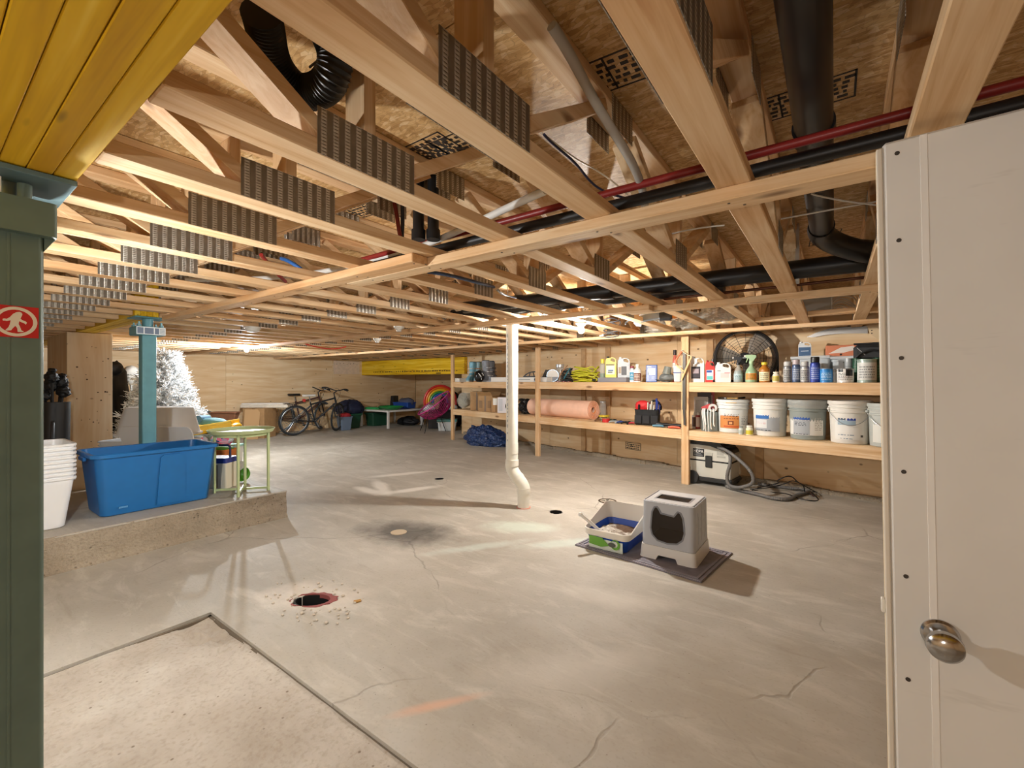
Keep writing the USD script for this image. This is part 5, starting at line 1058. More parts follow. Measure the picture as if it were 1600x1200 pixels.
t = T('glass_jar', 'clear glass jar behind the right end of the pink foam roll', 'jar', S(942, 5.30, ZL + .001), 0); t.add('jar', MB().lathe([(0, 0), (.05, 0), (.05, .20), (.042, .22), (.042, .235), (0, .235)], n=20), FILM); band(t, 'lid', .045, .236, .262, C('#b9bdc0', .35, .6))
t = T('garbage_bag', 'crumpled black garbage bag on the lower shelf left of the foam roll', 'bag', S(823, 5.02, ZL + .001), SRZ); t.add('bag', MB().ball((0, 0, .12), .17, 4, (.9, .8, .80), lump(23, 2.6, .6, -.85, .15)), C('#141416', .3)); t.add('tied_neck', MB().ball((-.10, -.02, .24), .05, 2, (1.6, .8, .5), lump(5, 3, .8)), C('#18181a', .3))
for i, (px, w, h, lab, rz) in enumerate(((751, .27, .36, 'tall taped cardboard box right of the plastic bag on the lower shelf', 6), (766, .30, .29, 'open-topped cardboard box in the middle of three on the lower shelf', -4), (781, .16, .27, 'narrow cardboard box with a white sticker left of the white carton', 3))):
    t = carton('cardboard_box', lab, S(px - 2, 5.02 if i else 5.08, ZL + .001), aim(px, 5.0, .55) + rz, w, .30, h, i == 1, '#7c6a58' if i < 2 else '#8d6a43')
    if i == 2: t.add('sticker', MB().bx(-.05, .03, -.1515, -.1502, .13, .25), PAPER, smooth=False)
    if i == 1:
        for a in (-.13, .05): t.add('print', MB().bx(a, a + .07, -.1515, -.1502, .06, .20), C('#8f7150', .7), smooth=False)
t = T('white_carton', 'white carton with a round dark picture just left of the white pipe', 'carton', S(788.5, 4.96, ZL + .001), aim(788, 5.0, .8)); t.add('carton', MB().bx(-.11, .15, -.10, .10, 0, .275, .003), C('#eceaf0', .45), smooth=False); t.add('picture', MB().prism(Point(.09, .12).buffer(.065), .1002, .1012, XZ), C('#4a4a36', .5), smooth=False); t.add('side_line', MB().bx(-.09, -.02, -.1012, -.1002, .03, .25), C('#cfd2da', .5), smooth=False)
t = T('plastic_bag', 'clear crumpled plastic bag at the left end of the lower shelf', 'bag', S(725, 5.0, ZL + .001), SRZ); t.add('bag', MB().ball((0, 0, .17), .20, 4, (.85, .7, .86), lump(27, 2.6, .6, -.97, .22)), m_clear('bag_film', '#e6e4dc', .36, .12)); t.add('stuffing', MB().ball((0, 0, .15), .15, 3, (.8, .7, .8), lump(28, 3, .7, -.98)), C('#b3b09f', .7))

# --- upper deck, left part
t = T('sloping_box', 'low white sloping box at the left end of the upper shelf', 'box', S(719, 4.92, ZU + .001), SRZ); t.add('box', MB().prism(Polygon([(-.14, 0), (.14, 0), (.12, .07), (-.03, .075), (-.12, .03)]), -.10, .10, XZ), C('#e4e1d8', .5), smooth=False); t.add('strip', MB().bx(-.12, .12, -.102, -.1002, .008, .02), C('#c9c7c0', .5), smooth=False)
def boot(label, px, v, rz, m, m2, h=.36, x0=0.):
    t = T('snow_boot', label, 'boot', S(px, v, ZU + .001), rz)
    R = []
    for z, w, d, cy in ((0, .095, .26, -.02), (.03, .10, .27, -.02), (.08, .10, .25, -.015), (.13, .10, .19, .015), (.18, .105, .145, .035), (h * .75, .115, .15, .04), (h, .125, .16, .045)): R.append(rr_ring(w, d, .045, z, 5, 0, cy))
    t.add('upper', loft(MB(), R, True, True), m); t.add('sole', loft(MB(), [rr_ring(.105, .28, .05, 0, 5, 0, -.02), rr_ring(.105, .28, .05, .025, 5, 0, -.02)], True, True), m2)
    for k in range(3): t.add('buckle', MB().cbx((0, -.035 - .03 * (2 - k) * .5, .12 + .075 * k), (.118, .05, .018), .004, None), m2)
    t.add('cuff_lining', loft(MB(), [rr_ring(.10, .13, .04, h - .01, 5, 0, .045), rr_ring(.10, .13, .04, h + .012, 5, 0, .045)], False, True), C('#2b2e33', .8)); return t
boot('light blue snowboard boot on the upper shelf, left of the black helmet', 737, 5.12, aim(737, 5.1, .9) - 30, C('#7fb8cc', .45, noise=.1), C('#d9d3c4', .5), .40)
boot('pale blue snowboard boot with orange marks behind the black helmet', 747, 5.24, aim(747, 5.1, .9) - 15, C('#a9cdd6', .45, noise=.1), C('#c98a4c', .5), .40)
boot('grey patterned snowboard boot right of the black helmet', 762, 5.02, aim(762, 5.0, .9) + 55, C('#8b8d94', .5, noise=.3), C('#c3c3c4', .5), .40)
boot('dark grey snowboard boot, rightmost boot on the upper shelf', 769, 5.22, aim(769, 5.0, .9) + 35, C('#6c6e74', .5, noise=.3), C('#47484c', .5), .40)
t = T('ski_helmet', 'small black helmet with white stripes among the boots on the upper shelf', 'helmet', S(749, 4.88, ZU + .001), aim(749, 4.9)); t.add('shell', MB().ball((0, 0, .105), .115, 3, (.85, 1.0, 1.0), lump(1, 1.5, .1, -.92)), C('#151618', .25)); t.add('stripe', MB().tube(curve([(-.02, -.108, .16), (.03, -.112, .10), (.04, -.10, .04)], 10), .009, 6).tube(curve([(.05, -.09, .17), (.08, -.08, .12)], 6), .010, 6), C('#e6e6e4', .4)); t.add('goggle_strap', MB().tube(curve([(-.09, -.04, .09), (-.06, -.095, .08), (.0, -.117, .075), (.06, -.10, .08)], 12), .010, 6), C('#2d2f33', .6))
carton('cardboard_box', 'worn cardboard box behind the dark grey boot on the upper shelf', S(777, 5.34, ZU + .001), aim(777, 5.2, .4), .30, .16, .36, False)
u0, u1 = SU(769, 4.9), SU(789, 4.9)
t = T('white_box', 'flat white box between the boots and the white pipe', 'box', suv((u0 + u1) / 2 + .1, 4.90, ZU + .001), SRZ); t.add('box', MB().bx(-.22, .22, -.08, .08, 0, .075, .003), C('#ece8e1', .45), smooth=False); t.add('lid', MB().bx(-.222, .222, -.082, .082, .076, .084, .002), C('#f1eee8', .45), smooth=False)
u0, u1 = SU(811, 4.9), SU(836, 4.9)
t = T('flooring_box', 'long white flooring box with small print right of the white pipe', 'box', suv((u0 + u1) / 2 + .16, 4.92, ZU + .001), SRZ); t.add('box', MB().bx(-.34, .36, -.075, .075, 0, .078, .003), C('#e9e6df', .45), smooth=False); t.add('print', MB().bx(-.30, -.02, -.0762, -.0752, .035, .05), C('#9a9a98', .5), smooth=False); t.add('round_mark', MB().prism(Point(.10, .04).buffer(.02), .0752, .0764, XZ), C('#3d3d40', .5), smooth=False)
t = T('squeegee', 'grey low car-shaped window squeegee lying on the long white flooring box', 'squeegee', suv((u0 + u1) / 2 + .10, 4.92, ZU + .0805), SRZ); t.add('arch', MB().tube(curve([(-.20, 0, .012), (-.12, 0, .055), (.0, 0, .085), (.12, 0, .075), (.20, 0, .016)], 20), .010, 8), C('#55565a', .4)); t.add('bar', MB().cyl((-.21, 0, .011), (.21, 0, .011), .010, n=10), C('#5f6064', .4)); t.add('strut', MB().tube([(-.07, 0, .01), (-.04, 0, .075)], .008, 6).tube([(.06, 0, .01), (.03, 0, .08)], .008, 6), C('#4a4b4f', .4))
t = T('strip_bundle', 'leaning bundle of dark grey strips right of the left shelf post', 'strips', S(850, 5.12, ZU + .001), SRZ)
for k in range(5): t.add('strip', MB().beam((-.06 + .03 * k, -.02, .006), (-.0 + .03 * k, .05, .205), (1, .2, 0), .02, .008), C(('#4a4a48', '#5d5850', '#3f4040', '#6b655c', '#54524e')[k], .6), smooth=False)
t = T('foil_box', 'low pale box in front of the dark strips on the upper shelf', 'box', S(851, 4.88, ZU + .001), SRZ); t.add('box', MB().bx(-.10, .10, -.05, .05, 0, .07, .003), C('#d9d7d2', .5), smooth=False); t.add('lid', MB().bx(-.102, .102, -.052, .052, .0705, .078, .002), C('#c9c8c6', .5), smooth=False)
d_ = SD(864, 4.95)
t = T('paint_can', 'round can lying on its side, white end and blue rim facing out', 'can', S(863.5, 4.98, ZU + .103), aim(863, 4.95)); t.add('drum', MB().cyl((0, .02, 0), (0, .26, 0), .098, n=32), C('#2656a0', .4)); t.add('end_white', MB().prism(Point(0, 0).buffer(.088, 16).intersection(sbox(-1, -.02, 1, 1)), -.012, .0, XZ @ move(0, 0, 0)), C('#eceae4', .45)); t.add('end_grey', MB().prism(Point(0, 0).buffer(.088, 16).intersection(sbox(-1, -1, 1, -.021)), -.012, .0, XZ), C('#7e8591', .45)); t.add('rim', MB().prism(Point(0, 0).buffer(.098, 16).difference(Point(0, 0).buffer(.0885, 16)), -.02, .003, XZ), C('#8fa3b8', .35, .5))
t = T('glass_jar', 'glass jar with a silvery lid behind the can lying on its side', 'jar', S(875, 5.18, ZU + .001), 0); t.add('jar', MB().lathe([(0, 0), (.07, 0), (.073, .01), (.073, .20), (.06, .235), (0, .235)], n=24), FILM); t.add('contents', MB().lathe([(0, .004), (.066, .004), (.066, .15), (0, .15)], n=20), C('#c9c3b5', .7)); band(t, 'lid', .066, .236, .285, C('#c9ccce', .35, .5))
def coil(name, label, px, v, m, turns, R, r, seed, hz, flat=.55, cat='cord'):
    q = np.random.default_rng(seed); t = T(name, label, cat, S(px, v, ZU + r + .002), SRZ + 8); pts = []
    for k in range(turns):
        ph = q.uniform(0, 6.28); cz = hz * (k + .5) / turns; tx, ty = q.uniform(-.22, .22, 2); s = q.uniform(.75, 1.05)
        for a in np.linspace(0, 2 * np.pi, 13)[:-1]:
            x, y = R * s * math.cos(a) + q.normal(0, .006), R * s * flat * math.sin(a) + q.normal(0, .006); pts.append((x, y, max(0., cz + tx * x + ty * y)))
    t.add('coil', MB().tube(curve(pts, turns * 26), r, 7), m); return t
t = coil('extension_cord', 'coiled yellow-green extension cord heaped on the upper shelf', 914, 4.93, C('#c6c22f', .5), 10, .215, .0095, 5, .19); t.add('plug', MB().cbx((.20, -.08, .02), (.05, .03, .03), .006), C('#22231f', .5))
t = coil('wire_tangle', 'tangle of dark wires and red clips between the blue can and yellow cord', 886, 4.94, C('#2b2f31', .5), 9, .095, .007, 9, .19, .8); t.add('teal_lead', MB().tube(curve([(.0, -.08, .04), (.06, -.09, .12), (.09, -.05, .20), (.05, .0, .17), (.10, .02, .08)], 24), .010, 7), C('#2e6b78', .5)); t.add('brown_lead', MB().tube(curve([(-.08, -.085, .03), (-.04, -.095, .13), (.02, -.08, .20), (.03, -.03, .24)], 24), .009, 7), C('#a87b58', .5))
for px, lab in ((872, 'dark red clothes peg at the shelf edge under the blue can'), (881, 'dark red clothes peg left of the yellow cord'), (889, 'dark red clothes peg touching the yellow cord')):
    t = T('peg', lab, 'clip', S(px, 4.80, ZU + .0015), SRZ); t.add('jaw', MB().cbx((0, 0, .006), (.06, .016, .009), .002), C('#a82b33', .5)); t.add('spring', MB().cyl((0, -.01, .007), (0, .01, .007), .006, n=8), STEEL)
u0, u1 = SU(936.5, 4.86), SU(981, 4.86)
t = T('grey_tray', 'low grey tray on the upper shelf carrying the yellow jug', 'tray', suv((u0 + u1) / 2, 4.92, ZU + .001), SRZ); L = u1 - u0; t.add('tray', MB().bx(-L / 2, L / 2, -.10, .12, 0, .055, .003), C('#87858b', .5), smooth=False); t.add('lip', MB().bx(-L / 2 - .003, L / 2 + .003, -.103, .123, .0555, .062, .001), C('#96949a', .5), smooth=False); ZT_ = ZU + .0635
def bottle(name, label, px, w, ztop, v, body, cap, lab, z0=None, shape='round', capf=.84, neck=.34, cat='bottle', labf=(.12, .6), liquid=None, k=.8):
    z0 = ZU if z0 is None else z0; t, r, h = can(name, label, cat, px, w, z0, ztop, v, None, k=k)
    m = body if not isinstance(body, str) else C(body, .35)
    t.add('body', MB().lathe([(0, 0), (r * .94, 0), (r, r * .08), (r, h * .62), (r * .93, h * .68), (r * neck * 1.3, h * .79), (r * neck, h * (capf - .02)), (r * neck, h * capf), (0, h * capf)], n=24), m)
    if liquid: t.add('liquid', MB().lathe([(0, .004), (r * .93, .004), (r * .95, r * .08), (r * .95, h * liquid[1]), (0, h * liquid[1])], n=20), C(liquid[0], .2))
    band(t, 'cap', r * neck * 1.35, h * capf + .0005, h, C(cap, .45), .002)
    if lab: 
        p = patch(t, 'label', r, h * labf[0], h * labf[1], -90, 62, C(lab[0], .45)); lines(t, r, h * (labf[0] + .05), h * (labf[1] - .04), -90, 44, C(lab[1], .5), 4, int(px), p)
    return t
def jug(name, label, px, w, ztop, v, col, cap, parts, z0=None, k=.85, handle='right', cat='jug', depth=.6, m=None):
    """flat-sided jug drawn in outline with its grip hole; parts: (name, x0, x1, z0, z1 in fractions, colour)"""
    z0 = ZU if z0 is None else z0; d = SD(px, v); W_ = w * d / FPX * .84; h = (EYE - (ztop - 596) * d / FPX) - z0; t = T(name, label, cat, S(px, v, z0 + .0006), aim(px, v, k)); D_ = W_ * depth
    s = 1 if handle == 'right' else -1
    o = Polygon([(-W_ / 2, 0), (W_ / 2, 0), (W_ / 2, h * .72), (W_ * .44 , h * .86), (W_ * .30, h * .93), (W_ * .05, h * .955), (-W_ * .10, h * .93), (-W_ * .20, h * .92), (-W_ * .40, h * .92), (-W_ / 2, h * .80)]).buffer(-W_ * .06).buffer(W_ * .06)
    gripo = Polygon([(W_ * .0, h * .80), (W_ * .33, h * .74), (W_ * .37, h * .80), (W_ * .24, h * .875), (W_ * .02, h * .88)]).buffer(W_ * .03)
    o = o.difference(gripo); o = affinity.scale(o, s, 1, origin=(0, 0))
    mm = m or C(col, .4)
    thick = D_ / 2; t.add('body', MB().prism(o.intersection(sbox(-9, -9, 9, h * .70)).buffer(0), -thick, thick, XZ).prism(o.intersection(sbox(-9, h * .70, 9, 9)).buffer(0), -thick * .55, thick * .55, XZ), mm, smooth=30)
    t.add('cap', MB().cyl((-s * W_ * .29, 0, h * .92), (-s * W_ * .29, 0, h), W_ * .12, n=18), C(cap, .45))
    for i, (nm, x0, x1, a, b, c_) in enumerate(parts): t.add(nm, MB().bx(W_ * x0, W_ * x1, -thick - .0010 - .0004 * i, -thick + .0003, h * a, h * b), C(c_, .45), smooth=False)
    return t
bottle('cleaner_bottle', 'clear bottle with green liquid and a yellow cap left of the yellow jug', 941.5, 9, 561, 4.92, FILM, '#ead84c', None, ZT_, neck=.55, capf=.72, liquid=('#1f7a54', .22))
jug('yellow_jug', 'yellow plastic jug with a white label standing on the grey tray', 955, 20, 557, 4.92, '#edd135', '#2b2b28', (('label', -.42, .34, .14, .58, '#f1e9cf'), ('brown_band', -.46, .30, .56, .64, '#7b6a1f'), ('blue_word', -.25, .22, .30, .36, '#3a5f8e'), ('black_word', -.28, .14, .22, .27, '#2a2b2d')), ZT_)
jug('grey_jug', 'silver-grey jug with a dark picture label right of the yellow jug', 975, 22, 558, 5.0, '#b9bdc0', '#e6e6e4', (('label', -.46, .46, .10, .56, '#c7cacb'), ('dark_picture', -.18, .24, .12, .54, '#3d3c40'), ('tan_picture', -.42, -.2, .2, .5, '#a48a6c')), ZT_)
bottle('spray_bottle', 'slim white and blue bottle with a dark red top right of the grey jug', 987.5, 8, 572, 4.86, '#dfe8ea', '#8f3f45', ('#2f8db4', '#e9f1f2'), neck=.62, capf=.86)
bottle('glue_bottle', 'white glue bottle with a brown label and pale cap', 996, 13, 569, 4.88, '#efece4', '#f0e9d6', ('#7d5142', '#efe2d2'), neck=.36, labf=(.08, .5))
t = T('blue_pack', 'flat blue retail pack standing upright on the upper shelf', 'package', S(1018, 4.9, ZU + .001), aim(1018, 4.9, .8), rx=-6); t.add('card', MB().bx(-.068, .068, -.012, .012, 0, .218, .006), C('#34549c', .35), smooth=False); t.add('window', MB().bx(-.045, .045, -.0135, -.0118, .09, .175), C('#a9bcc9', .3), smooth=False); t.add('title', MB().bx(-.05, -.005, -.0135, -.0118, .188, .20), C('#dfe6f0', .5), smooth=False); t.add('lower_panel', MB().bx(.0, .04, -.0135, -.0118, .03, .07).bx(-.05, -.03, -.0135, -.0118, .02, .16), C('#7f93c9', .4), smooth=False)
t = T('grinder', 'grey power tool lying behind the blue pack on the upper shelf', 'power tool', S(1042, 4.98, ZU + .001), SRZ + 20); t.add('body', MB().ball((0, 0, .06), .075, 3, (1.2, .8, .7), lump(3, 2, .3, -.8)), C('#6e7270', .5)); t.add('head', MB().cyl((.0, -.02, .10), (.02, -.02, .19), .05, .042, n=18), C('#7c8078', .5)); t.add('cord', MB().tube(curve([(-.08, -.03, .012), (-.12, -.05, .03), (-.06, -.08, .02), (.05, -.075, .012)], 18), .007, 6), C('#35393c', .5))
t = T('white_pail', 'small white tub with a blue stripe behind the bow saw on the post', 'tub', S(1059, 5.0, ZU + .001), aim(1059, 5)); t.add('tub', tub(.11, .10, .20, .03, .012, lip=.006), C('#e6e4df', .45)); t.add('blue_stripe', MB().bx(-.05, .05, -.0535, -.050, .11, .118), C('#5666a8', .5), smooth=False)
bottle('red_spray', 'red and white spray bottle standing in behind the white tub', 1054.5, 8, 547, 5.22, '#d9705c', '#3a2f2c', ('#e8e4de', '#5a5f66'), neck=.5)
# bow saw on the post
bp = S(1069, VPOST - .012, 0); t = T('bow_saw', 'bow saw with an orange and wood frame hanging on the middle shelf post', 'saw', (bp[0], bp[1], 0), SRZ + 3)
dz = lambda y: EYE - (y - 596) * SD(1069, VPOST) / FPX; dx_ = lambda x: (x - 1069) * SD(1069, VPOST) / FPX * .86
t.add('blade', MB().beam((.006, -.012, dz(551)), (.003, -.012, dz(640)), (1, 0, 0), .036, .003).beam((.003, -.012, dz(640)), (.012, -.012, dz(664)), (1, 0, 0), .026, .003), C('#5c5955', .4, .7), smooth=False)
t.add('orange_grip', MB().tube(curve([(dx_(1066), -.02, dz(549)), (dx_(1060), -.02, dz(556)), (dx_(1055), -.02, dz(566)), (dx_(1058), -.02, dz(570))], 14), .011, 8), C('#e07c55', .5)); t.add('cord', MB().tube(curve([(dx_(1067), -.02, dz(549)), (dx_(1080), -.02, dz(556)), (dx_(1085), -.02, dz(558))], 10), .005, 6), C('#d9c7a4', .6)); t.add('wood_arm', MB().beam((dx_(1084), -.02, dz(558)), (dx_(1066), -.03, dz(594)), (1, 0, .3), .022, .014, .003).beam((dx_(1056), -.03, dz(570)), (dx_(1071), -.03, dz(580)), (0, 0, 1), .016, .012, .002), C('#d9b07a', .55)); t.add('nail', MB().cyl((dx_(1067), .012, dz(548)), (dx_(1067), -.03, dz(548)), .004, n=8), STEEL)

# --- upper deck, right part
jug('white_jug', 'white jug with a dark printed label just right of the middle post', 1090, 23, 557, 4.92, '#eceae6', '#f2f0ec', (('label', -.44, .22, .20, .60, '#37323a'), ('label_print', -.36, .1, .34, .52, '#a99aa0'), ('label_foot', -.44, .22, .14, .20, '#1f1d22')))
jug('red_jug', 'red jug with a white and teal label between two white jugs', 1109.5, 16, 563, 4.92, '#d5342f', '#b02a28', (('label', -.36, .36, .10, .56, '#e5eef0'), ('blue_head', -.34, .2, .44, .54, '#2d4f9e'), ('teal_foot', -.3, .3, .12, .28, '#5fc0bd')))
jug('white_jug', 'broad cream-white jug with faint red print left of the spray bottles', 1130, 26, 566, 4.9, '#efece4', '#efece6', (('print', -.15, .38, .22, .46, '#e2d3cf'), ('red_print', .1, .45, .44, .48, '#cf8d90'), ('logo', -.36, -.14, .56, .585, '#5a5854')))
def spray(label, px, w, ztop, v, body, trig, lab, liquid=None, k=.8, fat=1.0):
    t, r, h = can('trigger_bottle', label, 'spray bottle', px, w, ZU, ztop, v, None, k=k); b = h * .60
    t.add('body', MB().lathe([(0, 0), (r * .92, 0), (r, r * .1), (r * 1.0, b * .55), (r * .8, b * .75), (r * .38, b * .95), (r * .3, b * 1.12), (0, b * 1.12)], n=24), body)
    if liquid: t.add('liquid', MB().lathe([(0, .004), (r * .9, .004), (r * .94, b * .5), (r * .7, b * .74), (0, b * .74)], n=20), C(liquid, .25))
    t.add('collar', MB().cyl((0, 0, b * 1.12), (0, 0, b * 1.26), r * .40, n=16), C(trig, .45)); t.add('head', MB().prism(Polygon([(-r * .95, h * .90), (-r * .9, h * .985), (-r * .3, h), (r * .75, h * .97), (r * .8, h * .9), (r * .3, b * 1.26), (-r * .3, b * 1.26), (-r * .35, h * .86)]), -r * .26, r * .26, XZ), C(trig, .45)); t.add('trigger', MB().beam((-r * .55, 0, h * .88), (-r * .85, 0, h * .72), (0, 1, 0), r * .3, .008), C(trig, .45)); t.add('nozzle', MB().cyl((-r * .9, 0, h * .945), (-r * 1.2, 0, h * .945), r * .18, n=10), C('#e9e7e2', .4))
    p = patch(t, 'label', r * 1.0, b * .16, b * .54, -90, 58, C(lab[0], .45)); lines(t, r, b * .2, b * .5, -90, 42, C(lab[1], .5), 4, int(px) + 3, p); return t
spray('clear trigger bottle with a black and white head in front of the fan', 1153.5, 15, 557, 4.88, FILM, '#1f2023', ('#b9cdd0', '#4a6a72'), '#9fb4b6')
spray('green trigger bottle with an orange and yellow label in front of the fan', 1174, 19, 554, 4.88, C('#9fc09a', .3), '#a9c9a0', ('#d98a3a', '#4a7d3c'), None)
bottle('amber_bottle', 'amber bottle with a yellow cap and pale label below the fan', 1194.5, 17, 566, 4.87, C('#b8762c', .2), '#e2c832', ('#efe3b8', '#55504a'), neck=.42, capf=.86, labf=(.08, .52))
bottle('small_bottle', 'small cream bottle with a yellow label right of the amber bottle', 1212.5, 11, 581, 4.85, '#eee8d6', '#e6dfca', ('#dcca52', '#8a8470'), neck=.6, capf=.86)
def spraycan(label, px, w, ztop, v, body, cap, lab, dome=True):
    t, r, h = can('spray_can', label, 'spray can', px, w, ZU, ztop, v, None); t.add('can', MB().lathe([(0, 0), (r, .002), (r, h * .72), (r * .86, h * .77), (r * .84, h * .78), (0, h * .78)], n=24), C(body, .3, .3)); band(t, 'cap', r * .86, h * .781, h, C(cap, .4), .004); p = patch(t, 'label', r, h * .08, h * .66, -90, 75, C(lab[0], .4)); lines(t, r, h * .14, h * .62, -90, 50, C(lab[1], .5), 6, int(px) + 5, p)
spraycan('grey spray can with a clear cap, leftmost of the row of cans', 1230, 12, 565, 4.86, '#8a8c8e', '#c9cac8', ('#b3b3b0', '#2c2d30'))
spraycan('slate-blue spray can with a pink-grey nozzle, second in the row of cans', 1244, 12.5, 562, 4.86, '#4a5a78', '#c0b2b4', ('#56688a', '#cfd6e2'))
spraycan('grey spray can with black print, third in the row of cans', 1257.5, 13, 565, 4.86, '#9a9b9c', '#b9bab8', ('#bdbdba', '#2a2b2e'))
spraycan('tall blue spray can with a black cap', 1273.5, 15, 558, 4.88, '#33459a', '#191a1d', ('#3c51a8', '#aab8e0'))
def tin(label, px, w, ztop, v, body, lid, lab, name='paint_can'):
    t, r, h = can(name, label, 'can', px, w, ZU, ztop, v, None); t.add('can', MB().lathe([(0, 0), (r * 1.02, 0), (r * 1.02, .006), (r, .008), (r, h - .014), (r * 1.03, h - .012), (r * 1.03, h - .004), (0, h - .004)], n=32), C(body, .35, .2)); t.add('lid', MB().lathe([(0, h - .0035), (r * .9, h - .0035), (r * .92, h), (r * 1.0, h), (r * 1.02, h - .0035)], n=32), C(lid, .35, .5)); p = patch(t, 'label', r, h * .10, h * .84, -90, 80, C(lab[0], .4)); lines(t, r, h * .2, h * .74, -90, 52, C(lab[1], .5), 5, int(px) + 9, p); return t, r, h
tin('short bright blue can right of the tall blue spray can', 1291, 18, 576, 4.87, '#2f7fc4', '#bfc4c8', ('#2f86cd', '#bfe0f2'))
bottle('white_tube', 'slim white bottle squeezed in right of the short blue can', 1303.5, 7, 578, 4.94, '#e6e6e2', '#e8e8e4', None, neck=.7, capf=.85)
t, r, h = tin('white paint can with black spills down its front', 1321, 24, 576, 4.87, '#e6e3de', '#b9b9b6', ('#e9e6e1', '#5a5658')); patch(t, 'black_spill', r + .001, h * .48, h * .98, -62, 26, C('#17171a', .4), label='black paint spill'); patch(t, 'black_spill', r + .001, h * .76, h * .98, -124, 18, C('#17171a', .4))
tin('silvery can standing behind the black-and-white paint can', 1326, 12, 560, 5.08, '#aeb2b4', '#c5c8ca', ('#a7acae', '#8f9496'))
t, r, h = tin('wide tin with a pale printed label near the right end of the upper shelf', 1354.5, 27, 561, 4.88, '#9fb0a6', '#2f4a38', ('#d7d8d3', '#8d8f90'))
tin('dark green tin partly behind the wide tin, nearest the door', 1373, 16, 559, 4.96, '#1f4a33', '#2b5a40', ('#245038', '#3f7a58'))
tin('dark green tin behind the wide tin on its left side', 1339, 12, 560, 5.06, '#24503a', '#2d5c44', ('#2a5a42', '#4c8262'))
# clear storage boxes behind and what lies on them
for x0, x1, lab in ((1243, 1301, 'clear plastic storage box behind the spray cans'), (1305, 1346, 'clear plastic storage box behind the black-and-white paint can')):
    v = 5.22; u0, u1 = SU(x0, v), SU(x1, v); hh = EYE - (557 - 596) * SD((x0 + x1) / 2, v) / FPX - ZU
    t = T('clear_box', lab, 'storage box', suv((u0 + u1) / 2, v, ZU + .001), SRZ); L = u1 - u0; t.add('box', tub(L, .22, hh - .03, .02, .006, lip=.008), CLOUDY); t.add('lid', MB().bx(-L / 2 - .01, L / 2 + .01, -.12, .12, hh - .029, hh, .004), CLOUDY, smooth=False)
    t.add('contents', MB().bx(-L * .10, L * .22, -.09, .06, .01, hh * .6).bx(-L * .42, -L * .16, -.09, .05, .01, hh * .5), C('#b39a74', .6), smooth=False)
    if x0 < 1300: hb1 = hh
jug('blue_jug', 'small white and blue jug standing on a clear box behind the spray cans', 1257.5, 20, 534, 5.24, '#dfe3e6', '#e9e9e6', (('label', -.46, .46, .06, .62, '#46688f'), ('label_text', -.3, .3, .34, .40, '#c9d6e4')), ZU + .001 + hb1, depth=.5)
d5 = SD(1316, 5.25)
hb2 = EYE - (557 - 596) * SD(1325, 5.22) / FPX - ZU + .002
t = T('orange_package', 'flat orange package with a white picture leaning on the back wall', 'package', S(1314, 5.24, ZU + hb2), aim(1314, 5.2, .6), rx=-12); t.add('pack', MB().bx(-.125, .125, -.012, .012, 0, .115, .004), C('#dd8a66', .4), smooth=False); t.add('picture', MB().prism(Polygon([(-.10, .03), (.0, .09), (.10, .10), (.11, .06), (.02, .035)]), .0122, .0134, XZ), C('#efe6dd', .4), smooth=False); t.add('hang_hole', MB().cyl((.0, -.0135, .018), (.0, -.011, .018), .010, n=12), C('#2a2320', .6))
t = T('black_bag', 'black folded bag with a grey zip at the right end of the upper shelf', 'bag', S(1362, 5.14, ZU + .20), aim(1362, 5.1, .6)); t.add('bag', MB().cbx((0, 0, .075), (.26, .14, .15), .03), C('#2f3133', .6, noise=.3)); t.add('strap', MB().tube(curve([(-.12, -.08, .0), (-.06, -.09, .07), (.02, -.09, .09), (.09, -.09, .05), (.12, -.085, .0)], 20), .009, 7), C('#1b1c1e', .6)); t.add('zip', MB().beam((-.10, -.072, .12), (-.04, -.072, .05), (0, 0, 1), .006, .003), C('#a9abac', .4, .5)); t.add('top_bar', MB().bx(-.13, .10, -.03, .03, .152, .166, .003), C('#1a1a1b', .5), smooth=False)
t = T('grey_bin', 'grey lidded bin under the black folded bag at the end of the shelf', 'bin', S(1364, 5.20, ZU + .001), SRZ); t.add('bin', MB().bx(-.20, .22, -.10, .10, 0, .18, .008), C('#8a918c', .5), smooth=False); t.add('lid', MB().bx(-.205, .225, -.105, .105, .181, .197, .004), C('#9aa19b', .5), smooth=False)
# pruning saw on the wall
sv = VWALL - .02; sp0 = S(1313, sv, 0); t = T('pruning_saw', 'curved pruning saw with a pale wooden handle hung on the back wall', 'saw', (sp0[0], sp0[1], 0), SRZ)
sd_ = SD(1313, sv); px2 = lambda x, y: ((SU(x, sv) - SU(1313, sv)), EYE - (y - 596) * SD(x, sv) / FPX)
up = [px2(x, y) for x, y in ((1260, 527), (1275, 520), (1292, 514.5), (1310, 511.5), (1330, 510), (1356, 509.5))]; dn = [px2(x, y) for x, y in ((1356, 521), (1335, 521), (1312, 521.5), (1290, 523.5), (1272, 527))]
t.add('blade', MB().prism(Polygon(up + dn), .004, .007, XZ), C('#85827e', .4, .7), smooth=False)
hd_ = Polygon([px2(x, y) for x, y in ((1355, 509), (1372, 506), (1392, 505), (1402, 512), (1402, 530), (1388, 534), (1372, 530), (1360, 522))]).difference(Polygon([px2(x, y) for x, y in ((1373, 512), (1378, 511), (1386, 520), (1380, 527), (1375, 524))])); t.add('handle', MB().prism(hd_, -.006, .020, XZ), C('#dec39a', .55), smooth=False)
for x, y in ((1363, 516.5), (1363, 521)): q = px2(x, y); t.add('rivet', MB().cyl((q[0], -.0195, q[1]), (q[0], -.0225, q[1]), .006, n=10), C('#4a3f35', .4, .6))

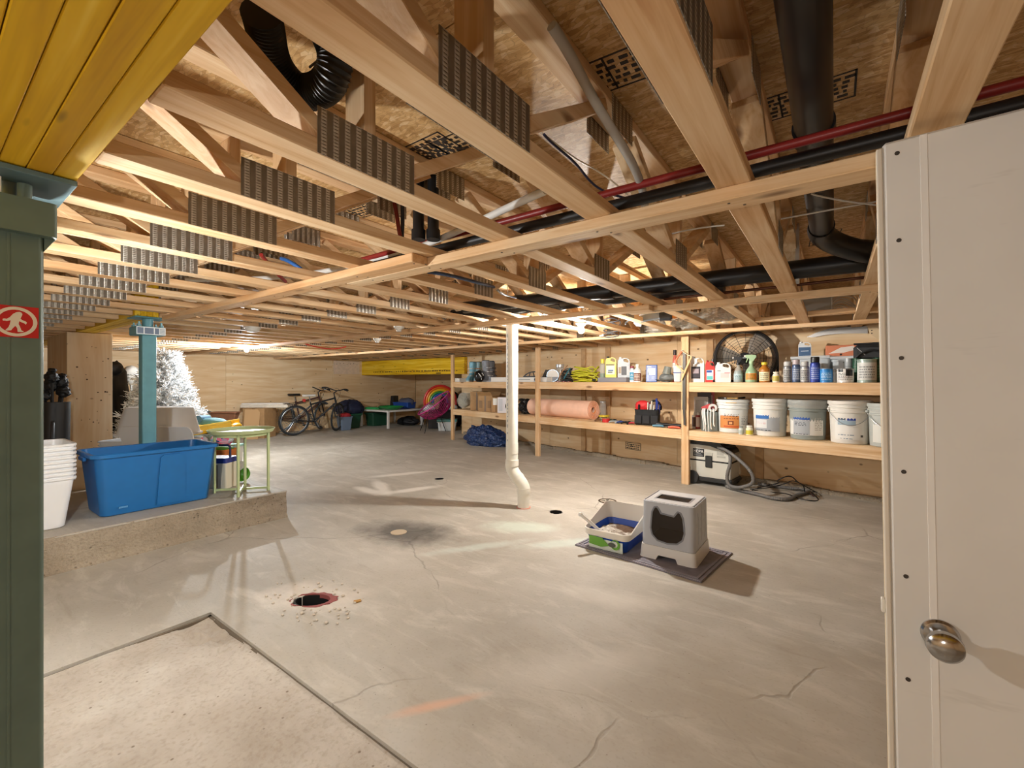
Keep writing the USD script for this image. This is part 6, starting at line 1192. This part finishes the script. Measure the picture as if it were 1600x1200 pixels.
# big drum fan on the shelf
v = 5.12; d = SD(1163, v); fx = S(1163, v, 0); R = 47 * d / FPX * .93; zc = EYE - (560.5 - 596) * d / FPX
t = T('drum_fan', 'large black floor fan standing on the upper shelf behind the spray bottles', 'fan', (fx[0], fx[1], zc), SRZ + 30)
FB = C('#1c1c1e', .4); prof = [(R - .022, -.085), (R - .016, -.095), (R, -.095), (R + .008, -.085), (R + .008, .08), (R, .09), (R - .014, .09), (R - .022, .08), (R - .022, -.085)]
XYZF = np.eye(4)
m = MB().lathe([(a, b) for a, b in prof], n=48, axis=(0, 1, 0)); t.add('drum', m, FB)
gm = MB()
for k in range(9): rr_ = R * (.18 + .82 * k / 9); a = np.linspace(0, 2 * np.pi, 41)[:-1]; gm.tube(np.stack([rr_ * np.cos(a), 0 * a - .088 - .025 * math.cos(rr_ / R * 1.5), rr_ * np.sin(a)], 1), .0016, 4, True)
for k in range(16): a = k * 2 * np.pi / 16; gm.tube([(.16 * R * math.cos(a), -.112, .16 * R * math.sin(a)), (R * math.cos(a), -.084, R * math.sin(a))], .002, 4)
t.add('guard', gm, C('#232325', .35, .5), kind='stuff')
t.add('hub_badge', MB().cyl((0, -.118, 0), (0, -.108, 0), R * .19, n=28), C('#26272a', .35)); t.add('badge_plate', MB().cbx((0, -.119, .004), (R * .2, .003, R * .05), .001), C('#9a9fa0', .4))
for k in range(3):
    a0 = k * 2.094 + .5; P_ = []
    for rr_, w0, w1 in ((.15, -.3, .5), (.4, -.15, .75), (.7, -.05, .8), (.93, .0, .7)): P_.append([(R * rr_ * math.cos(a0 + a), -.02 + .05 * (a - .3), R * rr_ * math.sin(a0 + a)) for a in np.linspace(w0, w1, 6)])
    v_ = np.array(P_).reshape(-1, 3); f_ = [[i * 6 + j, i * 6 + j + 1, (i + 1) * 6 + j + 1, (i + 1) * 6 + j] for i in range(3) for j in range(5)]; v2 = v_ + [0, .003, 0]
    t.add('blade', MB().raw(v_, f_).raw(v2, f_), C('#9c958b', .35, .5), smooth=True)
t.add('motor', MB().cyl((0, -.02, 0), (0, .09, 0), R * .22, n=24), FB); zs = zc - ZU - .002
t.add('stand', MB().tube([(-R * 1.04, .0, .0), (-R * 1.04, .0, -zs + .02), (-R * .9, -.06, -zs + .012)], .012, 8).tube([(R * 1.04, .0, .0), (R * 1.04, .0, -zs + .02), (R * .9, -.06, -zs + .012)], .012, 8).tube([(-R * 1.04, .1, -zs + .014), (R * 1.04, .1, -zs + .014)], .012, 8).tube([(-R * 1.04, -.07, -zs + .014), (R * 1.04, -.07, -zs + .014)], .012, 8), FB)

# --- dust extractor under the shelf
v = 4.93; vx = S(1117, 5.12, 0); t = T('dust_extractor', 'light grey and black dust extractor vacuum under the lower shelf by the middle post', 'vacuum', (vx[0], vx[1], 0), SRZ + 8)
VG, VK = C('#d3d2c8', .42), C('#2b2d2e', .45); w, dp = .46, .36
t.add('undercarriage', MB().bx(-w / 2 - .01, w / 2 + .01, -dp / 2 - .005, dp / 2, .035, .085, .01), VK, smooth=False); v_, f_ = rounded(w, dp, .265, .03, .012, .086); t.add('lower_box', MB().raw(v_, f_), VG)
t.add('seam_band', MB().bx(-w / 2 - .003, w / 2 + .003, -dp / 2 - .003, dp / 2 + .003, .2655, .281, .004), VK, smooth=False)
side = Polygon([(-w / 2, .282), (w / 2, .282), (w / 2, .345), (w * .33, .40), (w * .02, .445), (-w * .2, .45), (-w / 2, .45)]); t.add('upper_box', MB().prism(side.buffer(-.01).buffer(.01), -dp / 2, dp / 2, XZ), VG, smooth=30)
hoodp = Polygon([(w / 2 - .005, .348), (w * .34, .402), (w * .02, .448), (-w * .2, .453), (-w / 2, .453), (-w / 2, .52), (w * .10, .515), (w * .22, .49), (w / 2 - .03, .40)]); t.add('hood', MB().prism(hoodp.buffer(-.006).buffer(.006), -dp / 2 - .004, dp / 2 + .004, XZ), VK, smooth=30)
t.add('latch', MB().bx(-.045, .03, -dp / 2 - .012, -dp / 2 + .002, .20, .335, .006), VK, smooth=False); t.add('latch_recess', MB().bx(-.05, .035, -dp / 2 - .004, -dp / 2 + .002, .335, .372, .003), C('#bfbeb4', .45), smooth=False); t.add('grille', MB().bx(.08, .17, -dp / 2 - .003, -dp / 2 + .002, .325, .345).bx(.08, .15, -dp / 2 - .003, -dp / 2 + .002, .355, .40), C('#b4b3aa', .5), smooth=False)
bd = t.add('badge', MB().bx(-.185, -.06, -dp / 2 - .004, -dp / 2 + .001, .315, .405, .002), C('#2d2f31', .45), smooth=False, label='dark badge reading HEPA')
tx = meshkit.text_mesh('HEPA', .030, .0012, bold=True); tx.apply_transform(rot((1, 0, 0), 90)); tx.apply_translation((-.178, -dp / 2 - .0042, .362)); obj('badge_text', tx, C('#ecebe6', .5), bd, smooth=False)
for k in range(3): obj('badge_line', MB().bx(-.175, -.075 - .01 * k, -dp / 2 - .0048, -dp / 2 - .0038, .326 + .011 * k, .331 + .011 * k), C('#8b8d8e', .5), bd, smooth=False)
for s in (-1, 1): t.add('wheel', MB().cyl((-.19, s * .185, .075), (-.19, s * .215, .075), .074, n=24), VK); t.add('caster', MB().cyl((.19, s * .16, .030), (.19, s * .19, .030), .030, n=16), VK)
t.add('hose_port', MB().cyl((.10, -.06, .49), (.10, -.15, .50), .034, n=18), VK); t.add('side_handle', MB().bx(.14, .20, -.12, .10, .43, .455, .008), C('#1e1f20', .5), smooth=False)
def vloc(px, py, z=None, v=None):
    p = F(px, py, z or 0.) if v is None else S(px, v, EYE - (py - 596) * SD(px, v) / FPX); return p
HG = C('#6d6b69', .5)
hp = [vloc(1122, 699, v=4.90), vloc(1140, 707, v=4.84), vloc(1160, 723, v=4.80), vloc(1175, 741, v=4.79), vloc(1177, 752, v=4.80), vloc(1166, 759.5, v=4.82), vloc(1150, 761.5, v=4.85), vloc(1139, 757, v=4.87), vloc(1136, 745, v=4.88), vloc(1140, 728, v=4.88), vloc(1141, 713, v=4.92), vloc(1135, 706, v=5.02)]
q = np.vstack([curve(hp, 150)]); rb = np.where(np.arange(150) % 2, .0195, .0165); t = T('vacuum_hose', 'ribbed grey vacuum hose looped beside the dust extractor', 'hose', (0, 0, 0)); t.add('hose', MB().tube(q, rb, 12), HG)
zg = .021
hp = [F(1135, 760, zg), F(1160, 767, zg), F(1190, 774, zg), F(1212, 779, zg), F(1225, 780, zg), F(1240, 776, zg), F(1258, 770, zg), F(1262, 766.5, zg), F(1250, 764.5, zg), F(1215, 760, zg), F(1185, 756, zg)]
q = curve(hp, 220); rb = np.where(np.arange(220) % 2, .0195, .0165); t2 = T('vacuum_hose', 'long ribbed grey hose lying in a loop on the floor right of the extractor', 'hose', (0, 0, 0)); t2.add('hose', MB().tube(q, rb, 12), HG)
cp = [F(1175, 766, .008), F(1190, 761, .03), F(1212, 756, .08), F(1222, 747, .22), F(1232, 744, .24), F(1245, 752, .18), F(1256, 761, .10), F(1257, 768, .05)]
t3 = T('power_cord', 'black power cord arching over the grey hose on the floor', 'cord', (0, 0, 0)); t3.add('cord', MB().tube(curve(cp, 60), .0055, 7), BLACK)
t3.add('cord_loop', MB().tube(curve([F(1178, 766, .007), F(1210, 769.5, .007), F(1236, 774, .045), F(1245, 778, .008), F(1265, 782, .007), F(1277, 778, .007), F(1270, 772, .03), F(1275, 769, .012), F(1262, 762, .1), F(1242, 752, .14), F(1228, 755, .09), F(1200, 762, .04), F(1172, 764, .012)], 110), .005, 7), BLACK); t3.add('plug', MB().cyl(F(1271, 774, .016), F(1268, 771, .016), .014, n=12), C('#54362a', .5))
# stamp on the plywood
st = SU(988, sv); t = T('panel_stamp', 'black boxed grade stamp printed on the back wall under the lower shelf', 'stamp', suv(st, VWALL - .0035, 0), SRZ); zs0, zs1 = EYE - (703 - 596) * SD(988, sv) / FPX, EYE - (692 - 596) * SD(988, sv) / FPX; hw_ = (SU(1000.5, sv) - SU(976.5, sv)) / 2
fr = sbox(-hw_, zs0, hw_, zs1); t.add('frame', MB().prism(fr.difference(fr.buffer(-.006)), 0, .001, XZ), INK, smooth=False); q = np.random.default_rng(4); m = MB()
for k in range(3):
    x = -hw_ + .02
    while x < hw_ - .03: L = q.uniform(.01, .03); m.bx(x, x + L, -.001, 0, zs0 + .014 + k * (zs1 - zs0 - .02) / 3, zs0 + .026 + k * (zs1 - zs0 - .02) / 3); x += L + .01
t.add('type_row', m, INK, smooth=False)

# ================================================================ SERVICES AMONG THE TRUSSES
def Z(px, py, z): return F(px, py, EYE + z)
def run(name, label, cat, pts, r, m, n=12, k=None, part='pipe'):
    t = T(name, label, cat, (0, 0, 0)); t.add(part, MB().tube(curve(pts, k or 8 * len(pts)) if len(pts) > 2 else pts, r, n), m); return t
# flexible black duct
pts = [Z(408, 20, .83), Z(420, 75, .81), Z(438, 115, .79), Z(468, 142, .775), Z(500, 140, .77), Z(519, 118, .78), Z(524, 88, .82), Z(515, 60, .86), Z(505, 20, .90)]
q = curve(pts, 150); rb = .040 + .004 * (np.arange(150) % 3 == 0); t = T('flexible_duct', 'black ribbed flexible duct hanging in a loop between the near trusses', 'duct', (0, 0, 0)); t.add('duct', MB().tube(q, rb, 16), C('#1d1c1b', .4))
t.add('hanger_wire', MB().tube([Z(484, 105, .80), Z(500, 92, .86), Z(512, 84, .945)], .003, 5), BLACK)
# grey bent tubing near the middle
t = run('grey_tube', 'bent pale grey plastic tube curving down between two trusses', 'tube', [Z(862, 40, .86), Z(890, 85, .84), Z(925, 150, .80), Z(958, 205, .75), Z(985, 250, .71), Z(1005, 303, .66), Z(1008, 330, .63)], .0135, C('#b9b5ad', .4))
t = run('white_conduit', 'pale grey conduit crossing over the trusses left of the bent grey tube', 'conduit', [Z(852, 298, .655), Z(765, 338, .655), Z(700, 368, .655), Z(655, 386, .652), Z(600, 402, .655), Z(505, 424, .650), Z(420, 434, .655), Z(290, 437, .64)], .014, C('#dcdcd8', .35), k=60)
t = run('blue_cable', 'thin dark blue cable draped under the subfloor by the bent grey tube', 'cable', [Z(850, 210, .80), Z(880, 238, .80), Z(905, 262, .79), Z(930, 290, .76), Z(955, 303, .74), Z(980, 310, .72)], .0045, C('#22284a', .4), 7)
t = run('white_cable', 'thin white cable beside the dark blue cable under the subfloor', 'cable', [Z(846, 208, .82), Z(870, 226, .83), Z(900, 248, .85), Z(935, 268, .87), Z(965, 290, .84), Z(982, 306, .80)], .0035, C('#dcd6c8', .5), 7)
# red and black pipes over strap board
a, b = 1.475, .632
t = run('red_pipe', 'dark red pipe running across over the trusses just behind the long strap board', 'pipe', [(-2.1, a + .005, EYE + b + .035), (-.6, a, EYE + b + .037), (.9, a, EYE + b + .037), (2.7, a, EYE + b + .037)], .0135, C('#8a2622', .4))
t = run('black_pipe', 'black pipe running just below the dark red pipe over the trusses', 'pipe', [(-2.0, a + .002, EYE + b - .012), (-.6, a, EYE + b - .012), (.9, a, EYE + b - .012), (2.7, a, EYE + b - .008)], .020, C('#191818', .45))
# drain pipes
pA = Z(1252, 20, .78); x = -.052; zt = EYE + .77
t = T('drain_stack', 'thick black drain pipe overhead running away from the camera to an elbow', 'pipe', (0, 0, 0))
zm = EYE + .765
t.add('pipe', MB().cyl((x, .35, zm + .03), (x, 2.72, zm), .050, n=28), ABS); t.add('coupling', MB().cyl((x, 1.62, zm + .012), (x, 1.70, zm + .012), .056, n=28), ABS)
e = curve([(x, 2.66, zm), (x, 2.78, zm - .005), (x + .05, 2.90, zm - .03), (x + .16, 2.99, zm - .07), (x + .30, 3.06, zm - .10)], 24); t.add('elbow', MB().tube(e, .056, 24), ABS); t.add('branch', MB().cyl((x + .12, 2.97, zm - .06), (x + .50, 3.115, zm - .115), .052, n=24), ABS)
t.add('hub', MB().cyl((x + .20, 3.01, zm - .082), (x + .26, 3.033, zm - .09), .060, n=24), ABS)
t = T('drain_pipe', 'long black drain pipe crossing over the trusses towards the white pipe', 'pipe', (0, 0, 0)); P0_, P1_ = np.array((.95, 3.15, EYE + .655)), np.array((-2.9, 3.20, EYE + .715))
t.add('pipe', MB().cyl(P0_, P1_, .056, n=28), ABS); t.add('coupling', MB().cyl(P0_ + (P1_ - P0_) * .16, P0_ + (P1_ - P0_) * .185, .063, n=28), ABS); t.add('coupling', MB().cyl(P0_ + (P1_ - P0_) * .60, P0_ + (P1_ - P0_) * .625, .063, n=28), ABS)
s_ = P0_ + (P1_ - P0_) * .66; t.add('sticker', MB().lathe([(.0572, -.045), (.0572, .045)], s_, 6, P1_ - P0_, math.radians(140), math.radians(185)), C('#d8cfc2', .5), smooth=True, label='pale paper sticker')
t = T('drain_pipe', 'second black drain pipe lying beside the long one, nearer the lit bulb', 'pipe', (0, 0, 0)); Q0, Q1 = np.array((-.62, 3.36, EYE + .668)), np.array((-3.2, 3.36, EYE + .69)); t.add('pipe', MB().cyl(Q0, Q1, .055, n=28), ABS); t.add('coupling', MB().cyl(Q0 + (Q1 - Q0) * .5, Q0 + (Q1 - Q0) * .53, .062, n=28), ABS)
for xx in (-1.55, -2.45): t.add('strap', MB().tube([(xx, 3.36, EYE + .62), (xx, 3.295, EYE + .69), (xx, 3.30, ZO - EYE + EYE)], .004, 5), STEEL)
for i, (px, lab) in enumerate(((654, 'black vertical vent pipe rising between trusses above the strap lap, left one'), (677, 'black vertical vent pipe rising between trusses above the strap lap, right one'))):
    c = Z(px, 372, .64 + .0 * i); t = T('vent_pipe', lab, 'pipe', (c[0], c[1], 0)); t.add('pipe', MB().cyl((0, 0, EYE + .64), (0, 0, ZO - .001), .025, n=20), ABS); t.add('end_cap', MB().cyl((0, 0, EYE + .632), (0, 0, EYE + .675), .031, n=20), ABS)
run('red_tube', 'dark red water tube dropping between trusses left of the black vent pipes', 'tube', [Z(612, 300, .93), Z(618, 325, .86), Z(622, 350, .78), Z(627, 375, .70), Z(634, 392, .65)], .010, C('#7c2320', .4))
run('navy_tube', 'navy water tube dropping between trusses next to the dark red tube', 'tube', [Z(626, 300, .93), Z(629, 325, .86), Z(629, 350, .79), Z(628, 378, .70)], .010, C('#23242c', .4))
run('blue_hose', 'blue-black hose sagging below the trusses left of the white pipe', 'hose', [Z(668, 425, .60), Z(690, 428, .598), Z(718, 434, .60), Z(748, 442, .602), Z(770, 448, .62), Z(790, 462, .64), Z(806, 466, .65)], .010, C('#35486a', .4))
run('blue_pipe', 'short bright blue tube showing between trusses left of the vent pipes', 'tube', [Z(440, 404, .70), Z(458, 412, .66), Z(475, 424, .62)], .011, C('#2f66b0', .4))
run('red_line', 'red tube showing between trusses left of the short blue tube', 'tube', [Z(408, 398, .68), Z(430, 424, .64), Z(446, 440, .615)], .010, C('#9c2f2c', .4))
c = F(512, 540, ZJ - .02); t = T('rubber_strap', 'red rubber strap hooked under a far truss in mid ceiling', 'strap', (c[0], c[1], ZJ - .004), YAW - 36); t.add('band', MB().tube(curve([(0, -.35, -.012), (0, -.15, -.05), (0, .05, -.06), (0, .30, -.012)], 20), .009, 6), C('#c0392f', .45))
# thin white wires and hanger strap by the drain
run('white_wire', 'thin white wire stretched under the subfloor right of the drain stack', 'wire', [Z(1216, 343, .70), Z(1270, 333, .71), Z(1330, 322, .72), Z(1400, 310, .74)], .0035, WIREW, 6)
run('white_wire', 'thin white wire crossing the other one near the door top', 'wire', [Z(1268, 303, .72), Z(1320, 314, .715), Z(1380, 321, .71)], .0035, WIREW, 6)
run('white_wire', 'thin white wire stretched between trusses left of the nearest truss', 'wire', [Z(1050, 365, .70), Z(1090, 357, .70), Z(1132, 352, .70)], .0035, WIREW, 6)
c = Z(1246, 440, .60); t = T('hanger_strap', 'perforated steel hanger strap holding the drain branch', 'strap', (c[0], c[1], 0)); t.add('strap', MB().bx(-.010, .010, -.001, .001, EYE + .585, ZO - .002), C('#c9cac6', .3, .8), smooth=False); t.add('screw', MB().cyl((0, -.004, EYE + .60), (0, .004, EYE + .60), .005, n=8), STEEL)
# rim and blocking boards beyond the last strap board
run('copper_pipe', 'thin copper pipe lying along the lapped strap board in front of the lit bulb', 'pipe', [(-1.0, 3.25, ZJ + .052), (.4, 3.25, ZJ + .052), (1.6, 3.25, ZJ + .052)], .009, C('#6b4636', .35, .7))
for i, (k0, y, lab) in enumerate(((-2, 4.55, 'flat wood block nailed between trusses above the lit bulb'), (-1, 4.62, 'flat wood block between trusses above the middle shelf post'), (0, 4.45, 'flat wood block between trusses above the fan'), (1, 4.5, 'flat wood block between trusses above the paint cans'))):
    x0 = P0 + SP * k0; t = T('wood_block', lab, 'wood block', (x0, y, ZJ)); t.add('block', MB().bx(H2 + .002, SP - H2 - .002, -.045, .045, .0, .038, .003), LUM['x'], smooth=False)
for j, (y, lab) in enumerate(((2.62, 'plank ribbon laid through the trusses behind the long drain pipe'),)): pass
# junk tucked above the strap boards
c = Z(1030, 492, .60); t = T('nail_gun', 'grey and black nail gun with an orange clip lying above the lapped strap board', 'nail gun', (c[0], c[1], ZJ + .012), YAW - 20)
t.add('magazine', MB().cbx((-.06, 0, .04), (.22, .06, .07), .012, rot((0, 1, 0), -8)), C('#8d949a', .45)); t.add('body', MB().cbx((.05, 0, .03), (.12, .07, .08), .015), C('#222325', .5)); t.add('orange_clip', MB().cbx((.13, 0, .03), (.05, .05, .05), .01), C('#d5822f', .5)); t.add('grip', MB().beam((.17, 0, .05), (.21, 0, -.005), (0, 1, 0), .035, .03, .006), C('#1d1d1f', .5))
c = Z(990, 505, .58); t = T('work_light', 'clip-on work light tucked between the trusses left of the nail gun', 'work light', (c[0], c[1], ZJ + .002), YAW + 15); t.add('reflector', MB().lathe([(.02, 0), (.05, .03), (.055, .07), (.05, .07), (.02, .012)], (0, 0, 0.05), 20, (1, -.4, .0)), C('#d9dde0', .25, .6)); t.add('bracket', MB().tube(curve([(-.08, .02, .02), (-.04, .03, .06), (0, 0, .07), (.03, 0, .03)], 12), .008, 6), C('#4b4e50', .4))
c = Z(957, 522, .56); t = T('lamp_cord', 'coil of grey lamp cord hanging behind the lit bulb', 'cord', (c[0], c[1], ZJ - .03), YAW)
t.add('coil', MB().tube(curve([(.10 * math.cos(a) * (1 + .06 * math.sin(5 * a)), .03 * math.sin(2 * a + 1), .035 * math.sin(a) + .004 * k) for k, a in enumerate(np.linspace(0, 6.28 * 4, 60))], 200), .006, 7), C('#5c5f64', .45)); t.add('plug', MB().cbx((-.13, 0, .03), (.05, .03, .03), .006), C('#e8e5de', .45)); t.add('hook', MB().tube([(.0, 0, .03), (.0, .0, .06)], .003, 5), STEEL)
for i, (px, py, s, lab) in enumerate(((1115, 498, .24, 'crumpled clear plastic sheeting stuffed between trusses above the middle shelf post'), (1060, 508, .22, 'crumpled clear plastic sheeting beneath the nail gun'), (1012, 518, .20, 'crumpled clear plastic sheeting right of the coiled lamp cord'))):
    c = Z(px, py, .56); t = T('plastic_sheeting', lab, 'plastic sheet', (c[0], c[1] + .25, ZJ - .005), 10); t.add('film', MB().ball((0, 0, .10), s, 4, (.75, 1.0, .42), lump(40 + i, 3.0, .8, None, .25)), m_clear(f'sheeting_{i}', '#e6e3da', .30, .12), smooth=True)
c = Z(1278, 492, .57); t = T('junction_panel', 'grey wiring panel with a clear cover among the trusses over the paint cans', 'electrical panel', (c[0], c[1], ZJ + .015), 0); t.add('cover', MB().bx(-.13, .09, -.02, .0, .0, .15, .003), C('#a3a39b', .4), smooth=False); t.add('frame', MB().bx(-.14, .10, -.026, -.021, -.0, .012).bx(.09, .10, -.026, -.021, .0, .15), C('#d4d4ce', .4), smooth=False)
wl = MB(); q = np.random.default_rng(6)
for k in range(7): wl.tube(curve([(.10, 0, .02 + .02 * k), (.16 + .03 * q.random(), .01, .05 + .02 * k), (.22 + .04 * q.random(), .02, .02 + .02 * k), (.26, .03, .06)], 16), .004, 5)
t.add('wires', wl, C('#c9c5ba', .5), kind='stuff')
